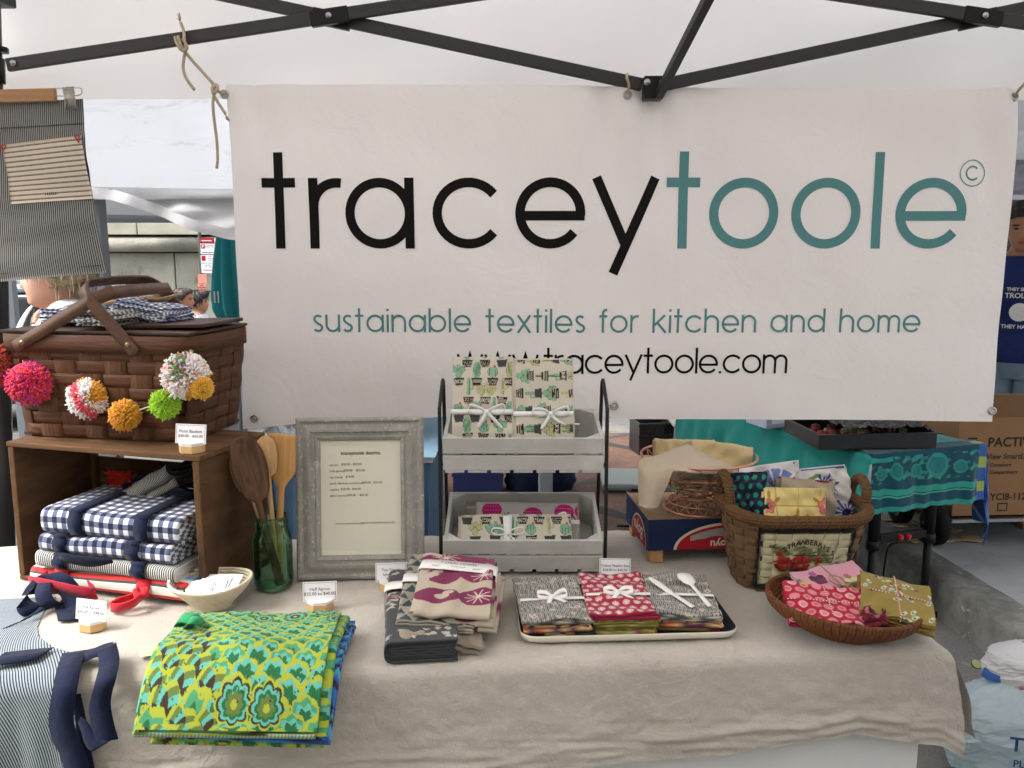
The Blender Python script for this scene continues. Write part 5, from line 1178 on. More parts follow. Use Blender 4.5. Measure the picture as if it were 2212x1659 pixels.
def cactus_print(u, v, k=None, rot=0., seed=1, pitch=.046, W=.2, H=.3):
    p = Paint(u, v, LIN); rg_ = np.random.RandomState(seed); i = 0
    for r_ in range(int(H/pitch)+2):
        for c_ in range(int(W/pitch)+2): cactus(p, (c_+.35+(r_ % 2)*.5)*pitch*.95+rg_.uniform(-.004, .004), (r_+.4)*pitch, pitch*1.12, i*3+r_+rg_.randint(3), rot+rg_.uniform(-.06, .06)); i += 1
    return p.c
m_prt = mat('printed_linen', 'attr', .85, sheen=.15, bump=.3, bs=70, bd=.003)
m_prt2 = mat('printed_cotton', 'attr', .8, sheen=.15, bump=.3, bs=60, bd=.003)
def bow(par, c, nrm, up, w, s=1., mt=m_white_ribbon, seed=0, tails=True):
    """small tied bow at c facing nrm"""
    n = Vector(nrm).normalized(); u = Vector(up).normalized(); r_ = u.cross(n).normalized(); P = lambda a, b, d: Vector(c)+r_*a*s+u*b*s+n*d*s
    rg_ = random.Random(seed); g = G()
    for sg in (-1, 1):
        g.ribbon(spline([P(0, 0, .004), P(sg*.018, .012, .012), P(sg*.042, .016+rg_.uniform(-.006, .01), .010), P(sg*.046, .002, .008), P(sg*.024, -.004, .004), P(0, 0, .003)], 5), [w*.55]+[w]*24+[w*.55], n*.35+u, .0008)
        if tails: g.ribbon(spline([P(0, 0, .005), P(sg*.014+.004, -.018, .008), P(sg*.03+.008, -.04+rg_.uniform(-.01, .012), .006)], 6), [w*.6]+[w*.95]*12, r_*1+u*.3*sg, .0008)
    g.obj('bow', mt, par); G().lathe([(0, -.006), (.005, -.004), (.0065, 0), (.005, .004), (0, .006)], 10, Matrix.Translation(P(0, 0, .005))).obj('knot', mt, par)
def bundle(name, label, cat, loc, rot, w, d, n, t, colf, seed, grp=None, band=None, bmt=m_white_ribbon, bw=.012, bowat=None, nv=110, ntop=90, mt=None, und=.5, warp=None, low=None, jit=.004, bsc=1.):
    b = thing(name, label, cat, loc, group=grp, rot=rot); z = 0.
    if low:
        for i, (cf, m_, tt) in enumerate(low): folded('folded_cloth', w*(1+.03*(i % 2)), d*(.985+.02*(i % 2)), m_, tt, m_prt2, b, seed+10+i, .007, 50, 24, col=cf, loc=(0, 0, z), und=.5); z += m_*tt
    folded('folded_cloth', w, d, n, t, mt or m_prt2, b, seed, jit, nv, ntop, col=colf, und=und, warp=warp, loc=(0, 0, z)); H = z+n*t
    if band is not None:
        y0 = (band-.5)*d; e = .0022; pts = [(-w/2-e-t*.4, y0, .0), (-w/2-e-t*.5, y0, H*.5), (-w/2-e, y0, H-.001), (-w/2+.006, y0, H+e), (0, y0, H+e+.001), (w/2-.006, y0, H+e), (w/2+e, y0, H-.001), (w/2+e+t*.5, y0, H*.5), (w/2+e+t*.4, y0, 0)]
        G().ribbon(spline(pts, 4), bw, (0, 1, 0), .001).obj('ribbon', bmt, b)
        if bowat is not None: bow(b, (bowat, y0, H+.004), (0, -.25, 1), (0, 1, .25), bw*.8, bsc, bmt, seed)
    return b
def rk_pt(x, y, z, c): return c.matrix_basis @ Vector((x, y, z))
bpy.context.view_layer.update()
bundle('tea_towel_bundle', 'ribbon-tied bundle of cactus print towels standing left in the upper crate', 'tea towels', rk_pt(-.104, .098, .085, c_up)+Vector((0, -.01, -.0)), (R(76), 0, R(-1)), .150, .245, 6, .0048, lambda u, v, k: cactus_print(u, v, seed=2), 81, 'cactus towels in the upper crate', .44, bowat=.012, mt=m_prt)
bundle('tea_towel_bundle', 'ribbon-tied bundle of cactus print towels with sideways pots in the upper crate', 'tea towels', rk_pt(.050, .098, .085, c_up)+Vector((0, -.01, 0)), (R(76), 0, R(2)), .148, .245, 6, .0048, lambda u, v, k: cactus_print(u, v, rot=-PI/2, seed=7), 82, 'cactus towels in the upper crate', .42, bowat=.018, mt=m_prt)
bpy.data.objects['tea_towel_bundle'].location.z += .062; bpy.data.objects['tea_towel_bundle.001'].location.z += .062
def pine(u, v, k=None):
    p = Paint(u, v, S('#b9b4b2'))
    for i, (cx, cy) in enumerate(((.04, .10), (.15, .085), (.235, .095), (.29, .10), (.09, .02), (.2, .015))):
        p.ell(cx, cy, .027, .026, S('#b31f6c'))
        for q_ in range(18): p.ell(cx-.018+.007*(q_ % 6), cy-.012+.012*(q_//6), .0015, .0015, S('#d98ab4'))
        for a in range(7): x_, y_ = cx+.035, cy-.028; p.seg(x_, y_, x_+.022*math.cos(a*.5-.4), y_+.022*math.sin(a*.5-.2), .004, [S('#c98a5a'), S('#4a4540')][a % 2])
    return p.c
bundle('napkin_set', 'grey napkins with magenta pineapples at the back of the lower crate', 'napkins', rk_pt(.012, .135, .055, c_lo), (R(52), 0, R(-2)), .27, .12, 4, .005, pine, 91, 'napkins in the lower crate', .55, bw=.012, bowat=.06, nv=60, ntop=120)
bundle('napkin_set', 'cactus print napkins tied with white ribbon leaning in the lower crate', 'napkins', rk_pt(-.02, .075, .052, c_lo), (R(48), 0, R(1.5)), .285, .115, 6, .0045, lambda u, v, k: cactus_print(u, v, seed=12, pitch=.05, W=.3, H=.12), 92, 'napkins in the lower crate', None, nv=60, ntop=150, mt=m_prt)
ns = bpy.data.objects['napkin_set.001']; G().ribbon(spline([(-.02, .058, .0), (-.02, .06, .02), (-.02, .05, .030), (-.02, 0, .031), (-.02, -.058, .03)], 5), [.026-.0006*abs(i-8)**1.3 for i in range(21)], (1, 0, 0), .0012).obj('ribbon', m_white_ribbon, ns)
bow(ns, (-.02, .005, .031), (0, -.3, 1), (0, 1, .3), .004, .9, m_white_ribbon, 3)
# ================================================================ TEA TOWELS
def charc(u, v, k=None):
    p = Paint(u % .45, v, S('#3d3f42')); rg_ = np.random.RandomState(4)
    for i in range(95):
        cx, cy = rg_.uniform(0, .45), rg_.uniform(0, .17); p.rect(cx, cy, rg_.uniform(.007, .013), rg_.uniform(.008, .017), S('#bdb6a8'), rg_.uniform(0, 3), .35)
    p.rect(.23, .08, .006, .17, S('#a83a36')); return p.c
def tri(u, v, k=None):
    p = Paint(u, v, S('#a99f8d')); P_ = .036; r_ = np.floor(v/P_*1.0); a = ((u/P_+.5*(r_ % 2)) % 1); b = (v/P_) % 1; rg_ = vn(u*30, v*30, 3, 1.)
    p.put((np.abs(a-.5) < .46*(1-b)) & (b > .05) & (rg_ > -1.25), S('#1d4550')); return p.c
PLUM, CRM = S('#7d1f4e'), S('#c2b5a0')
def plum(u, v, k=None):
    p = Paint(u % .30, v, CRM)
    for (cx, cy, rx, ry) in ((.05, .06, .05, .032), (.14, .06, .045, .034), (.055, .15, .04, .036), (.15, .155, .06, .034), (.10, .235, .06, .03), (.02, .215, .03, .026), (.2, .235, .05, .03), (.21, .10, .04, .03)): p.ell(cx, cy, rx, ry, PLUM)
    for (cx, cy) in ((.15, .15), (.055, .235), (.14, .06)):
        for a in range(5): p.seg(cx-.03*math.cos(a*.63), cy-.025*math.sin(a*.63), cx+.03*math.cos(a*.63), cy+.025*math.sin(a*.63), .0024, S('#dccfc0'))
    for (cx, cy) in ((.03, .155), (.06, .06), (.012, .13)): p.ell(cx, cy, .016, .011, CRM); p.ell(cx+.012, cy+.016, .012, .009, S('#c9b2a8'))
    p.rect(.27, .1, .012, .3, S('#2f6b45')); return p.c
def on(s, t, z=0.): return tw(s, t, z+.0055)
tw1 = thing('tea_towel', 'charcoal tea towel with pale flecks, longest of the three tea towels', 'tea towel', on(-.195, .185), TY+R(2), 'folded tea towels')
ufold('folded_cloth', .150, .40, .046, 4, m_prt, tw1, 5, nv=120, col=lambda u, v, k: charc(v, u), bow=.003, nx=40)
tw2 = thing('tea_towel', 'linen tea towel with dark teal triangles under the plum one', 'tea towel', on(-.150, .235, .040), TY+R(-3), 'folded tea towels', rot=None)
tw2.rotation_euler = (R(2), R(6), TY+R(-3))
folded('folded_cloth', .165, .36, 3, .0065, m_prt, tw2, 6, .006, 150, 80, col=tri, und=.6)
tw2b = folded('folded_front', .15, .165, 4, .0085, mat('plain_flax_linen', S('#8f8474'), .9, bump=.3, bs=60, sheen=.2), tw2, 8, .008, 30, 16, loc=(.012, -.155, -.030), rot=(0, 0, PI/2+.12), und=1.2)
tw3 = thing('tea_towel', 'plum and cream floral tea towel on top with a wide paper band', 'tea towel', on(-.112, .192, .066), TY+R(-5), 'folded tea towels'); tw3.rotation_euler = (R(5), R(3), TY+R(-5))
folded('folded_cloth', .255, .168, 3, .0082, m_prt, tw3, 15, .006, 110, 130, rot=(0, 0, PI/2), col=lambda u, v, k: plum(.17-v, u), und=.9)
folded('folded_cloth', .21, .178, 3, .008, m_prt, tw3, 16, .008, 60, 30, loc=(.008, -.022, -.024), rot=(0, 0, PI/2-.06), col=lambda u, v, k: plum(v*.9, u+.12), und=1.2)
m_band = mat('paper_band', S('#e9e7e4'), .6)
def paper_band(par, w, y0, H, bw, lines=True, tx='T (TEA) TOWEL', sz=.0125, rz=-.10):
    c = math.cos(rz); pts = [(-w/2-.006, y0-w/2*rz, 0), (-w/2-.004, y0-w/2*rz, H*.6), (-w/2+.003, y0-w/2*rz, H+.003), (0, y0, H+.006), (w/2-.003, y0+w/2*rz, H+.004), (w/2+.004, y0+w/2*rz, H*.6), (w/2+.006, y0+w/2*rz, 0)]
    b = G().ribbon(spline(pts, 5), bw, (-rz, 1, 0), .0008).obj('paper_band', m_band, par)
    me = text_mesh(tx, sz); o = link('lettering', me, m_cink, b, (0, y0+.004, H+.0085), (0, 0, rz))
    if lines:
        link('lettering', text_mesh('traceytoole', sz*.6), m_cink, b, (.0, y0-.011, H+.0085), (0, 0, rz))
        for j, xx in enumerate((-.05, .045)):
            for i in range(3): G().box((xx-.012, y0+xx*rz-.008-.003*i, H+.0078), (xx+.010-.003*i, y0+xx*rz-.0074-.003*i, H+.008)).obj('print_line', mat('grey_print', S('#6f6f76'), .7), b)
paper_band(tw3, .170, .060, .026, .046); paper_band(tw1, .152, .08, .050, .046, False, 'T (', .012, 0.); paper_band(tw2, .168, .03, .0195, .046, False, 'T', .012, 0.)
# ================================================================ NAPKIN TRAY
tc = on(.262, .178); tray = thing('serving_tray', 'cream enamel tray with a dark inside holding three napkin sets', 'tray', tc, TY+R(-1.2))
TWd, TDp = .475, .285; ou = rrect(TWd, TDp, .035, 8); n = len(ou)
def ring(sc_, dz): return [((abs(x)-sc_)*(1 if x > 0 else -1), (abs(y)-sc_)*(1 if y > 0 else -1), dz) for x, y in ou]
L0 = [ring(.014, 0), ring(.004, .006), ring(0, .018), ring(.002, .0205)]; L1 = [ring(.002, .0205), ring(.006, .019), ring(.014, .007), ring(.02, .004)]
def rings(L, cap, flip=False):
    V = [p for r_ in L for p in r_]; F = [(i*n+k, i*n+(k+1) % n, (i+1)*n+(k+1) % n, (i+1)*n+k) for i in range(len(L)-1) for k in range(n)]; F.append(tuple(range(n-1, -1, -1)) if cap == 0 else tuple((len(L)-1)*n+k for k in range(n))); return V, F
V, F = rings(L0, 0); link('tray_shell', np_mesh('tray_shell', V, F, True), mat('cream_enamel', S('#d8d2c2'), .3, coat=.2), tray)
V, F = rings(L1, 1); link('tray_lining', np_mesh('tray_lining', V, F, True), mat('black_enamel', S('#22252b'), .4), tray)
def floral(u, v, k=None):
    st = ((u/.0042) % 1) > .5; p = Paint(u, v, S('#b7b3a8')); p.put(st, S('#4c4f52')); rg_ = np.random.RandomState(6)
    for i in range(120):
        cx, cy = rg_.uniform(0, .30), rg_.uniform(0, .3); r_ = rg_.uniform(.005, .008); p.ell(cx, cy, r_, r_*.9, S('#cfc8bb')); p.ell(cx, cy, r_*.45, r_*.4, [S('#b8544e'), S('#c98a70'), S('#b8544e'), S('#6a5a5a')][rg_.randint(4)])
    return p.c
def reddot(u, v, k=None):
    p = Paint(u % .2, v, S('#a81f45')); P_ = .0235
    a = ((u/P_+.5*(np.floor(v/P_) % 2)) % 1)-.5; b = ((v/P_) % 1)-.5; q = np.hypot(a, b); p.put(q < .33, S('#e3cfc4')); p.put((q < .25) & (q > .2), S('#c24a62')); return p.c
def mixed(cols, seed):
    cols = [S(c_) for c_ in cols]
    def f(u, v, k=None):
        p = Paint(u % .3, v, cols[0]); rg_ = np.random.RandomState(seed)
        for i in range(90): p.ell(rg_.uniform(0, .3), rg_.uniform(0, .3), rg_.uniform(.006, .016), rg_.uniform(.006, .016), cols[rg_.randint(1, len(cols))])
        return p.c
    return f
mxa = mixed(['#c9a070', '#a8343f', '#d8b890', '#5a2f4a', '#cf6a3a', '#3a3038'], 1); mxb = mixed(['#8f8434', '#a89a4c', '#7d2f3a', '#b8aa68'], 2); mxc = mixed(['#d0a468', '#a8343f', '#e0c090', '#3a3038', '#cf6a3a', '#6a2f5a'], 3); mxd = mixed(['#4a3a38', '#c9a070', '#a83a4a', '#d0c0a0', '#2f2a38'], 4)
def napset(label, s, t, rz, top, low, seed, w=.142, d=.235, bows=True):
    return bundle('napkin_set', label, 'napkins', on(s, t-.02, .005), (0, 0, TY+rz), w, d, 3, .0052, top, seed, 'napkin sets on the tray', .43, m_white_ribbon, .013, .0 if bows else None, 90, 90, None, .9, None, low, .005, .72)
napset('grey floral napkin set with a bow, tray end beside the tea towels', .105, .205, R(1), floral, [(mxd, 2, .0068), (mxa, 2, .0068)], 101)
napset('crimson dotted napkin set with a bow in the middle of the tray', .258, .208, R(-3), reddot, [(mxb, 2, .0068), (mxb, 3, .0062)], 102)
n3 = napset('grey floral napkin set holding white plastic cutlery on the tray', .405, .205, R(-8), floral, [(mxc, 2, .0068), (mxa, 2, .0068)], 103, bows=False)
m_cut = mat('white_plastic_cutlery', S('#e9e7e2'), .35, spec=.5)
zt = 3*.0052+6*.0045+.001
kn = spoonish('plastic_knife', .165, .019, .08, .006, m_cut, None, None, None, None, .0018, True, None, False); kn.matrix_world = Matrix.Translation(on(.41, .098, .005+zt+.002)) @ Matrix.Rotation(TY+R(22), 4, 'Z') @ Matrix.Rotation(R(-88), 4, 'X'); tag(kn, 'white plastic knife under the ribbon of the last napkin set', 'knife')
sp = spoonish('plastic_spoon', .17, .040, .058, .0055, m_cut, None, None, None, None, .0018, False, None, False, cup=.2); sp.matrix_world = Matrix.Translation(on(.448, .098, .005+zt+.002)) @ Matrix.Rotation(TY+R(6), 4, 'Z') @ Matrix.Rotation(R(-86), 4, 'X'); tag(sp, 'white plastic spoon under the ribbon of the last napkin set', 'spoon')
# ================================================================ STRAWBERRY BASKET
SBX = Vector((.708, 2.10, TZ+.0055)); SBA = R(1)
sb = thing('strawberry_basket', 'woven basket with a strawberry label and rope handles holding folded napkins', 'basket', SBX, SBA)
SW, SD, SH = .335, .255, .192
LBX, LBZ0, LBZ1 = .104, .020, .160
def berry(V):
    """paint carried by the front of the basket (x across, z up)"""
    x, y, z = V[:, 0], V[:, 1], V[:, 2]; rgv = np.random.RandomState(1); base = np.array(S('#6b5238')); c = np.tile(base, (len(V), 1))*(1+.22*vn(x*9+y*9, z*2, 4, 1.3))[:, None]
    f = (y < 0); p = Paint(x, z, base); p.c = c
    def put(m, col): p.c[m & f] = col
    w_ = .012*np.cos(x/LBX*1.3); 
    put((np.abs(x) < LBX+.014) & (z > LBZ0-.013) & (z < LBZ1+.011), S('#262524')); inside = (np.abs(x) < LBX) & (z > LBZ0) & (z < LBZ1-.002)
    sh = (1+.10*vn(x*14, z*30, 6, 1.2))[:, None]; p.c[inside & f] = (np.array(S('#cfc8a4'))*sh)[inside & f]
    LG, LD, RD, RK = S('#7d8458'), S('#4d5636'), S('#a3332c'), S('#6b1f1e')
    def leaf(cx, cy, L, wd, ro, col=LG):
        a, b = p.loc(cx, cy, ro); k = np.clip(a/L, 0, 1); lim = wd*np.sin(k*PI)**.8*(1+.12*np.sign(np.sin(k*38))); m = (a > 0) & (a < L) & (np.abs(b) < lim); put(m & inside, col); put(m & inside & (np.abs(b) < .0012), LD); put(m & inside & (b > 0) & (np.sin((a-b)*500) > .86), LD)
    def ln(a, b, w2): 
        dx, dy = b[0]-a[0], b[1]-a[1]; t_ = np.clip(((x-a[0])*dx+(z-a[1])*dy)/(dx*dx+dy*dy), 0, 1); put((np.hypot(x-a[0]-t_*dx, z-a[1]-t_*dy) < w2) & inside, LD)
    ln((-.05, .105), (.085, .078), .0012); ln((-.06, .10), (-.02, .115), .001); ln((.05, .09), (.10, .098), .001)
    leaf(-.092, .128, .06, .012, -.42); leaf(-.028, .122, .066, .022, -.62); leaf(.024, .125, .055, .013, -.9); leaf(-.058, .052, .075, .03, .05); leaf(-.05, .035, .06, .02, .25, LD); leaf(.02, .05, .06, .02, -.2)
    for (cx, cy, r_) in ((-.066, .105, .008), (-.056, .080, .021), (-.012, .077, .024), (.03, .085, .011)):
        a, b = x-cx, z-cy; m = (np.hypot(a/(1.0+.25*b/r_), b) < r_) & inside; put(m, RD); put(m & (a+b*.6 < -r_*.55), RK); put(m & (np.sin(a*900)*np.sin(b*900) > .93), S('#d8a05a'))
    return p.c
m_sbsk = mat('painted_splint', 'attr', .7, var=.12, vs=40, bump=.5, bs=1., bd=.003, stretch=(12, 12, 260))
m_sbst = mat('painted_stake', 'attr', .7, var=.12, vs=40, bump=.5, bs=1., bd=.003, stretch=(260, 260, 12))
woven(sb, (SW, SD), (SW-.055, SD-.05), .085, SH-.012, 9, 26, m_sbsk, m_sbst, amp=.0022, sub=14, colf=berry, subr=9, wst=.9)
G().lathe([(0, .002), (.13, .002)], 30, sx=1.1, sy=.75).obj('base', m_crate, sb)
# stencilled word, set along an arc on the front
def front_y(x, z):
    hw = (SW-.055*(1-z/SH))/2; hd = (SD-.05*(1-z/SH))/2; r_ = .085; e = max(0, abs(x)-(hw-r_)); return -(hd-r_+math.sqrt(max(0, r_*r_-e*e)))-.0085
wd_ = 'STRAWBERRIES'; adv = [.0108]*12; adv[4] = .0135; x = -.040
for i, ch in enumerate(wd_):
    me = text_mesh(ch, .0172, bold=.0004); xx = -.055+i*.0104; zz = .141-.0000-8.*(xx-.0)**2*.9-.05*(xx+.046); o = link('lettering', me, mat('stencil_black', S('#2a2722'), .7), sb, (xx, front_y(xx, zz), zz-.006), (PI/2, R(0), 0)); o.rotation_euler = (PI/2, R(14)*(xx/.06)+R(3), 0)
m_jute = mat('brown_jute_braid', S('#5f452b'), .9, bump=1., bd=.004, var=.2, vs=60, bfn=lambda t: ((t.xyz()[0]*330+t.xyz()[2]*420+t.xyz()[1]*200).sin()*(t.xyz()[0]*330-t.xyz()[2]*420+t.xyz()[1]*200).sin())*.5+.5)
x_, y_, nx_, ny_, _ = perim(SW+.006, SD+.006, .09, 60)
G().tube([(x_[i], y_[i], SH-.004+.010*(x_[i]/(SW/2))**4) for i in range(60)], .0155, 12, True).obj('rope_rim', m_jute, sb)
for sx in (-1, 1):
    X0 = sx*(SW/2+.002); hgt = .082 if sx < 0 else .068
    G().tube(spline([(X0*.98, -.05, SH-.01), (X0*1.0, -.046, SH+.03), (X0*1.02, -.034, SH+hgt*.78), (X0*1.03, 0, SH+hgt), (X0*1.02, .034, SH+hgt*.78), (X0, .046, SH+.03), (X0*.98, .05, SH-.01)], 6), .0125, 12).obj('handle', m_jute, sb)
sbm = Matrix.Translation(SBX) @ Matrix.Rotation(SBA, 4, 'Z')
def standing(label, x, y, z, w, h, n, t, colf, seed, lean, yaw, roll=0., edge=None, emt=None, mt=None):
    loc = sbm @ Vector((x, y, z)); M = Matrix.Translation(loc) @ Matrix.Rotation(SBA+yaw, 4, 'Z') @ Matrix.Rotation(roll, 4, 'Y') @ Matrix.Rotation(R(90)-lean, 4, 'X')
    b = thing('folded_napkin', label, 'napkins', (0, 0, 0), group='napkins standing in the strawberry basket'); b.matrix_world = M
    folded('folded_cloth', w, h, n, t*1.15, mt or m_prt2, b, seed, .007, 90, 90, col=colf, und=1.5)
    if edge: G().tube([(-w/2+.001+(w-.002)*i/40, h/2+.0008, n*t*.62+.0008*math.sin(i*2.4)) for i in range(41)], .0026, 6).obj('stitched_edge', emt, b)
    return b
BLUE_E = mat('navy_edge_stitch', S('#2c3f70'), .9, bump=.6, bs=500); RED_E = mat('russet_edge_stitch', S('#8a3a34'), .9, bump=.6, bs=500)
def navydot(u, v, k=None):
    p = Paint(u, v, S('#161d3a')); P_ = .021; a = ((u/P_+.5*(np.floor(v/P_) % 2)) % 1)-.5; b = ((v/P_) % 1)-.5; return p.put(np.hypot(a, b) < .30, S('#1f8f7a')).c
def bluefl(seed):
    def f(u, v, k=None):
        p = Paint(u, v, S('#d6d3d2')); cx, cy = ((.085, .10), (.06, .12))[seed]; a, b = p.loc(cx, cy); q = np.hypot(a, b*1.15); th = np.arctan2(b, a)
        if seed == 0: p.put((q > .012) & (q < .062) & (np.abs(((th*11/(2*PI)) % 1)-.5) < .40-.0*q), S('#6f7fb8')); p.put(q < .018, S('#6f7fb8'))
        else:
            for (cx, cy) in ((.06, .125), (.03, .03), (.105, .05)):
                a, b = p.loc(cx, cy); q = np.hypot(a, b*1.2); th = np.arctan2(b, a); p.put((q > .008) & (q < .036+.008*np.sin(th*7)) & (np.abs(((th*13/(2*PI)+.3*q*30) % 1)-.5) < .3), S('#4a4f96')); p.put(q < .012, S('#2a2f6a'))
            p.rect(.03, .15, .03, .01, S('#5f8a3a'), .4)
        return p.c
    return f
def yellowfl(u, v, k=None):
    gr = (((u/.0035) % 1) > .55) | (((v/.0035) % 1) > .55); p = Paint(u, v, S('#d8bd6a')); p.put(gr, S('#e2cf90')); p.put((np.abs((u % .055)-.027) < .001) | (np.abs((v % .06)-.03) < .001), S('#b99a45'))
    for (cx, cy, r_) in ((.008, .088, .018), (.078, .050, .021), (.082, .020, .016), (.15, .09, .02), (.14, .02, .018)):
        p.petals(cx, cy, r_, 5, S('#c9605a'), .3, .25); p.petals(cx, cy, r_*.82, 5, S('#dc7f76'), .3, .25); p.ell(cx, cy, r_*.22, r_*.22, S('#e8c9a0'))
        for ro in (.6, 1.5, 2.6): p.ell(cx+.026*math.cos(ro), cy+.026*math.sin(ro), .009, .0045, S('#a9863a'), ro)
    return p.c
flat_t = lambda u, v, k=None: Paint(u, v, S('#a89a86')).c
standing('navy napkin with green dots leaning at the left end of the strawberry basket', -.098, -.01, .195, .075, .15, 5, .0055, navydot, 111, R(20), R(-30), R(-12), True, mat('crimson_edge', S('#a3202f'), .9))
standing('tall white napkin with a pale blue flower behind the yellow one', -.042, .028, .198, .145, .165, 5, .0045, bluefl(0), 112, R(20), R(-6), R(-10), True, BLUE_E)
standing('white napkin with dark blue flowers next to the far rope handle', .095, .035, .19, .125, .165, 5, .0045, bluefl(1), 113, R(16), R(8), R(-3), True, BLUE_E)
standing('plain beige napkin with a russet edge behind the yellow one', .025, -.015, .185, .14, .145, 4, .0045, flat_t, 114, R(20), R(2), R(6), True, RED_E)
standing('yellow checked napkin with pink flowers at the front of the strawberry basket', -.012, -.045, .175, .148, .13, 5, .0045, yellowfl, 115, R(16), R(-2), R(1))
# ================================================================ COILED BOWL of fabric bundles
cb0 = az(1815, 1352); CBX = Vector((cb0.x-.010, cb0.y-.022, TZ+.0065))
def _at2(t):
    x, y, z = t.xyz(); return y.m('ARCTAN2', x)
m_coil = mat('brown_coiled_grass', S('#6b4126'), .75, var=.2, vs=50, bump=1., bd=.004, bfn=lambda t: t.smooth((_at2(t)*62.).sin(), -.6, .5))

prof = [(.085+.078*math.sin(i/10*PI/2), .0045+.0060*i) for i in range(11)]
coil_bowl('coiled_bowl', 'round brown coiled grass bowl heaped with tied fabric bundles', 'bowl', CBX, prof, .0062, m_coil, None, 96, 1.0, .92, 0.).rotation_euler = (0, R(4), 0)
G().lathe([(0, .003), (.09, .003)], 40, sy=.92).obj('base', m_coil, bpy.data.objects['coiled_bowl'])
PNK, RED = S('#e08a98'), S('#b3162e')
def bigdot(u, v, k=None):
    p = Paint(u, v, RED); rg_ = np.random.RandomState(5); 
    for r_ in range(8):
        for c_ in range(8):
            cx, cy = c_*.027+(r_ % 2)*.013, r_*.022; a, b = .0105+rg_.uniform(-.001, .001), .0085; t_ = rg_.randint(3)
            p.ell(cx, cy, a, b, [PNK, S('#e8b6b8'), PNK][t_]); 
            if t_ == 1: p.ell(cx+.001, cy, a*.62, b*.6, PNK)
            if t_ == 2: p.ell(cx, cy, a*.55, b*.5, S('#d0606e'))
    return p.c
def cupcake(u, v, k=None):
    p = Paint(u, v, S('#d79aac'))
    for i, (cx, cy, c1, c2) in enumerate(((.05, .115, '#5a1f45', '#a03a70'), (.13, .09, '#3a5a1f', '#a8c25a'), (.16, .03, '#c88a2f', '#3a5a9a'), (.05, .02, '#2f4a7a', '#c8a84a'), (.0, .10, '#2a3f6a', '#4a7ab0'))):
        p.rect(cx, cy-.008, .034, .022, S(c1), 0, .35)
        for j in range(5): p.rect(cx-.014+.007*j, cy-.008, .0022, .02, S(c2))
        p.ell(cx, cy+.007, .021, .009, S(['#3a1f1f', '#d8d0a0', '#b8862f', '#c8a84a', '#d8b84a'][i])); p.petals(cx, cy+.02, .011, 7, S(['#c84a7a', '#cf6a2a', '#3a5a9a', '#b83a3a', '#c8a84a'][i])); p.ell(cx, cy+.02, .005, .005, S('#4a7ab0'))
    return p.c
def birds(u, v, k=None):
    p = Paint(u, v, S('#94803a')); rg_ = np.random.RandomState(7)
    for i in range(40):
        cx, cy = rg_.uniform(0, .2), rg_.uniform(0, .2); ro = rg_.uniform(0, 3); p.ell(cx, cy, .008, .0045, S('#cfcdb0'), ro); p.ell(cx, cy, .0035, .003, S('#2f7f88'), ro); p.ell(cx+.009*math.cos(ro), cy+.009*math.sin(ro), .004, .003, S('#cfcdb0'))
        if i % 3 == 0: p.ell(cx+.012, cy-.01, .0045, .004, S('#8a2f4a'))
    return p.c
mxp = mixed(['#7a2f5a', '#c8a0b8', '#d8c0c8', '#4a1f3a'], 8); mxr = mixed(['#b01f45', '#d8708a', '#8a2f7a', '#d83a4a'], 9); mxg = mixed(['#94803a', '#a8403a', '#c8b878', '#d8d0b0'], 10)
def tied(par, w, d, H, mt, r_=.0011):
    for a, b in (((-w/2, .0), (w/2, .006)), ((.004, -d/2), (-.002, d/2))):
        g = G(); g.tube(spline([(a[0]*1.01, a[1]*1.01, H*.4), (a[0], a[1], H+.001), ((a[0]+b[0])/2, (a[1]+b[1])/2, H+.003), (b[0], b[1], H+.001), (b[0]*1.01, b[1]*1.01, H*.4)], 6), r_, 6); g.obj('twine', mt, par)
m_tw1 = mat('red_white_twine', lambda t: t.mix((t.xyz()[0]*900+t.xyz()[1]*900).sin().gt(0), S('#e0d4cc'), S('#b03a3a')), .9); m_jt = mat('jute_twine', S('#9a8260'), .9)
def heap(label, px, py, z, rot, w, d, n, t, cf, seed, low, mt, tmt, tr=.0012):
    p = az(px, py, TZ+z); b = bundle('fabric_bundle', label, 'fabric bundle', p, rot, w, d, n, t, cf, seed, 'fabric bundles in the coiled bowl', None, nv=100, ntop=100, und=1.0, low=low, jit=.006); tied(b, w, d, n*t+sum(m_*tt for _, m_, tt in low), tmt, tr); return b
h2 = heap('pink cupcake print bundle tied with jute at the back of the coiled bowl', 1815, 1288, .054, (R(20), R(-2), R(20)), .175, .15, 2, .004, cupcake, 122, [(mxp, 4, .004)], None, m_jt, .0016)
bow(h2, (.01, 0, .026), (0, -.4, 1), (.5, 1, .3), .003, 1., m_jt, 4)
h3 = heap('mustard bird print bundle tied with twine spilling over the far rim of the coiled bowl', 1930, 1312, .060, (R(13), R(9), R(-18)), .135, .15, 3, .0045, birds, 123, [(mxg, 4, .004)], None, m_tw1)
h1 = heap('red bundle with pink dots tied with twine at the front of the coiled bowl', 1784, 1326, .050, (R(16), R(3), R(-8)), .165, .115, 3, .0045, bigdot, 121, [(mxr, 4, .0042)], None, m_tw1)
p = az(1888, 1345, TZ+.052); h4 = thing('fabric_bundle', 'crumpled maroon print cloth tucked between the red and mustard bundles', 'fabric bundle', p, group='fabric bundles in the coiled bowl', rot=(R(8), 0, R(-10)))
folded('folded_cloth', .04, .06, 5, .005, m_prt2, h4, 124, .008, 40, 16, col=mixed(['#6a1226', '#b8707a', '#4a0f1f'], 11), und=2.)
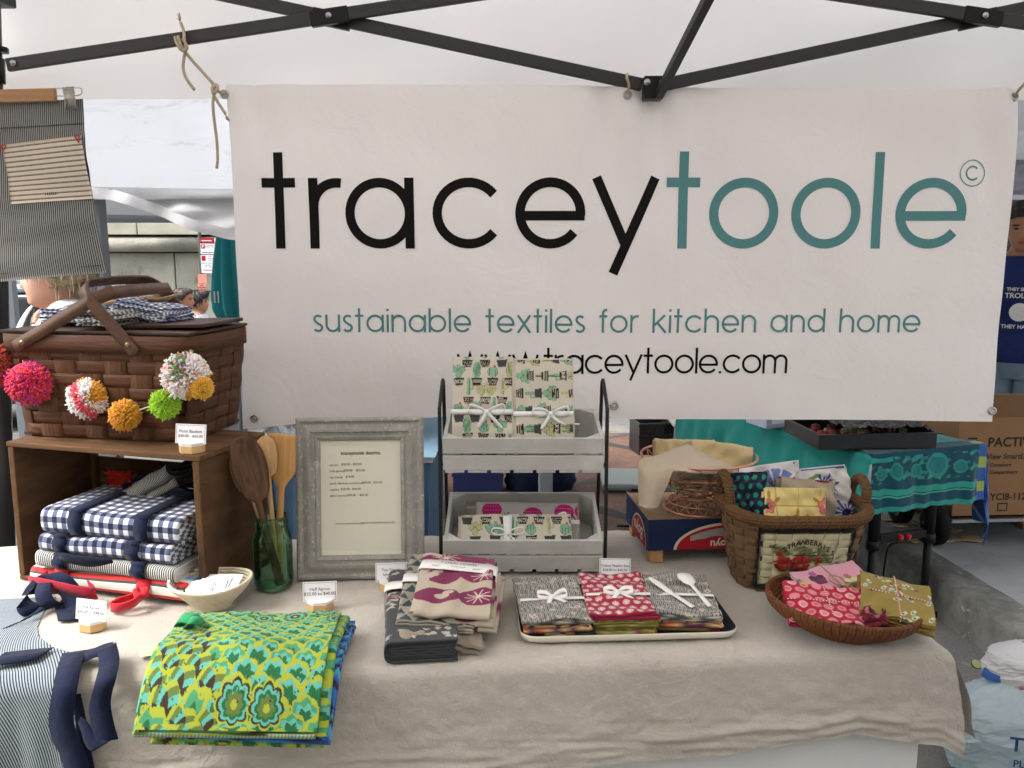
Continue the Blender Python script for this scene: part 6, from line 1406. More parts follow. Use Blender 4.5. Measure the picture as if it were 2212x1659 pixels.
# ================================================================ PRODUCE BOX and copper compote
KB = Vector((.362, 2.192, TZ+.0055)); kb = thing('produce_box', 'navy and red produce box turned upside down on wooden feet', 'box', KB, R(5)); KW, KD = .40, .265
m_kraft = mat('raw_chipboard', S('#9c8264'), .8, var=.12, vs=14, bump=.2, bs=200); m_navyp = mat('navy_box_print', S('#1d2a4f'), .55, var=.1, vs=20, bump=.15, bs=90)
for (x, y) in ((.006, .004), (KW-.05, .004), (.006, KD-.045), (KW-.05, KD-.045)): G().box((x+.002, y+.002, 0), (x+.038, y+.036, .036), bev=.002).obj('foot', m_beech, kb)
G().box((0, 0, .0362), (KW, .004, .122)).obj('front_panel', m_navyp, kb); G().box((0, .0042, .0362), (.004, KD, .122)).obj('side_panel', m_navyp, kb); G().box((KW-.004, .0042, .0362), (KW, KD, .122)).obj('side_panel', m_navyp, kb); G().box((.0042, KD-.004, .0362), (KW-.0042, KD, .122)).obj('back_panel', m_navyp, kb)
G().box((.004, .0045, .1165), (KW-.0045, KD*.47, .1215)).obj('top_board', m_kraft, kb); G().box((.004, KD*.48, .1165), (KW-.0045, KD-.0045, .1205)).obj('top_board', m_kraft, kb)
G().box((-.0005, -.0005, .122), (KW+.0005, .0045, .1232)).obj('edge_strip', m_kraft, kb); G().box((-.0008, .0046, .122), (.0042, KD, .1232)).obj('edge_strip', m_kraft, kb)
def half_oval(cx, cz, rx, rz, y, n=30): return [(cx+rx*math.cos(PI*i/n), y, cz+rz*math.sin(PI*i/n)) for i in range(n+1)]
m_crm = mat('cream_print', S('#d8d0b8'), .6); m_redp = mat('red_box_print', S('#a81f30'), .6, var=.08, vs=30); m_gry = mat('torn_label_grey', S('#9c9a94'), .8, var=.15, vs=25)
g = G(); P1 = half_oval(.225, .037, .155, .073, -.0008); g.add(P1, [tuple(range(len(P1)))]); g.obj('print_oval', m_crm, kb)
g = G(); P1 = half_oval(.225, .037, .147, .066, -.0012); g.add(P1, [tuple(range(len(P1)))]); g.obj('print_oval', m_redp, kb)
rgk = random.Random(4); top = [(.115+.23*i/24, -.0016, .062+.012*math.sin(i*.13)+rgk.uniform(-.002, .002)) for i in range(25)]; upp = [(.115+.23*i/24, -.0016, .060+.036*math.sin(PI*(i+4)/30)) for i in range(24, -1, -1)]
g = G(); V = top+upp; g.add(V, [(i, i+1, 48-i, 49-i) for i in range(24)]); g.obj('torn_label', m_gry, kb)
write('Boyu', .030, m_crm, kb, (.20, -.0020, .060), (PI/2, PI, 0), bold=.0008)
def side_oval(cy, cz, ry, rz, x, n=30): return [(x, cy+ry*math.cos(PI*i/n), cz+rz*math.sin(PI*i/n)) for i in range(n, -1, -1)]
g = G(); P1 = side_oval(.10, .038, .085, .068, -.0008); g.add(P1, [tuple(range(len(P1)))]); g.obj('print_oval', m_crm, kb)
g = G(); P1 = side_oval(.10, .038, .080, .063, -.0012); g.add(P1, [tuple(range(len(P1)))]); g.obj('print_oval', m_redp, kb)
write('Boyu', .050, m_crm, kb, (-.0018, .10, .080), (PI/2, PI, -PI/2), bold=.001, shear=.2)
m_cop = mat('copper_wire', S('#d79880'), .3, metal=.8); m_cop2 = mat('copper_wire_fine', S('#c9886f'), .34, metal=.75)
CPX = Vector((.512, 2.295, TZ+.0055+.1235)); cp = thing('copper_basket', 'pedestal basket of copper wire on the produce box holding linen napkins', 'basket', CPX)
def cring(r_, z, w, nm='wire_ring', mt=m_cop): G().tube([(r_*math.cos(a), r_*math.sin(a), z) for a in np.linspace(0, 2*PI, 65)[:-1]], w, 8, True).obj(nm, mt, cp)
lv = [(.090, .0035), (.080, .022), (.060, .037), (.046, .046), (.070, .058), (.102, .079), (.132, .108), (.156, .150)]
for i, (r_, z) in enumerate(lv): cring(r_, z, .0036 if i in (0, 7) else .0018)
for i in range(len(lv)-1):
    n = 16 if lv[i][0] > .05 else 14; g = G()
    for k in range(n):
        a0 = 2*PI*(k+.5*(i % 2))/n
        for da in (-.5, .5):
            a1 = a0+da*2*PI/n; g.tube([(lv[i][0]*math.cos(a0), lv[i][0]*math.sin(a0), lv[i][1]), (lv[i+1][0]*math.cos(a1), lv[i+1][0]*math.sin(a1), lv[i+1][1])], .0014, 5)
    o = g.obj('wire_lattice', m_cop2, cp); o['kind'] = 'stuff'
m_flax = mat('cream_flax_weave', S('#c2ad82'), .9, sheen=.2, bump=.5, bs=240, bd=.002, var=.08, vs=20); m_flax2 = mat('oatmeal_linen', S('#b3a590'), .9, sheen=.2, bump=.4, bs=260, bd=.002, var=.08, vs=14)
def linen_nap(label, x, y, z, w, h, n, t, rot, seed): 
    b = thing('linen_napkin', label, 'napkins', CPX+Vector((x, y, z)), group='linen napkins in the copper basket', rot=rot); folded('folded_cloth', h, w, n+1, t, m_flax, b, seed, .008, 26, 22, und=1.1, rot=(0, 0, PI/2)); return b
linen_nap('cream linen napkin folded at the back left of the copper basket', -.035, .045, .118, .17, .125, 3, .007, (R(78), 0, R(-3)), 131)
linen_nap('cream linen napkin with a fringed end at the right of the copper basket', .055, .010, .110, .165, .13, 3, .008, (R(74), R(6), R(-8)), 132)
g = G(); rg = random.Random(8); nb = thing('linen_napkin', 'pile of oatmeal napkins inside the copper bowl', 'napkins', CPX+Vector((0, 0, .062)), group='linen napkins in the copper basket')
for i in range(4): folded('folded_cloth', .14+.012*i, .12+.01*i, 3, .0045, m_flax2, nb, 140+i, .006, 18, 14, loc=(.0, .0, .0142*i), und=1.2, rot=(0, 0, .1*i))
# draped oatmeal napkin: ridge in the bowl, one end over the rim
YC = CPX.y
ctrl = [[(1500, 957, .03), (1545, 985, .05), (1575, 1003, -.02), (1583, 1018, -.06)],
        [(1470, 965, -.02), (1510, 992, -.08), (1540, 1012, -.12), (1550, 1024, -.12)],
        [(1425, 984, -.08), (1455, 1000, -.12), (1480, 1015, -.15), (1498, 1022, -.155)],
        [(1388, 992, -.11), (1410, 1002, -.14), (1435, 1012, -.165), (1458, 1018, -.165)],
        [(1380, 1010, -.14), (1400, 1022, -.165), (1425, 1028, -.175), (1448, 1030, -.172)],
        [(1380, 1050, -.155), (1396, 1056, -.17), (1414, 1058, -.178), (1436, 1056, -.172)],
        [(1381, 1090, -.155), (1393, 1095, -.17), (1405, 1096, -.175), (1420, 1094, -.17)]]
rowsP = [[ay(x, y, YC+dy) for x, y, dy in r_] for r_ in ctrl]
cols_ = [spline(r_, 6) for r_ in rowsP]; surf = [spline([c_[j] for c_ in cols_], 7) for j in range(len(cols_[0]))]
A = np.array([[tuple(v) for v in r_] for r_ in surf]); A[..., 1] += .003*vn(A[..., 0]*4, A[..., 2]*4, 6, 2.)
dn = thing('linen_napkin', 'oatmeal linen napkin draped over the left rim of the copper basket', 'napkins', group='linen napkins in the copper basket')
sheet('draped_cloth', A[..., 0], A[..., 1], A[..., 2], m_flax2, dn, th=.003)
m_wst = mat('pale_woven_line', S('#cfc6b4'), .9)
for j in (2, 4): G().tube([Vector(tuple(v))+Vector((0, -.0022, .0012)) for v in A[j]], .0009, 5).obj('woven_stripe', m_wst, dn)
g = G(); rg = random.Random(12)
for i in range(70):
    j = rg.randrange(A.shape[0]); q = Vector(tuple(A[j, -1])); g.tube([q, q+Vector((rg.uniform(-.004, .004), rg.uniform(-.003, .003), -rg.uniform(.003, .009)))], .0006, 4)
g.obj('fringe', m_flax2, dn)
# ================================================================ NEIGHBOURS: tents
m_tarp = mat('dirty_white_tarp', lambda t: t.mix(t.smooth(t.noise(2.2, 6, .7, dist=1.), .55, .72)*.55, S('#9c9ea2'), S('#62636a')), .75, trl=.25, bump=.5, bd=.02, bfn=lambda t: t.noise(3.5, 4, .5, dist=1.2))
m_alu = mat('grey_tent_leg', S('#8d949b'), .45, metal=.4)
def simple_tent(name, label, x0, x1, y0, y1, ez, pz, mt, lm, val=.28, legs=((0, 0), (0, 1), (1, 0), (1, 1)), lw=.05, sag=.06, vsag=None, tilt=0.):
    t = thing(name, label, 'tent'); cx, cy = (x0+x1)/2, (y0+y1)/2; n = 71; u = np.linspace(-1, 1, n); U, V_ = np.meshgrid(u, u, indexing='ij'); rr = np.maximum(np.abs(U), np.abs(V_)); px_, py_ = x0-.12, y0-.12
    Xr = cx+U*((x1-x0)/2+.1); Yr = cy+V_*((y1-y0)/2+.1); Zr = ez+(pz-ez)*(1-rr)-sag*np.sin(rr*PI)*(1-np.abs(np.abs(U)-np.abs(V_)))+tilt*U
    Zr = Zr+.02*np.abs(vn(Xr+.6*Yr, Yr*.4-.3*Xr, 3, .55))*np.minimum(1, (1-rr)*6); sheet('roof', Xr, Yr, Zr, mt, t, flip=True)
    for k, (a, b) in enumerate((((x0-.1, y0-.1), (x1+.1, y0-.1)), ((x1+.1, y0-.1), (x1+.1, y1+.1)), ((x1+.1, y1+.1), (x0-.1, y1+.1)), ((x0-.1, y1+.1), (x0-.1, y0-.1)))):
        s_ = np.linspace(0, 1, 40); q_ = np.linspace(0, 1, 8); A, B = np.meshgrid(s_, q_, indexing='ij'); xx = a[0]+(b[0]-a[0])*A; yy = a[1]+(b[1]-a[1])*A; w_ = .02*vn(A*3, B*.3, k+5, .8)*B
        zz = ez-val*B+tilt*(xx-cx)/((x1-x0)/2+.1)+.012*np.sin(A*9)*B; sheet('valance', xx+w_*(yy*0+(1 if k % 2 else 0)), yy+w_*(1 if k % 2 == 0 else 0), zz, mt, t)
        sheet('valance_band', xx[:, -2:]+.004*(0 if k % 2 == 0 else (1 if k == 1 else -1)), yy[:, -2:]+.004*(0 if k % 2 else (-1 if k == 0 else 1)), zz[:, -2:], mt, t)
    for i, j in legs:
        x, y = (x0, x1)[i], (y0, y1)[j]; zg = float(gz(y)); g = G(); g.box((x-lw/2, y-lw/2, zg), (x+lw/2, y+lw/2, ez-.02), bev=.006); g.obj('leg', lm, t); G().box((x-.07, y-.07, zg), (x+.07, y+.07, zg+.008)).obj('foot_plate', m_steel, t)
    for x in (x0, x1): G().beam((x, y0, ez-.025), (x, y1, ez-.025), .02, .035).obj('roof_rail', lm, t)
    for y in (y0, y1): G().beam((x0, y, ez-.025), (x1, y, ez-.025), .02, .035).obj('roof_rail', lm, t)
    return t
simple_tent('neighbour_tent', 'dirty white tent of the neighbouring stall with a grey post behind the basket', -3.6, .0, 3.22, 6.2, 1.80, 2.95, m_tarp, m_alu, .035, ((0, 0), (0, 1)), .058, .16, tilt=-.03)
nt_ = bpy.data.objects['neighbour_tent']; G().box((-1.535-.03, 3.19, 0), (-1.535+.03, 3.25, 1.83), bev=.006).obj('leg', m_alu, nt_); G().box((-1.6, 3.15, 0), (-1.47, 3.29, .008)).obj('foot_plate', m_steel, nt_)
# its loose side sheet hanging in a curve
s_ = np.linspace(0, 1, 70); q_ = np.linspace(0, 1, 24); A, B = np.meshgrid(s_, q_, indexing='ij'); p0_, p1_ = ay(150, 420, 3.08), ay(620, 420, 3.08)
zlow = np.interp(s_, [0, .17, .27, .4, .55, .7, .85, 1], [ay(300, y, 3.08).z for y in (424, 428, 441, 466, 495, 514, 522, 520)])
xx = p0_.x+(p1_.x-p0_.x)*A; zt_ = p0_.z+.03; zz = zt_+(zlow[:, None]-zt_)*B; yy = 3.08+.05*vn(A*2, B*.7, 31, .8)*B+.10*(1-B)
m_tarp2 = mat('thin_white_side_sheet', lambda t: t.mix(t.smooth(t.noise(2.6, 6, .7, dist=1.), .55, .72)*.5, S('#e6e6e8'), S('#a4a4a6')), .75, trl=.6, bump=.4, bd=.02, bfn=lambda t: t.noise(3.5, 4, .5, dist=1.2))
sw_ = thing('side_tarp', 'loose white side sheet with a curved hem sagging in front of the stone building', 'tarp'); sheet('tarp_sheet', xx, yy, zz, m_tarp2, sw_)
hm_ = G(); 
sheet('tarp_hem', xx[:, -3:], yy[:, -3:]-.006, np.stack([zlow+.035, zlow+.018, zlow-.004], 1), m_tarp2, sw_)
G().tube([(p0_.x-.05, 3.17, zt_), (p1_.x+.05, 3.17, zt_)], .012, 8).obj('tarp_rail', m_alu, sw_)
for x in (p0_.x-.05, p1_.x+.05): G().tube([(x, 3.18, zt_), (x, 3.18, 0)], .014, 8).obj('tarp_post', m_alu, sw_)
simple_tent('neighbour_tent', 'white tent over the fruit stall whose edge shows beyond the banner', .12, 4.1, 2.98, 6.4, 2.22, 3.1, m_tarp, m_alu, .26, ((0, 0), (1, 0), (1, 1)), .05)
# chrome pole on a foot beside the banner edge
pz = ay(527, 895, 5.2); g = G(); g.tube([(pz.x, 5.2, float(gz(5.2))), (pz.x, 5.2, 1.3)], .016, 10); po = thing('metal_pole', 'thin silver pole on a foot plate between basket and banner', 'pole'); g.obj('pole', m_steel, po); G().lathe([(.024, 0), (.024, .03)], 16, Matrix.Translation((pz.x, 5.2, .42)), cap0=True, cap1=True).obj('collar', m_steel, po); G().lathe([(0, .02), (.09, .015), (.1, 0)], 20, Matrix.Translation((pz.x, 5.2, float(gz(5.2))))).obj('foot_plate', m_steel, po)
# ================================================================ PEOPLE
def head_grid(hs=1.0, male=False, nt=56, nz_=52):
    """head as a ring stack, face towards -y, chin at z=0, crown at z=hs*.225"""
    zs = np.linspace(0, 1, nz_); zz = (1-np.cos(zs*PI))/2; th = np.linspace(0, 2*PI, nt, endpoint=False)
    fr_ = np.interp(zz, [0, .03, .1, .17, .21, .25, .30, .38, .5, .6, .7, .85, .95, 1], [.30, .40, .435, .415, .425, .43, .435, .43, .41, .435, .44, .38, .23, .0])
    bk_ = np.interp(zz, [0, .03, .1, .25, .4, .55, .7, .85, .95, 1], [.02, .06, .14, .27, .38, .45, .46, .40, .25, .0])
    wd_ = np.interp(zz, [0, .03, .1, .2, .3, .45, .6, .75, .88, .96, 1], [.10, .17, .235, .285, .315, .335, .345, .335, .26, .15, .0])*(1.05 if male else 1.)
    H = .228*hs; T_, Z_ = np.meshgrid(th, zz, indexing='ij'); c, s2 = np.cos(T_), np.sin(T_)       # angle 0 -> -y (front)
    r_f = np.where(c > 0, fr_[None]*np.abs(c)**.9, bk_[None]*np.abs(c)); y = -np.where(c > 0, r_f, -r_f); x = wd_[None]*np.sign(s2)*np.abs(s2)**.92
    front = np.clip(c, 0, 1)
    nose = np.exp(-((T_ if True else 0)-0)**2/.018)+np.exp(-((T_-2*PI)**2)/.018); nz2 = np.interp(Z_, [.27, .31, .36, .44, .54, .6], [0, .10, .115, .07, .025, 0]); y = y-nose*nz2
    lip = np.exp(-(np.minimum(T_, 2*PI-T_)/.22)**2); y = y-lip*(.022*np.exp(-((Z_-.235)/.018)**2)+.024*np.exp(-((Z_-.19)/.02)**2)-.012*np.exp(-((Z_-.213)/.008)**2))
    eye = np.exp(-((np.minimum(T_, 2*PI-T_)-.42)/.16)**2)*np.exp(-((Z_-.5)/.04)**2); y = y+.035*eye; brow = np.exp(-((np.minimum(T_, 2*PI-T_)-.4)/.3)**2)*np.exp(-((Z_-.57)/.03)**2); y = y-.012*brow
    return x*H, y*H, Z_*H, T_, Z_
def person(name, label, loc, rz, H=1.65, skin='#c99a80', hair='#4a3626', hstyle='short', top='#e9e9ea', sleeve=0., pants='#3a4a60', arms=((.20, .02, 1.08, .19, -.06, .85),)*2, lean=0., male=False, hturn=0., htilt=0., lipc='#a85a56', topcut=1.43, extra=None):
    k = H/1.65; p = thing(name, label, 'person', loc, rz); bm_v, bm_f = [], []
    def addg(x, y, z):
        nu, nv = x.shape; o_ = len(bm_v); bm_v.extend(np.stack([x, y, z], -1).reshape(-1, 3).tolist()); F = grid_faces(nu, nv, True)+o_; bm_f.extend(F.tolist())
        for j in (0, nv-1): bm_f.append([o_+i*nv+j for i in range(nu)][::(1 if j == 0 else -1)])
    th = np.linspace(0, 2*PI, 28, endpoint=False)
    def rings(L, off=0.): 
        L = np.array(L); x = np.stack([L[:, 3]+(L[:, 1]+off)*math.cos(t) for t in th]); y = np.stack([L[:, 4]+(L[:, 2]+off)*math.sin(t) for t in th]); z = np.repeat(L[None, :, 0], len(th), 0); return x, y, z
    sh = 1.12 if male else 1.; wa = 1.15 if male else 1.
    torso = [(.80, .145, .11, 0, 0), (.88, .165*wa**.3, .125, 0, 0), (.98, .15*wa, .11, 0, 0), (1.06, .132*wa, .10, 0, 0), (1.16, .145*sh, .112, 0, -.006), (1.26, .158*sh, .122, 0, -.012), (1.33, .165*sh, .105, 0, 0), (1.375, .158*sh, .088, 0, .006), (1.405, .115*sh, .072, 0, .008), (1.43, .068, .062, 0, .008), (1.47, .052*sh, .054, 0, -.002), (1.52, .050*sh, .052, 0, -.01), (1.56, .046, .045, 0, -.012)]
    addg(*rings([(a*k, b*k, c*k, d, e) for a, b, c, d, e in torso]))
    hx, hy, hz, HT, HZ = head_grid(k*(1.0), male); Mh = Matrix.Translation((0, -.012*k, 1.435*k)) @ Matrix.Rotation(hturn, 4, 'Z') @ Matrix.Rotation(htilt, 4, 'X')
    def trf(x, y, z): R3 = np.array(Mh.to_3x3()); q_ = np.stack([x, y, z], -1) @ R3.T+np.array(Mh.translation); return q_[..., 0], q_[..., 1], q_[..., 2]
    addg(*trf(hx, hy, hz))
    g = G(); 
    def limb(pts, rad): 
        P = spline([Vector(q)*k for q in pts], 5); rr = np.interp(np.linspace(0, 1, len(P)), np.linspace(0, 1, len(rad)), rad)*k; g.tube(P, list(rr), 12)
    clothes = G()
    for i, sx in enumerate((-1, 1)):
        ex, ey, ez_, wx, wy, wz = arms[i]; S_ = (sx*.150*sh, 0, 1.36); E_ = (sx*ex, ey, ez_); W_h = (sx*wx, wy, wz)
        limb([(sx*.10*sh, 0, 1.365), S_, (sx*(.155*sh*.4+ex*.6), ey*.6, 1.36*.4+ez_*.6), E_, ((sx*(ex+wx)/2), (ey+wy)/2, (ez_+wz)/2), W_h], [.055, .058, .044, .038, .034, .026])
        d = (Vector(W_h)-Vector(E_)).normalized(); hp = Vector(W_h)+d*.05; g.tube([Vector(W_h)*k, (Vector(W_h)+d*.03)*k, hp*k, (hp+d*.03)*k], [.024*k, .034*k, .036*k, .026*k], 10)
        sd = d.cross(Vector((0, 1, 0))).normalized()
        for f_ in range(4): b_ = hp+d*.03+sd*(-.024+.016*f_); L = (.062, .075, .07, .055)[f_]; g.tube([b_*k, (b_+d*L*.5+Vector((0, -.006, 0)))*k, (b_+d*L+Vector((0, -.016, 0)))*k], [.009*k, .0085*k, .006*k], 7)
        b_ = Vector(W_h)+d*.02+sd*-.026; g.tube([b_*k, (b_+d*.03-sd*.018)*k, (b_+d*.055-sd*.02)*k], [.011*k, .0095*k, .007*k], 7)
        limb([(sx*.085, 0, .86), (sx*.095, .0, .70), (sx*.098, -.012, .48), (sx*.098, .012, .28), (sx*.098, .018, .08)], [.098, .088, .060, .056, .038]); g.tube([Vector((sx*.098, .05, .045))*k, Vector((sx*.10, -.02, .045))*k, Vector((sx*.105, -.16, .03))*k], [.04*k, .042*k, .028*k], 10)
        if sleeve: 
            L_ = sleeve; mid = Vector(S_).lerp(Vector(E_), L_); clothes.tube([Vector((sx*.11*sh, 0, 1.362))*k, Vector(S_)*k, Vector(S_).lerp(Vector(E_), L_*.5)*k, mid*k], [.066*k, .072*k, .064*k, .066*k], 14, caps=False)
        cl = G()
    o_ = len(bm_v); bm_v.extend([tuple(v) for v in g.v]); bm_f.extend([[o_+i for i in f_] for f_ in g.f])
    me = np_mesh('body_raw', np.array(bm_v), [tuple(f_) for f_ in bm_f], True); ob = bpy.data.objects.new('body_raw', me); COL.objects.link(ob)
    md = ob.modifiers.new('r', 'REMESH'); md.mode = 'VOXEL'; md.voxel_size = .0085*k; md.use_smooth_shade = True; sm_ = ob.modifiers.new('s', 'SMOOTH'); sm_.factor = .5; sm_.iterations = 2
    me2 = bpy.data.meshes.new_from_object(ob.evaluated_get(bpy.context.evaluated_depsgraph_get())); bpy.data.objects.remove(ob); me2.name = 'body'
    sk = S(skin)
    def pt(x, y, z): v = Mh @ Vector((x*.228*k, y*.228*k, z*.228*k)); return v
    def skinf(t):
        x, y, z = t.xyz(); c = t.mix(t.smooth(t.noise(9, 4, .6), .35, .7)*.35, sk, S(skin, .8))
        def blob(c, q_, rx, rz2, col, hard=.25):
            d = (((x-q_.x)*(x-q_.x)+(y-q_.y)*(y-q_.y))*(1/(rx*rx))+(z-q_.z)*(z-q_.z)*(1/(rz2*rz2))).sqrt(); return t.mix(X(t.nt, t.smooth(d, 1+hard, 1-hard).k), c, col)
        c = blob(c, pt(0, -.42, .212), .024*k, .0085*k, S(lipc))
        for sx in (-1, 1):
            c = blob(c, pt(sx*.155, -.375, .50), .014*k, .0055*k, S('#2a211c')); c = blob(c, pt(sx*.165, -.385, .575), .022*k, .0045*k, S(hair, .8))
        return c
    bm = mat(name+'_skin_'+skin.strip('#')+hair.strip('#')+str(round(H, 2)), skinf, .55, spec=.35); link('body', me2, bm, p)
    # clothes
    m_top = mat('garment_'+top.strip('#'), S(top), .85, sheen=.15, var=.08, vs=7, bump=.3, bs=22, bd=.01)
    T2 = [(a*k, b*k+.009, c*k+.009, d, e) for a, b, c, d, e in torso if .86 <= a <= topcut-.02]; x, y, z = rings(T2); z = z+0.
    if topcut < 1.42: z[:, -1] -= .03*np.cos(th)*0
    ox, oy, oz = x, y, z; tp = sheet_wrap('top', ox, oy, oz, m_top, p)
    if sleeve: clothes.obj('sleeves', m_top, p)
    m_pa = mat('trousers_'+pants.strip('#'), S(pants), .85, var=.15, vs=9, bump=.3, bs=25, bd=.01)
    g2 = G(); x, y, z = rings([(a*k, b*k+.006, c*k+.006, d, e) for a, b, c, d, e in torso if a <= 1.0]); 
    for sx in (-1, 1): g2.tube([Vector(q)*k for q in spline([(sx*.085, 0, .9), (sx*.095, .0, .70), (sx*.098, -.012, .48), (sx*.098, .012, .28), (sx*.098, .016, .09)], 4)], list(np.linspace(.118, .062, 17)*k), 14, caps=False)
    g2.obj('trousers', m_pa, p); sheet_wrap('waist', x, y, z, m_pa, p)
    # ears
    for sx in (-1, 1):
        e_ = pt(sx*.345, .03, .44); g3 = G(); g3.lathe([(0, .006), (.5, .008), (.9, .004), (1., -.002), (.7, -.008)], 14, Matrix.Translation(e_) @ Mh.to_3x3().to_4x4() @ Matrix.Rotation(sx*R(75), 4, 'Y') @ Matrix.Diagonal((.030*k, .018*k, 1, 1))); g3.obj('ear', bm, p)
    # hair: shell over the scalp plus strands
    hm = mat('hair_'+hair.strip('#'), lambda t: t.mix(t.smooth(t.noise(1., 4, .7, stretch=(120, 120, 14)), .35, .7), S(hair, .7), S(hair, 1.25)), .45, spec=.5, bump=.6, bs=1., stretch=(200, 200, 20), bd=.004)
    ang = np.minimum(HT, 2*PI-HT); low = {'short': .30, 'bob': .10, 'back': .22, 'man': .34}[hstyle]; fl = {'short': .74, 'bob': .70, 'back': .78, 'man': .74}[hstyle]
    lim = np.interp(ang, [0, .5, 1.0, 1.35, 1.75, PI], [fl, fl-.02, fl-.10, .50, low, low-.04]); cover = HZ > lim
    thk = (.030 if hstyle in ('bob', 'short') else .014)*k*np.clip((HZ-lim)*9, 0, 1)*(1+.5*vn(HT*2, HZ*5, 3, 1.)); n_x, n_y = hx, hy; L_ = np.sqrt(hx**2+hy**2)+1e-6; qx = hx*(1+thk/np.maximum(L_, .03)); qy = hy*(1+thk/np.maximum(L_, .03)); qz = hz+np.where(HZ > .8, thk*.8, 0)+.001
    Vx, Vy, Vz = trf(qx, qy, qz); V = np.stack([Vx, Vy, Vz], -1).reshape(-1, 3); F = grid_faces(*hx.shape, True); ok = cover.reshape(-1)[F].all(1); hg_ = link('hair', np_mesh('hair', V, F[ok], True), hm, p)
    g4 = G(); rg_ = random.Random(7); NT, NZ = hx.shape
    for i in range(420):
        a_, b_ = rg_.randrange(NT), rg_.randrange(int(NZ*.35), NZ-4)
        if not cover[a_, b_]: continue
        q0 = Vector((Vx[a_, b_], Vy[a_, b_], Vz[a_, b_])); out = (q0-Mh @ Vector((0, 0, .12*k))).normalized(); bk = Mh.to_3x3() @ Vector((0, 1, 0)); dr = (Vector((0, 0, -1)) if hstyle in ('bob', 'short') else bk*.7+Vector((0, 0, -.5)))
        L = rg_.uniform(.03, .065)*k; g4.tube([q0-out*.004, q0+dr*L*.5+out*.006, q0+dr*L+out*.002], [.003*k, .0028*k, .001*k], 4)
    g4.obj('hair_strands', hm, hg_)
    if hstyle == 'back': G().lathe([(0, -.035*k), (.03*k, -.025*k), (.042*k, 0), (.03*k, .025*k), (0, .035*k)], 16, Matrix.Translation(pt(0, .52, .42))).obj('bun', hm, hg_)
    return p
def sheet_wrap(nm, x, y, z, mt, par):
    return link(nm, np_mesh(nm, np.stack([x, y, z], -1).reshape(-1, 3), grid_faces(x.shape[0], x.shape[1], True), True), mt, par)
wp = ay(108, 600, 2.98); w1 = person('person', 'person with short blonde hair and white sleeveless top behind the picnic basket', (wp.x+.035, 2.98, -.028), R(-42), 1.62, '#d6a58e', '#c4b594', 'short', '#e4e4e8', 0., '#4a5262', topcut=1.40, htilt=R(2), hturn=R(-36))
for sx in (-1, 1): G().ribbon(spline([(sx*.07, -.125, 1.26), (sx*.085, -.118, 1.33), (sx*.098, -.06, 1.412), (sx*.102, .01, 1.428), (sx*.095, .07, 1.40), (sx*.08, .105, 1.32), (sx*.07, .11, 1.25)], 5), .062, (1, 0, -.25*sx), .004).obj('top_strap', mat('garment_e4e4e8'), w1)
G().tube([(.075, .0, 1.435), (.06, -.07, 1.40), (.02, -.115, 1.30), (-.02, -.115, 1.30), (-.06, -.07, 1.40)], .0012, 5).obj('necklace', m_brass, w1)
G().ribbon(spline([(.085, -.07, 1.33), (.092, -.02, 1.408), (.09, .05, 1.39), (.085, .09, 1.30)], 5), .024, (1, 0, .2), .004).obj('bag_strap', mat('dark_chain_strap', lambda t: t.mix(t.vor(160).gt(.5), S('#26241f'), S('#b5a888')), .6), w1)
G().lathe([(0, -.004), (.004, 0), (0, .004)], 10, Matrix.Translation((-.082, -.02, 1.50))).obj('pearl_earring', m_wpaint, w1)
def far_person(label, px, py, Y, rz, **kw):
    e = ay(px, py, Y); zg = float(gz(Y)); return person('person', label, (e.x, Y, e.z-1.535*kw.get('H', 1.62)/1.65), rz, **kw)
far_person('person with dark hair tied back and a white top walking towards the sign pole', 395, 650, 9.2, R(88), H=1.62, skin='#b07a5e', hair='#3a2a22', hstyle='back', top='#e2e4ea', sleeve=.5, pants='#39404e')
far_person('person with short dark hair just ahead of the other walker by the sign pole', 428, 655, 10.2, R(95), H=1.60, skin='#b58468', hair='#2e2420', hstyle='short', top='#dfe1e6', sleeve=.45, pants='#2e3440')
far_person('person in a grey hooded jacket half hidden behind the basket handle', 262, 645, 8.6, R(60), H=1.60, skin='#a87a60', hair='#55524e', hstyle='bob', top='#6d7074', sleeve=.9, pants='#34383e')
mp = ay(2200, 525, 4.35); mn = person('person', 'person in a navy printed t-shirt and jeans at the picture edge behind the cardboard box', (mp.x+.035, 4.35, .178-.05), R(-30), 1.66, '#b98468', '#2b211c', 'man', '#1f2f63', .55, '#7f9ab0', male=True, htilt=R(8), hturn=R(-6), arms=((.24, .03, 1.10, .16, -.16, .92),)*2)
for tx, sz, z in (('THEY SEE ME', .022, 1.245), ('TROLLIN', .034, 1.21), ('THEY HATIN', .026, 1.06)): write(tx, sz, m_wpaint, mn, (.0, -.146, z), (PI/2, 0, 0), bold=.0008)
G().lathe([(0, .002), (.045, .001)], 24, Matrix.Translation((.0, -.147, 1.14)) @ Matrix.Rotation(PI/2, 4, 'X')).obj('shirt_emblem', m_wpaint, mn)
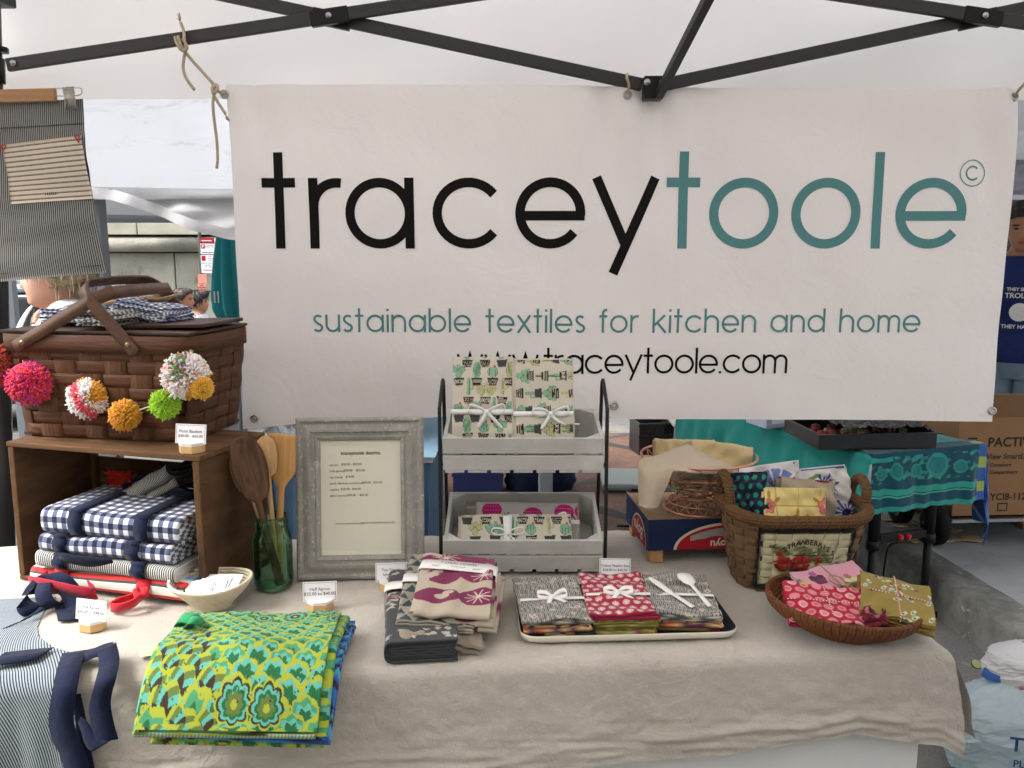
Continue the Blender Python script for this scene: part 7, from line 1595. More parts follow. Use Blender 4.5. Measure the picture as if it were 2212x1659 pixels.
# ================================================================ PARKED SUV, SIGN POLE, CLOSED PARASOL, RED SHOPFRONT
def suv():
    c0 = ay(60, 700, 9.4); zg = float(gz(9.4)); t = thing('parked_car', 'dark grey parked car with a silver roof behind the blonde person', 'car', (c0.x, 9.4, zg)); W2 = .88
    m_body = mat('dark_grey_car_paint', S('#3a4046'), .3, coat=.5); m_rf = mat('silver_car_paint', S('#aeb8c2'), .3, coat=.5, metal=.3); m_gl = mat('tinted_car_glass', S('#22303a'), .08, spec=.6); m_ty = mat('tyre_rubber', S('#18181a'), .85)
    low = [(-2.3, .35), (-2.35, .75), (-2.2, .98), (2.2, .98), (2.36, .78), (2.3, .35)]; cab = [(-2.15, .985), (-1.75, 1.46), (.75, 1.46), (1.35, .985)]; rf = [(-1.78, 1.465), (-1.6, 1.56), (.5, 1.56), (.74, 1.465)]
    def ext(poly, w, nm, mt): 
        g = G(); g.prism(poly, -w, w, Matrix.Rotation(PI/2, 4, 'X')); o = g.obj(nm, mt, t); m_ = o.modifiers.new('b', 'BEVEL'); m_.width = .05; m_.segments = 3; return o
    ext(low, W2, 'body', m_body); ext(cab, W2-.07, 'cabin', m_body); ext(rf, W2-.1, 'roof', m_rf)
    for a, b in ((-1.6, -.62), (-.52, .35), (.43, .95)):
        for s_ in (-1, 1): G().prism([(a, 1.03), (b, 1.03), (b-.08 if a > 0 else b, 1.40), (a+.06, 1.40)], 0, .012, Matrix.Translation((0, s_*(W2-.07)-(0 if s_ > 0 else -.0)+(.012 if s_ > 0 else 0), 0)) @ Matrix.Rotation(PI/2, 4, 'X')).obj('window', m_gl, t)
    for a in (-.57, .39):
        for s_ in (-1, 1): G().box((a-.006, s_*W2-.004, .45), (a+.006, s_*W2+.004, .97)).obj('door_seam', m_ty, t)
    for x in (-1.45, 1.45):
        for s_ in (-1, 1):
            M_ = Matrix.Translation((x, s_*(W2-.06), .33)) @ Matrix.Rotation(PI/2, 4, 'X'); wh = G().lathe([(.2, -.1), (.31, -.1), (.335, -.05), (.335, .05), (.31, .1), (.2, .1)], 28, M_).obj('tyre', m_ty, t); G().lathe([(0, -.085), (.2, -.095), (.2, .095), (0, .085)], 24, M_).obj('rim', m_steel, wh)
    for s_ in (-1, 1): G().box((-2.37, s_*.62-.16, .7), (-2.30, s_*.62+.16, .84), bev=.02).obj('headlight', m_wpaint, t); G().box((2.28, s_*.62-.12, .72), (2.37, s_*.62+.12, .9), bev=.02).obj('tail_light', m_redt, t)
    G().box((-1.75, -W2+.15, 1.562), (.55, -W2+.19, 1.60), bev=.01).obj('roof_rail', m_rf, t)
suv()
SY = 17.0; sgp = ay(434, 560, SY); sp_ = thing('sign_pole', 'green street pole with parking signs and two pink paper notices', 'sign', (sgp.x, SY, float(gz(SY))))
zl = lambda y: ay(434, y, SY).z-float(max(gz(SY), -1.6)); sp_.location.z = max(float(gz(SY)), -1.6)
G().tube([(0, 0, 0), (0, 0, zl(470))], .035, 10).obj('pole', mat('dark_green_pole', S('#2d3a36'), .6), sp_)
m_sgn = mat('white_sign_sheet', S('#d9dce0'), .5); m_sgr = mat('sign_red', S('#a3202f'), .5); m_pink = mat('pink_notice_paper', S('#d98f80'), .8, var=.08)
def sgn(y0, y1, x0=.02, x1=.30, nm='sign_plate', mt=m_sgn): return G().box((x0, -.05, zl(y1)), (x1, -.04, zl(y0)), bev=.004).obj(nm, mt, sp_)
s1 = sgn(514, 549); G().box((.02, -.053, zl(526)), (.30, -.0505, zl(514))).obj('sign_red_band', m_sgr, s1); G().box((.05, -.056, zl(521)), (.25, -.0535, zl(519))).obj('arrow', m_sgn, s1)
G().box((.03, -.053, zl(537)), (.11, -.0505, zl(528))).obj('symbol', m_sgr, s1); write('P', .08, m_sgn, s1, (.07, -.0545, zl(536)), bold=.002); write('Wednesday\n8:30am - 10am', .030, m_cink, s1, (.205, -.052, zl(531))); G().box((.05, -.053, zl(546)), (.26, -.0505, zl(544.6))).obj('arrow', m_sgr, s1)
s2 = sgn(551, 590, .015, .295); G().box((.03, -.053, zl(563)), (.11, -.0505, zl(552.5))).obj('symbol', m_sgr, s2); write('Flea\nMarket\nOnly', .036, m_sgr, s2, (.2, -.052, zl(555.5))); write('April 3 - Nov 20\nSunday\n7am - 7pm', .036, m_cink, s2, (.15, -.052, zl(569.5))); G().box((.05, -.053, zl(584)), (.25, -.0505, zl(582.6))).obj('arrow', m_sgr, s2)
s3 = G().box((-.06, -.05, zl(612)), (.11, -.046, zl(592))).obj('notice', m_pink, sp_); s4 = G().box((-.08, -.05, zl(633)), (.09, -.046, zl(613))).obj('notice', m_pink, sp_); write('NO\nPARKING\nSUNDAY', .042, mat('notice_ink', S('#6b2a28'), .8), s4, (.005, -.0515, zl(618)), bold=.001)
# teal parasol, tied shut
YU = 5.2; ub = thing('closed_parasol', 'closed teal parasol hanging in folds at the banner edge', 'parasol', (ay(505, 600, YU).x, YU, float(gz(YU)))); zg = float(gz(YU))
zu = lambda y: ay(500, y, YU).z-zg
th = np.linspace(0, 2*PI, 96, endpoint=False); zz = np.array([zu(690), zu(683), zu(668), zu(640), zu(600), zu(560), zu(520), zu(470), zu(400)]); rr_ = np.array([.085, .10, .115, .118, .108, .095, .078, .055, .02]); A, B = np.meshgrid(th, np.arange(9), indexing='ij'); r_ = rr_[None]*(1+.22*np.cos(A*8+.4*B))*np.ones_like(A)
sheet_wrap('folded_canopy', r_*np.cos(A), r_*np.sin(A), zz[None]+np.where(B == 0, .02*np.cos(A*8), 0), mat('teal_canvas', S('#2f9aa0'), .8, var=.12, vs=6, sheen=.2), ub); G().tube([(0, 0, 0), (0, 0, zu(395))], .02, 10).obj('pole', m_alu, ub); G().lathe([(0, .05), (.2, .04), (.22, 0)], 24).obj('base', m_dark, ub)
write('ll', .10, m_wpaint, ub, (-.075, -.105, zu(652)), (PI/2, 0, 0))
# shopfront far down the sidewalk
rb = thing('brick_shopfront', 'dark red brick shopfront beyond the person in the navy shirt', 'building', (4.6, 11.5, 0)); zg = -.5
def brickf(t):
    x, y, z = t.xyz(); r_ = (z*12).floor(); a = (x*4+r_*.5).fract(); b = (z*12).fract(); return t.mix((a-.5).abs().gt(.46).mx((b-.5).abs().gt(.42)), t.mix(t.noise(5), S('#5a2b26'), S('#7a3c34')), S('#8a7a70'))
G().box((-2, 0, zg), (9, 3, 5)).obj('wall', mat('red_brick', brickf, .85), rb); G().box((-2.1, -.25, 2.6), (9.1, -.02, 3.1)).obj('cornice', m_stone_l, rb)
for x in (-1.2, 1.6, 4.4): 
    w_ = G().box((x, -.06, .4), (x+2.0, -.01, 2.3)).obj('window_frame', mat('shop_frame_grey', S('#8a8c90'), .5), rb); G().box((x+.1, -.09, .5), (x+1.9, -.065, 2.2)).obj('pane', mat('shop_glass', S('#2a3036'), .1), w_)

# ================================================================ ACROSS THE STREET, BEHIND THE VIEWER (mirrored in the picture glass)
simple_tent('facing_tent', 'cream market tent of the stall facing ours, mirrored in the picture glass', -2.4, 2.2, -7.4, -4.2, 2.3, 3.2, mat('cream_canvas', S('#d8cfa0'), .8, trl=.4), m_alu, .3)
fb_ = thing('brick_terrace', 'tall brick terrace closing the street behind the viewer, mirrored in the picture glass', 'building', (0, -15, 0))  # outside the view; also added to keep low sky light off the stall front
G().box((-26, -4, -.3), (11, 0, 15)).obj('wall', mat('brown_brick', S('#6e5a4c'), .85, var=.15, vs=2), fb_)
for i in range(9):
    for j in range(4): G().box((-25+i*4, .004, 1.2+j*3.6), (-23.4+i*4, .03, 3.4+j*3.6)).obj('window', mat('terrace_glass', S('#39424a'), .15), fb_)
# ================================================================ FRUIT STALL TABLE (teal cloth)
m_tealc = mat('teal_tablecloth', S('#1f8c84'), .8, var=.12, vs=5, sheen=.2, bump=.25, bs=18, bd=.01)
TA = math.atan2(.19, .56); tt0 = Vector((1.44, 3.36, 0)); ft = thing('stall_table', 'black-legged folding table of the fruit stall beyond the strawberry basket', 'table', tt0, TA); FTW, FTL = .58, 1.5
G().box((0, 0, .735), (FTW, FTL, .752), bev=.006).obj('tabletop', m_ply, ft)
def col(x0, y0, foot):
    G().tube([(x0, y0, .735), (x0, y0, .36)], .024, 10).obj('leg', m_blk, ft); G().tube([(x0, y0, .38), (x0, y0, .02)], .017, 10).obj('inner_leg', m_blk, ft); G().tube([(x0, y0, .385), (x0, y0, .345)], .028, 10).obj('leg_collar', m_blk, ft)
for yy in (.03, FTL-.2):
    for xx in (.07, .36): col(xx, yy, True)
    G().box((.095, yy-.014, .37), (.335, yy+.014, .405), bev=.004).obj('crossbar', m_blk, ft); G().box((-.02, yy-.02, .0), (.46, yy+.02, .028), bev=.006).obj('foot_bar', m_blk, ft)
    for xx in (.195, .235): G().tube([(xx, yy-.024, .388), (xx, yy+.022, .388)], .012, 12).obj('red_button', m_redt, ft)
    G().tube([(.17, yy+.02, .70), (.07, yy+.02, .58)], .006, 6).obj('brace', m_blk, ft); G().tube([(.22, yy+.02, .72), (.345, yy+.02, .62)], .006, 6).obj('brace', m_blk, ft)
# plain teal cloth
tcl = thing('stall_cloth', 'plain bright teal cloth covering the fruit stall table', 'tablecloth', tt0, TA)
def clothdrop(nm, w, L, dl, dr, df, par, mt, z0=.758, seed=1, colf=None, uvs=None, n=90):
    """cloth over a table top: x from -dl to w+dr, y from -df to L, drops bend down past the edges"""
    xs_ = np.linspace(-dl, w+dr, n); ys_ = np.linspace(-df, L, n); A, B = np.meshgrid(xs_, ys_, indexing='ij'); ox = np.maximum(0, np.maximum(-A, A-w)); oy = np.maximum(0, -B); dn = np.maximum(ox, oy)+.45*np.minimum(ox, oy)
    ex = np.clip(A, 0, w)+np.sign(A-w/2)*np.where(ox > 0, .012+.10*ox+.012*vn(B*2, A, seed, 1.5)*np.minimum(1, ox*6), 0); ey = np.maximum(B, 0)-np.where(oy > 0, .012+.08*oy+.014*vn(A*2, B*.3, seed+2, 1.8)*np.minimum(1, oy*6), 0)
    z = z0-dn*.985+np.where(dn > 0, .003*vn(A*3, B*3, seed, 2), .002*vn(A*3, B*3, seed+4, 2)); c = None if colf is None else colf(A.reshape(-1), B.reshape(-1), dn.reshape(-1))
    return sheet(nm, ex, ey, z, mt, par, col=c)
clothdrop('cloth_sheet', FTW, FTL, .55, .05, .03, tcl, m_tealc, .757, 3)
# printed towel folded over the near end
def fruit(u, v, d):
    p = Paint(u, v, S('#114c5c')); k = -v
    nn = vn(u*9, v*9, 5, 1.4); p.put((nn > .35) & (k > .02) & (k < .13), S('#2a8a80')); p.put((nn > .75) & (k > .02) & (k < .13), S('#48a08c'))
    for (cx, cy, rx, ry) in ((.33, -.07, .06, .05), (.12, -.08, .03, .035), (.22, -.085, .03, .03), (.45, -.085, .035, .03), (.05, -.09, .03, .025)): p.ell(cx, cy, rx, ry, S('#2f9486')); p.ell(cx, cy, rx*.8, ry*.75, S('#1c7a7c'))
    p.put((k > .150) & (k < .176), S('#2f9f8e')); p.put((k > .180) & (k < .186), S('#48b09c')); p.put((k > .225), S('#2a9a90')); p.put((u > .555) & (u < .60), S('#3a62a8')); p.put((u > .555) & (u < .60) & (np.sin(v*60) > .2), S('#a9b85a')); p.put(u >= .60, S('#2f58a8')); p.put((u >= .60) & (np.abs(((u+v)*9) % 1-.5) < .08), S('#6f9ac0')); return p.c
tow = thing('printed_towel', 'dark teal fruit print towel with a blue corner hanging off the fruit stall', 'towel', tt0, TA)
clothdrop('towel_sheet', FTW, .07, .0, .36, .245, tow, mat('fruit_print_towel', 'attr', .85, sheen=.2, bump=.3, bs=60), .764, 6, fruit, n=150)
# black catering tray with fruit and cling film
def S3(x, y, z): return Matrix.Translation(tt0) @ Matrix.Rotation(TA, 4, 'Z') @ Vector((x, y, z))
bt_ = thing('catering_tray', 'black plastic catering tray of cut fruit under cling film on the teal table', 'tray', S3(.12, .22, .768), TA-R(14)); m_bpl = mat('black_plastic', S('#141416'), .3, spec=.5)
TW2, TD2, TH2 = .50, .36, .06; g = G()
for a, b in (((-TW2/2, -TD2/2, 0), (TW2/2, -TD2/2+.006, TH2)), ((-TW2/2, TD2/2-.006, 0), (TW2/2, TD2/2, TH2)), ((-TW2/2, -TD2/2+.0062, 0), (-TW2/2+.006, TD2/2-.0062, TH2)), ((TW2/2-.006, -TD2/2+.0062, 0), (TW2/2, TD2/2-.0062, TH2))): G().box(a, b, bev=.002).obj('tray_wall', m_bpl, bt_)
G().box((-TW2/2+.0065, -TD2/2+.0065, .001), (TW2/2-.0065, TD2/2-.0065, .006)).obj('tray_floor', m_bpl, bt_)
for a, b in (((-TW2/2-.012, -TD2/2-.012, TH2+.0005), (TW2/2+.012, -TD2/2+.006, TH2+.005)), ((-TW2/2-.012, TD2/2-.006, TH2+.0005), (TW2/2+.012, TD2/2+.012, TH2+.005)), ((-TW2/2-.012, -TD2/2+.0062, TH2+.0005), (-TW2/2+.006, TD2/2-.0062, TH2+.005)), ((TW2/2-.006, -TD2/2+.0062, TH2+.0005), (TW2/2+.012, TD2/2-.0062, TH2+.005))): G().box(a, b).obj('tray_lip', m_bpl, bt_)
rg = random.Random(2)
for i in range(46):
    kk = rg.randrange(4); r_ = rg.uniform(.014, .024); o = G().lathe([(0, -r_), (r_*.7, -r_*.7), (r_, 0), (r_*.75, r_*.65), (0, r_*.9)], 10, Matrix.Translation((rg.uniform(-.2, .2), rg.uniform(-.14, .14), .022+rg.uniform(0, .022)))).obj('fruit_piece', mat('fruit_%d' % kk, S(['#7a2c2c', '#a8966e', '#5f6a35', '#5a2a2c'][kk]), .4), bt_)
m_film = mat('cling_film', S('#f2f4f6'), .12, trans=.9, ior=1.2, bump=.6, bs=40, bd=.02)
a_ = np.linspace(-.14, .255, 50); b_ = np.linspace(-.15, .17, 40); A, B = np.meshgrid(a_, b_, indexing='ij'); sheet('cling_film', A+.01*vn(A*6, B*6, 3, 1.), B, TH2+.018+.022*np.abs(vn(A*8, B*8, 9, 1.4))-.02*np.clip((A-.2)*20, 0, 1), m_film, bt_)
sb_ = thing('carton', 'white and lilac carton standing behind the catering tray', 'box', S3(.08, .62, .76), TA); G().box((-.18, -.06, 0), (.2, .1, .09), bev=.004).obj('carton_body', mat('lilac_carton', S('#b9bcd2'), .7), sb_); write('Genovese', .03, m_cink, sb_, (.05, -.062, .03)); G().box((-.15, -.062, .02), (-.08, -.0605, .06)).obj('barcode_label', m_card, sb_)
# ================================================================ CARDBOARD BOX ON A HAND TRUCK
m_cb = mat('corrugated_cardboard', S('#9a7654'), .85, var=.1, vs=8, bump=.15, bs=60); m_cb2 = mat('corrugated_inside', S('#7d5e42'), .9, var=.1, vs=8); m_bink = mat('box_ink', S('#3a3128'), .8)
bx = thing('cardboard_box', 'large brown cardboard box with printed lettering on a hand truck', 'box', (2.085, 3.92, .325), R(4)); BWd, BDp, BHt = .62, .45, .475
for nm, a, b in (('front_panel', (0, 0, 0), (BWd, .005, BHt)), ('back_panel', (0, BDp-.005, 0), (BWd, BDp, BHt)), ('side_panel', (0, .0052, 0), (.005, BDp-.0052, BHt)), ('side_panel', (BWd-.005, .0052, 0), (BWd, BDp-.0052, BHt)), ('base_panel', (.0052, .0052, .001), (BWd-.0052, BDp-.0052, .006))): G().box(a, b).obj(nm, m_cb, bx)
for M_, nm in ((Matrix.Translation((0, .002, BHt)) @ Matrix.Rotation(R(38), 4, 'X'), 'flap'), (Matrix.Translation((0, BDp-.002, BHt)) @ Matrix.Rotation(R(75), 4, 'X'), 'flap')): G().box((.004, -.002, 0), (BWd-.004, .002, .16), M_).obj(nm, m_cb, bx)
for tx, sz, x, z, sh, b in (('PACTIV', .062, .10, .335, 0, .0015), ('ClearView SmartLock', .036, .016, .275, .25, .0006), ('Hinged Lid Containers', .024, .006, .238, .25, .0004), ('Clear Three Compartment', .024, -.006, .203, .25, .0004), ('6 count', .024, .006, .17, .25, .0004), ('YCI8-1123', .046, .135, .075, 0, .001), ('Caution', .014, .04, .03, 0, 0)): write(tx, sz, m_bink, bx, (x+.045, -.0012, z), align='LEFT', bold=b, shear=sh)
for zz_ in (-.02, -.007, .007, .02): G().box((.07-math.sqrt(max(0, .03**2-zz_**2)), -.0014, .355+zz_-.004), (.07+math.sqrt(max(0, .03**2-zz_**2)), -.0008, .355+zz_+.004)).obj('printed_globe', m_bink, bx)
G().box((.22, -.0014, .02), (.27, -.0008, .06)).obj('printed_mark', m_bink, bx); G().box((.226, -.0018, .026), (.264, -.0015, .054)).obj('printed_mark', m_cb, bx)
orb = thing('orange_crate', 'orange brown carton rim with a pink cloth behind the cardboard box', 'box', (2.2, 4.42, .78), R(3)); G().box((-.1, 0, 0), (.55, .02, .14)).obj('carton_wall', mat('orange_carton', S('#b5714f'), .8), orb); G().box((-.1, .02, -.6), (.55, .4, -.0)).obj('carton_body', m_cb, orb); G().lathe([(0, .06), (.06, .05), (.1, .02), (.11, 0)], 16, Matrix.Translation((.14, .12, .11)), sx=1.4).obj('pink_cloth', mat('pink_cloth', S('#d890a4'), .9), orb)
ht = thing('hand_truck', 'steel hand truck with black wheels carrying the cardboard box', 'hand truck', (2.05, 3.85, .178), R(4))
G().box((.02, .03, .125), (.66, .48, .14)).obj('platform', m_steel, ht)
for x, y in ((-.02, .10), (.62, .10), (-.02, .42), (.62, .42)):
    M_ = Matrix.Translation((x, y, .095)) @ Matrix.Rotation(PI/2, 4, 'Y'); w_ = G().lathe([(.055, -.03), (.085, -.03), (.095, -.015), (.095, .015), (.085, .03), (.055, .03)], 28, M_).obj('tyre', mat('tyre_rubber', S('#18181a'), .85), ht); G().lathe([(0, -.02), (.05, -.026), (.055, -.026), (.055, .026), (0, .02)], 20, M_).obj('rim', mat('wheel_grey', S('#6f7174'), .5, metal=.6), w_); 
    for q_ in range(5): a_ = q_*2*PI/5; G().beam((x-.032, y+.02*math.cos(a_), .095+.02*math.sin(a_)), (x-.032, y+.05*math.cos(a_), .095+.05*math.sin(a_)), .008, .004).obj('spoke', m_steel, w_)
G().tube([(.66, .05, .12), (1.0, -.2, .12)], .012, 8).obj('handle', m_steel, ht); G().tube([(.66, .45, .12), (1.0, .2, .12)], .012, 8).obj('handle', m_steel, ht)
# ================================================================ THINGS BEHIND, SEEN BELOW THE BANNER
m_blc = mat('pale_blue_cloth', S('#7fa6bd'), .85, var=.12, vs=5, sheen=.2); m_den = mat('denim_blue_cloth', S('#4a6a86'), .9, var=.2, vs=9, sheen=.2)
bt2 = thing('side_table', 'stall table under a pleated blue cloth behind the picture frame', 'table', (0, 0, 0)); x0_, x1_ = -.93, -.30; yA, yB = 3.15, 3.9; zt_ = .80
G().box((x0_, yA, zt_-.02), (x1_, yB, zt_)).obj('tabletop', m_ply, bt2)
for x in (x0_+.05, x1_-.05):
    for y in (yA+.05, yB-.05): G().tube([(x, y, zt_-.02), (x, y, 0)], .015).obj('leg', m_blk, bt2)
bcl = thing('blue_cloth', 'pleated blue cloth hanging from the side table behind the picture frame', 'tablecloth'); per = [(x0_, yB), (x0_, yA), (x1_, yA), (x1_, yB)]; pts = []
for (a, b), (c, d) in zip(per[:-1], per[1:]): pts += [(a+(c-a)*i/60, b+(d-b)*i/60) for i in range(60)]
pts = np.array(pts); q_ = np.linspace(0, 1, 16); pr = np.concatenate([[0], np.cumsum(np.hypot(*np.diff(pts, axis=0).T))]); tx_, ty_ = np.gradient(pts[:, 0]), np.gradient(pts[:, 1]); L_ = np.hypot(tx_, ty_); nx2, ny2 = ty_/L_, -tx_/L_
pl_ = .018*np.sin(pr*75+2*np.sin(pr*9)); X2 = pts[:, :1]-nx2[:, None]*(.012+(.03+pl_[:, None])*q_[None]); Y2 = pts[:, 1:]-ny2[:, None]*(.012+(.03+pl_[:, None])*q_[None]); Z2 = zt_+.004-(zt_-.10)*q_[None]+0*X2
sheet('cloth_skirt', X2, Y2, Z2, m_den, bcl, flip=True); G().box((x0_-.012, yA-.012, zt_+.001), (x1_+.012, yB+.012, zt_+.005)).obj('cloth_top', m_blc, bcl); G().box((x0_-.016, yA-.016, zt_-.02), (x0_+.28, yA-.013, zt_+.0005)).obj('cloth_hem', m_blc, bcl)
fp = thing('foil_pan', 'shiny aluminium foil pan on the blue side table', 'pan', (-.80, 3.32, zt_+.006)); g = G(); n = 96; ou = rrect(.30, .24, .05, 23); V, F = [], []
for j, (sc_, z) in enumerate(((.03, 0), (.012, .045), (.004, .072), (-.008, .075), (-.010, .078), (.0, .077), (.014, .045), (.034, .006))):
    for i, (x, y) in enumerate(ou): r_ = 1-sc_/.15+(.012 if (i % 2 and 0 < j < 7) else 0); V.append((x*r_, y*r_, z))
n = len(ou); F = [(j*n+i, j*n+(i+1) % n, (j+1)*n+(i+1) % n, (j+1)*n+i) for j in range(7) for i in range(n)]; F.append(tuple(7*n+i for i in range(n))); link('pan_shell', np_mesh('pan_shell', V, F, False), mat('aluminium_foil', S('#c9ced2'), .22, metal=1., bump=.4, bs=40), fp)
def crate_bin(nm, lab, cat, px, py, Y, w, h, d, mt, rz=0., slot=False):
    p = ay(px, py, Y); z = float(gz(Y)); t = thing(nm, lab, cat, (p.x, Y, z+.002), rz); th = .012
    for a, b in (((-w/2, 0, 0), (w/2, th, h)), ((-w/2, d-th, 0), (w/2, d, h)), ((-w/2, th+.0003, 0), (-w/2+th, d-th-.0003, h)), ((w/2-th, th+.0003, 0), (w/2, d-th-.0003, h))): G().box(a, b, bev=.003).obj('wall', mt, t)
    G().box((-w/2+th, th, .002), (w/2-th, d-th, .012)).obj('floor_panel', mt, t)
    for zz_ in (h-.03, h*.55): G().box((-w/2-.008, -.008, zz_), (w/2+.008, -.0004, zz_+.022)).obj('rib', mt, t)
    if slot:
        for i in range(5): G().box((-w/2+.02+i*(w-.04)/4-.006, -.006, .01), (-w/2+.02+i*(w-.04)/4+.006, -.0006, h-.035)).obj('rib', mt, t)
    return t
crate_bin('storage_bin', 'blue plastic bin on the ground seen between the two rack crates', 'bin', 1032, 1040, 5.7, .34, .20, .25, mat('blue_plastic', S('#3f4a7a'), .4))
crate_bin('milk_crate', 'black plastic milk crate standing in the street below the banner', 'crate', 1418, 930, 7.2, .30, .28, .30, m_bpl, .15, True)
nbp = ay(1165, 1040, 5.8); nb2 = thing('navy_bag', 'slumped navy cloth bag on the ground behind the rack', 'bag', (nbp.x, 5.8, float(gz(5.8)))); th = np.linspace(0, 2*PI, 40, endpoint=False); zz = np.linspace(0, 1, 14); A, B = np.meshgrid(th, zz, indexing='ij'); r_ = np.interp(B, [0, .3, .7, .92, 1], [.20, .23, .20, .13, .10])*(1+.08*vn(A, B*2, 4, .5)); sheet_wrap('bag_body', r_*np.cos(A)*1.1, r_*np.sin(A)*.7, B*.26+.01*np.sin(A*3)*B, m_navy, nb2); G().tube(spline([(-.1, 0, .24), (-.06, -.02, .33), (.06, -.02, .33), (.1, 0, .24)], 6), .01, 8).obj('handle', m_navy, nb2)
scp = az(1350, 1000, .0); sc_ = thing('flat_case', 'flat grey plastic case lying in the street beside the rack', 'case', (scp.x+.04, scp.y-.35, float(gz(scp.y))+.01), R(-3)); m_cas = mat('grey_case_plastic', S('#8f9894'), .4); G().box((-.25, -.22, .0), (.24, .22, .05), bev=.02).obj('case_base', mat('dark_case_plastic', S('#33383a'), .5), sc_); G().box((-.255, -.225, .0505), (.245, .225, .10), bev=.02).obj('case_lid', m_cas, sc_); G().box((-.06, -.235, .035), (.06, -.2255, .07), bev=.004).obj('latch', m_blk, sc_)
stp = ay(1492, 930, 7.2); ss_ = thing('step_stool', 'grey plastic step stool with an arched cutout below the banner', 'stool', (stp.x, 7.2, float(gz(7.2)))); m_stl = mat('grey_stool_plastic', S('#74756f'), .5)
G().box((-.17, -.14, .27), (.17, .14, .30), bev=.01).obj('step', m_stl, ss_)
for y in (-.125, .105):
    poly = [(-.18, 0), (-.10, 0)]+[(.10*math.cos(a)*-1, .13+.09*math.sin(a)) for a in np.linspace(0, PI, 9)]+[(.10, 0), (.18, 0), (.16, .268), (-.16, .268)]; G().prism(poly, -.01, .01, Matrix.Translation((0, y, 0)) @ Matrix.Rotation(PI/2, 4, 'X')).obj('leg_panel', m_stl, ss_)
wr_ = ay(1545, 920, 7.0); wb = thing('paper_roll', 'white paper roll standing upright below the banner', 'roll', (wr_.x, 7.0, float(gz(7.0)))); G().lathe([(.02, 0), (.075, 0), (.075, .55), (.02, .55)], 24).obj('roll', m_wpaint, wb); G().lathe([(.02, 0), (.02, .552)], 16).obj('core', m_cb, wb)
wps = ay(1575, 920, 6.6); ps = thing('white_poster_board', 'white poster board with a small dark sketch below the banner', 'board', (wps.x, 6.6, float(gz(6.6))), 0, None, (R(-6), 0, 0)); G().box((-.16, 0, 0), (.16, .012, .62), bev=.003).obj('board', m_wpaint, ps); G().box((-.13, -.003, .03), (.13, -.0005, .59)).obj('pale_blue_print', mat('pale_blue_print', lambda t: t.mix(t.smooth(t.noise(8, 4, .6), .4, .7), S('#dfe6ea'), S('#a9c4d2')), .6), ps); G().tube(spline([(.03, -.006, .10), (.04, -.006, .14), (.06, -.006, .16), (.05, -.006, .12)], 5), .006, 6).obj('sketch', m_cink, ps)
bb_ = ay(765, 912, 3.4); bbx = thing('black_bin', 'low black plastic box on the blue side table under the banner hem', 'box', (bb_.x, 3.42, zt_+.006)); G().box((-.22, 0, 0), (.17, .3, .13), bev=.012).obj('box_body', m_bpl, bbx); G().box((-.23, -.01, .1305), (.18, .31, .145), bev=.006).obj('lid', m_bpl, bbx)
ob_ = ay(938, 912, 4.3); og = thing('orange_bag', 'orange bag with black straps hung on a black post behind the rack', 'bag', (ob_.x, 4.3, 0)); G().tube([(0, .08, 0), (0, .08, 1.0)], .03, 10).obj('post', m_blk, og); th = np.linspace(0, 2*PI, 30, endpoint=False); A, B = np.meshgrid(th, np.linspace(0, 1, 10), indexing='ij'); r_ = np.interp(B, [0, .2, .8, 1], [.05, .11, .10, .03])*(1+.15*vn(A, B*3, 2, .6)); sheet_wrap('bag_body', r_*np.cos(A), r_*np.sin(A)*.5, .82+.2*B, mat('orange_nylon', S('#d4552c'), .6), og); G().ribbon(spline([(-.02, -.06, .98), (-.03, -.065, .88), (.03, -.06, .70), (.04, .0, .5)], 5), .05, (1, 0, .2), .004).obj('strap', m_blk, og)
cab = az(1330, 1080, .0); G_ = G(); G_.tube(spline([(.95, 5.2, .02), (.88, 5.0, .012), (.98, 4.85, .012), (.85, 4.7, .012), (.60, 4.72, .012)], 6), .008, 6); tag(G_.obj('black_strap', m_blk), 'thin black strap lying on the red paving beside the rack', 'strap')
# ================================================================ STREET LITTER
g = G(); rg = random.Random(6)
for i in range(26):
    x, y = rg.uniform(1.93, 2.25), rg.uniform(3.95, 4.3); n = 7; r_ = rg.uniform(.015, .06); a0 = rg.uniform(0, 6); P_ = [(x+r_*(.6+.4*rg.random())*math.cos(a0+2*PI*k/n), y+.45*r_*(.6+.4*rg.random())*math.sin(a0+2*PI*k/n)) for k in range(n)]; z = .181+float(gz(y))+rg.uniform(0, .006); g.prism(P_, z, z+.004)
o = g.obj('food_scraps', mat('pale_scraps', S('#b8a27a'), .8, var=.2, vs=30)); o['kind'] = 'stuff'; tag(o, 'pale food scraps scattered on the sidewalk under the fruit stall', 'scraps')
lm = az(2107, 1438, 0); g = thing('lime_half', 'cut half lime lying in the gutter below the kerb', 'lime', lm); G().lathe([(0, 0), (.013, .002), (.020, .009), (.019, .015)], 18, Matrix.Rotation(R(35), 4, 'X')).obj('peel', mat('lime_peel', S('#3f4f22'), .5), g); G().lathe([(.0185, .0148), (.014, .016), (0, .0165)], 18, Matrix.Rotation(R(35), 4, 'X')).obj('flesh', mat('lime_flesh', S('#8f9668'), .5), g)
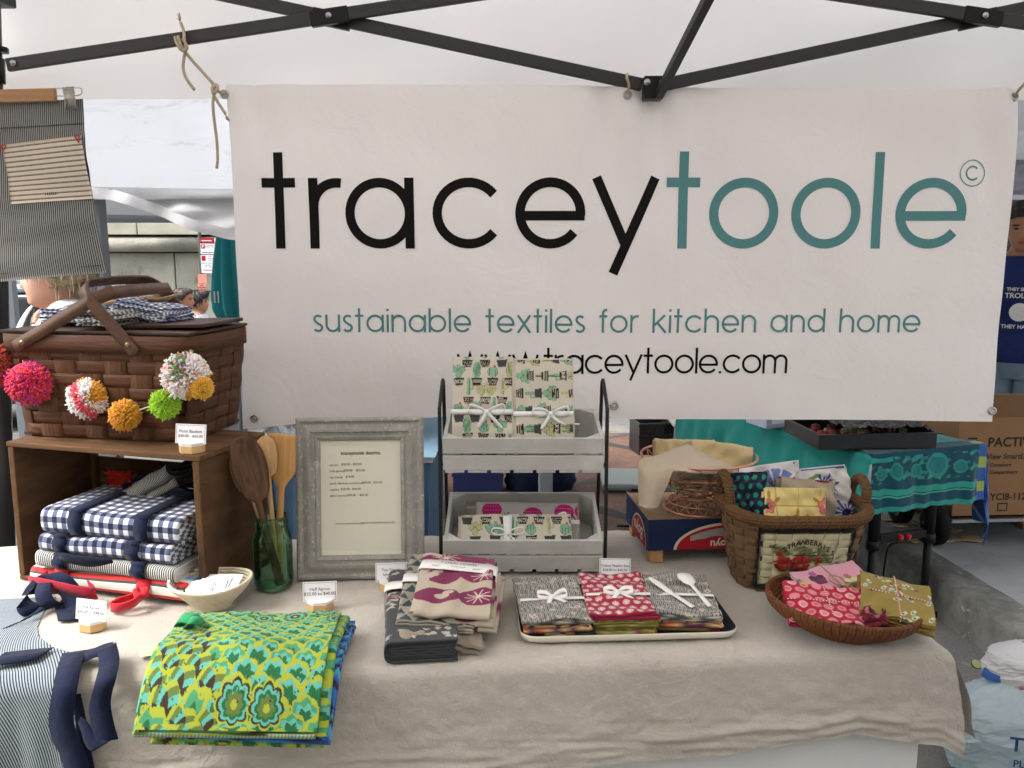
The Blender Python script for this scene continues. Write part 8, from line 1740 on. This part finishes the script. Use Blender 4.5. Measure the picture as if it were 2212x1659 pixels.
def plastic_bag(lab, loc, R_, H_, mt, seed, n=44, m=30):
    t = thing('plastic_bag', lab, 'plastic bag', loc); th = np.linspace(0, 2*PI, n, endpoint=False); zz = np.linspace(0, 1, m); A, B = np.meshgrid(th, zz, indexing='ij'); from_ = np.zeros(A.shape)
    for i in range(n):
        for j in range(m): c_ = Vector((math.cos(th[i])*2.2, math.sin(th[i])*2.2, zz[j]*3.2+seed)); from_[i, j] = abs(mnoise.noise(c_*1.1))*.45+abs(mnoise.noise(c_*2.7))*.28+abs(mnoise.noise(c_*6.))*.10
    r_ = np.interp(B, [0, .06, .45, .75, .9, 1], [.55, .85, 1, .85, .5, .18])*(1.06-.36*from_); jr = np.random.RandomState(int(seed)); J = lambda q: jr.uniform(-q, q, A.shape); o_ = sheet_wrap('bag_body', R_*r_*np.cos(A+J(.02))*(1+J(.012)), R_*.8*r_*np.sin(A+J(.02))*(1+J(.012)), H_*(B+.10*from_*B+J(.006)*(B > 0)), mt, t)
    o_.data.polygons.foreach_set('use_smooth', np.zeros(len(o_.data.polygons), dtype=bool)); return t
m_bagb = mat('pale_blue_plastic_bag', S('#d8e8ee'), .2, trl=.5, spec=.5, var=.1, vs=6); 
def redw(t): return t.mix(t.smooth(t.noise(5, 3, .5), .54, .58), S('#e6e4e6'), S('#c43a48'))
m_bagr = mat('red_white_plastic_bag', redw, .3, trl=.3, spec=.5)
pb1 = plastic_bag('pale blue plastic shopping bag with blue lettering on the street by the table', (1.505, 2.40, .002), .195, .30, m_bagb, 1.); pb2 = plastic_bag('white and red plastic bag resting on top of the pale blue bag', (1.565, 2.44, .25), .13, .15, m_bagr, 5.)
m_bagi = mat('bag_blue_ink', S('#2f5a8c'), .5)
for tx, sz, dx, z, b in (('Thank', .060, -.085, .175, .001), ('PLEASE', .030, -.07, .125, .0006), ('recycle', .016, -.06, .085, 0)): write(tx, sz, m_bagi, pb1, (dx-.015, -.165, z), (PI/2, 0, R(-14)), align='LEFT', bold=b)
# smaller tag: blue cap beside the bag
G().lathe([(0, .02), (.03, .018), (.034, 0)], 16, Matrix.Translation((-.05, .02, .30))).obj('blue_scrap', mat('blue_scrap', S('#2f5aa0'), .5), pb1)
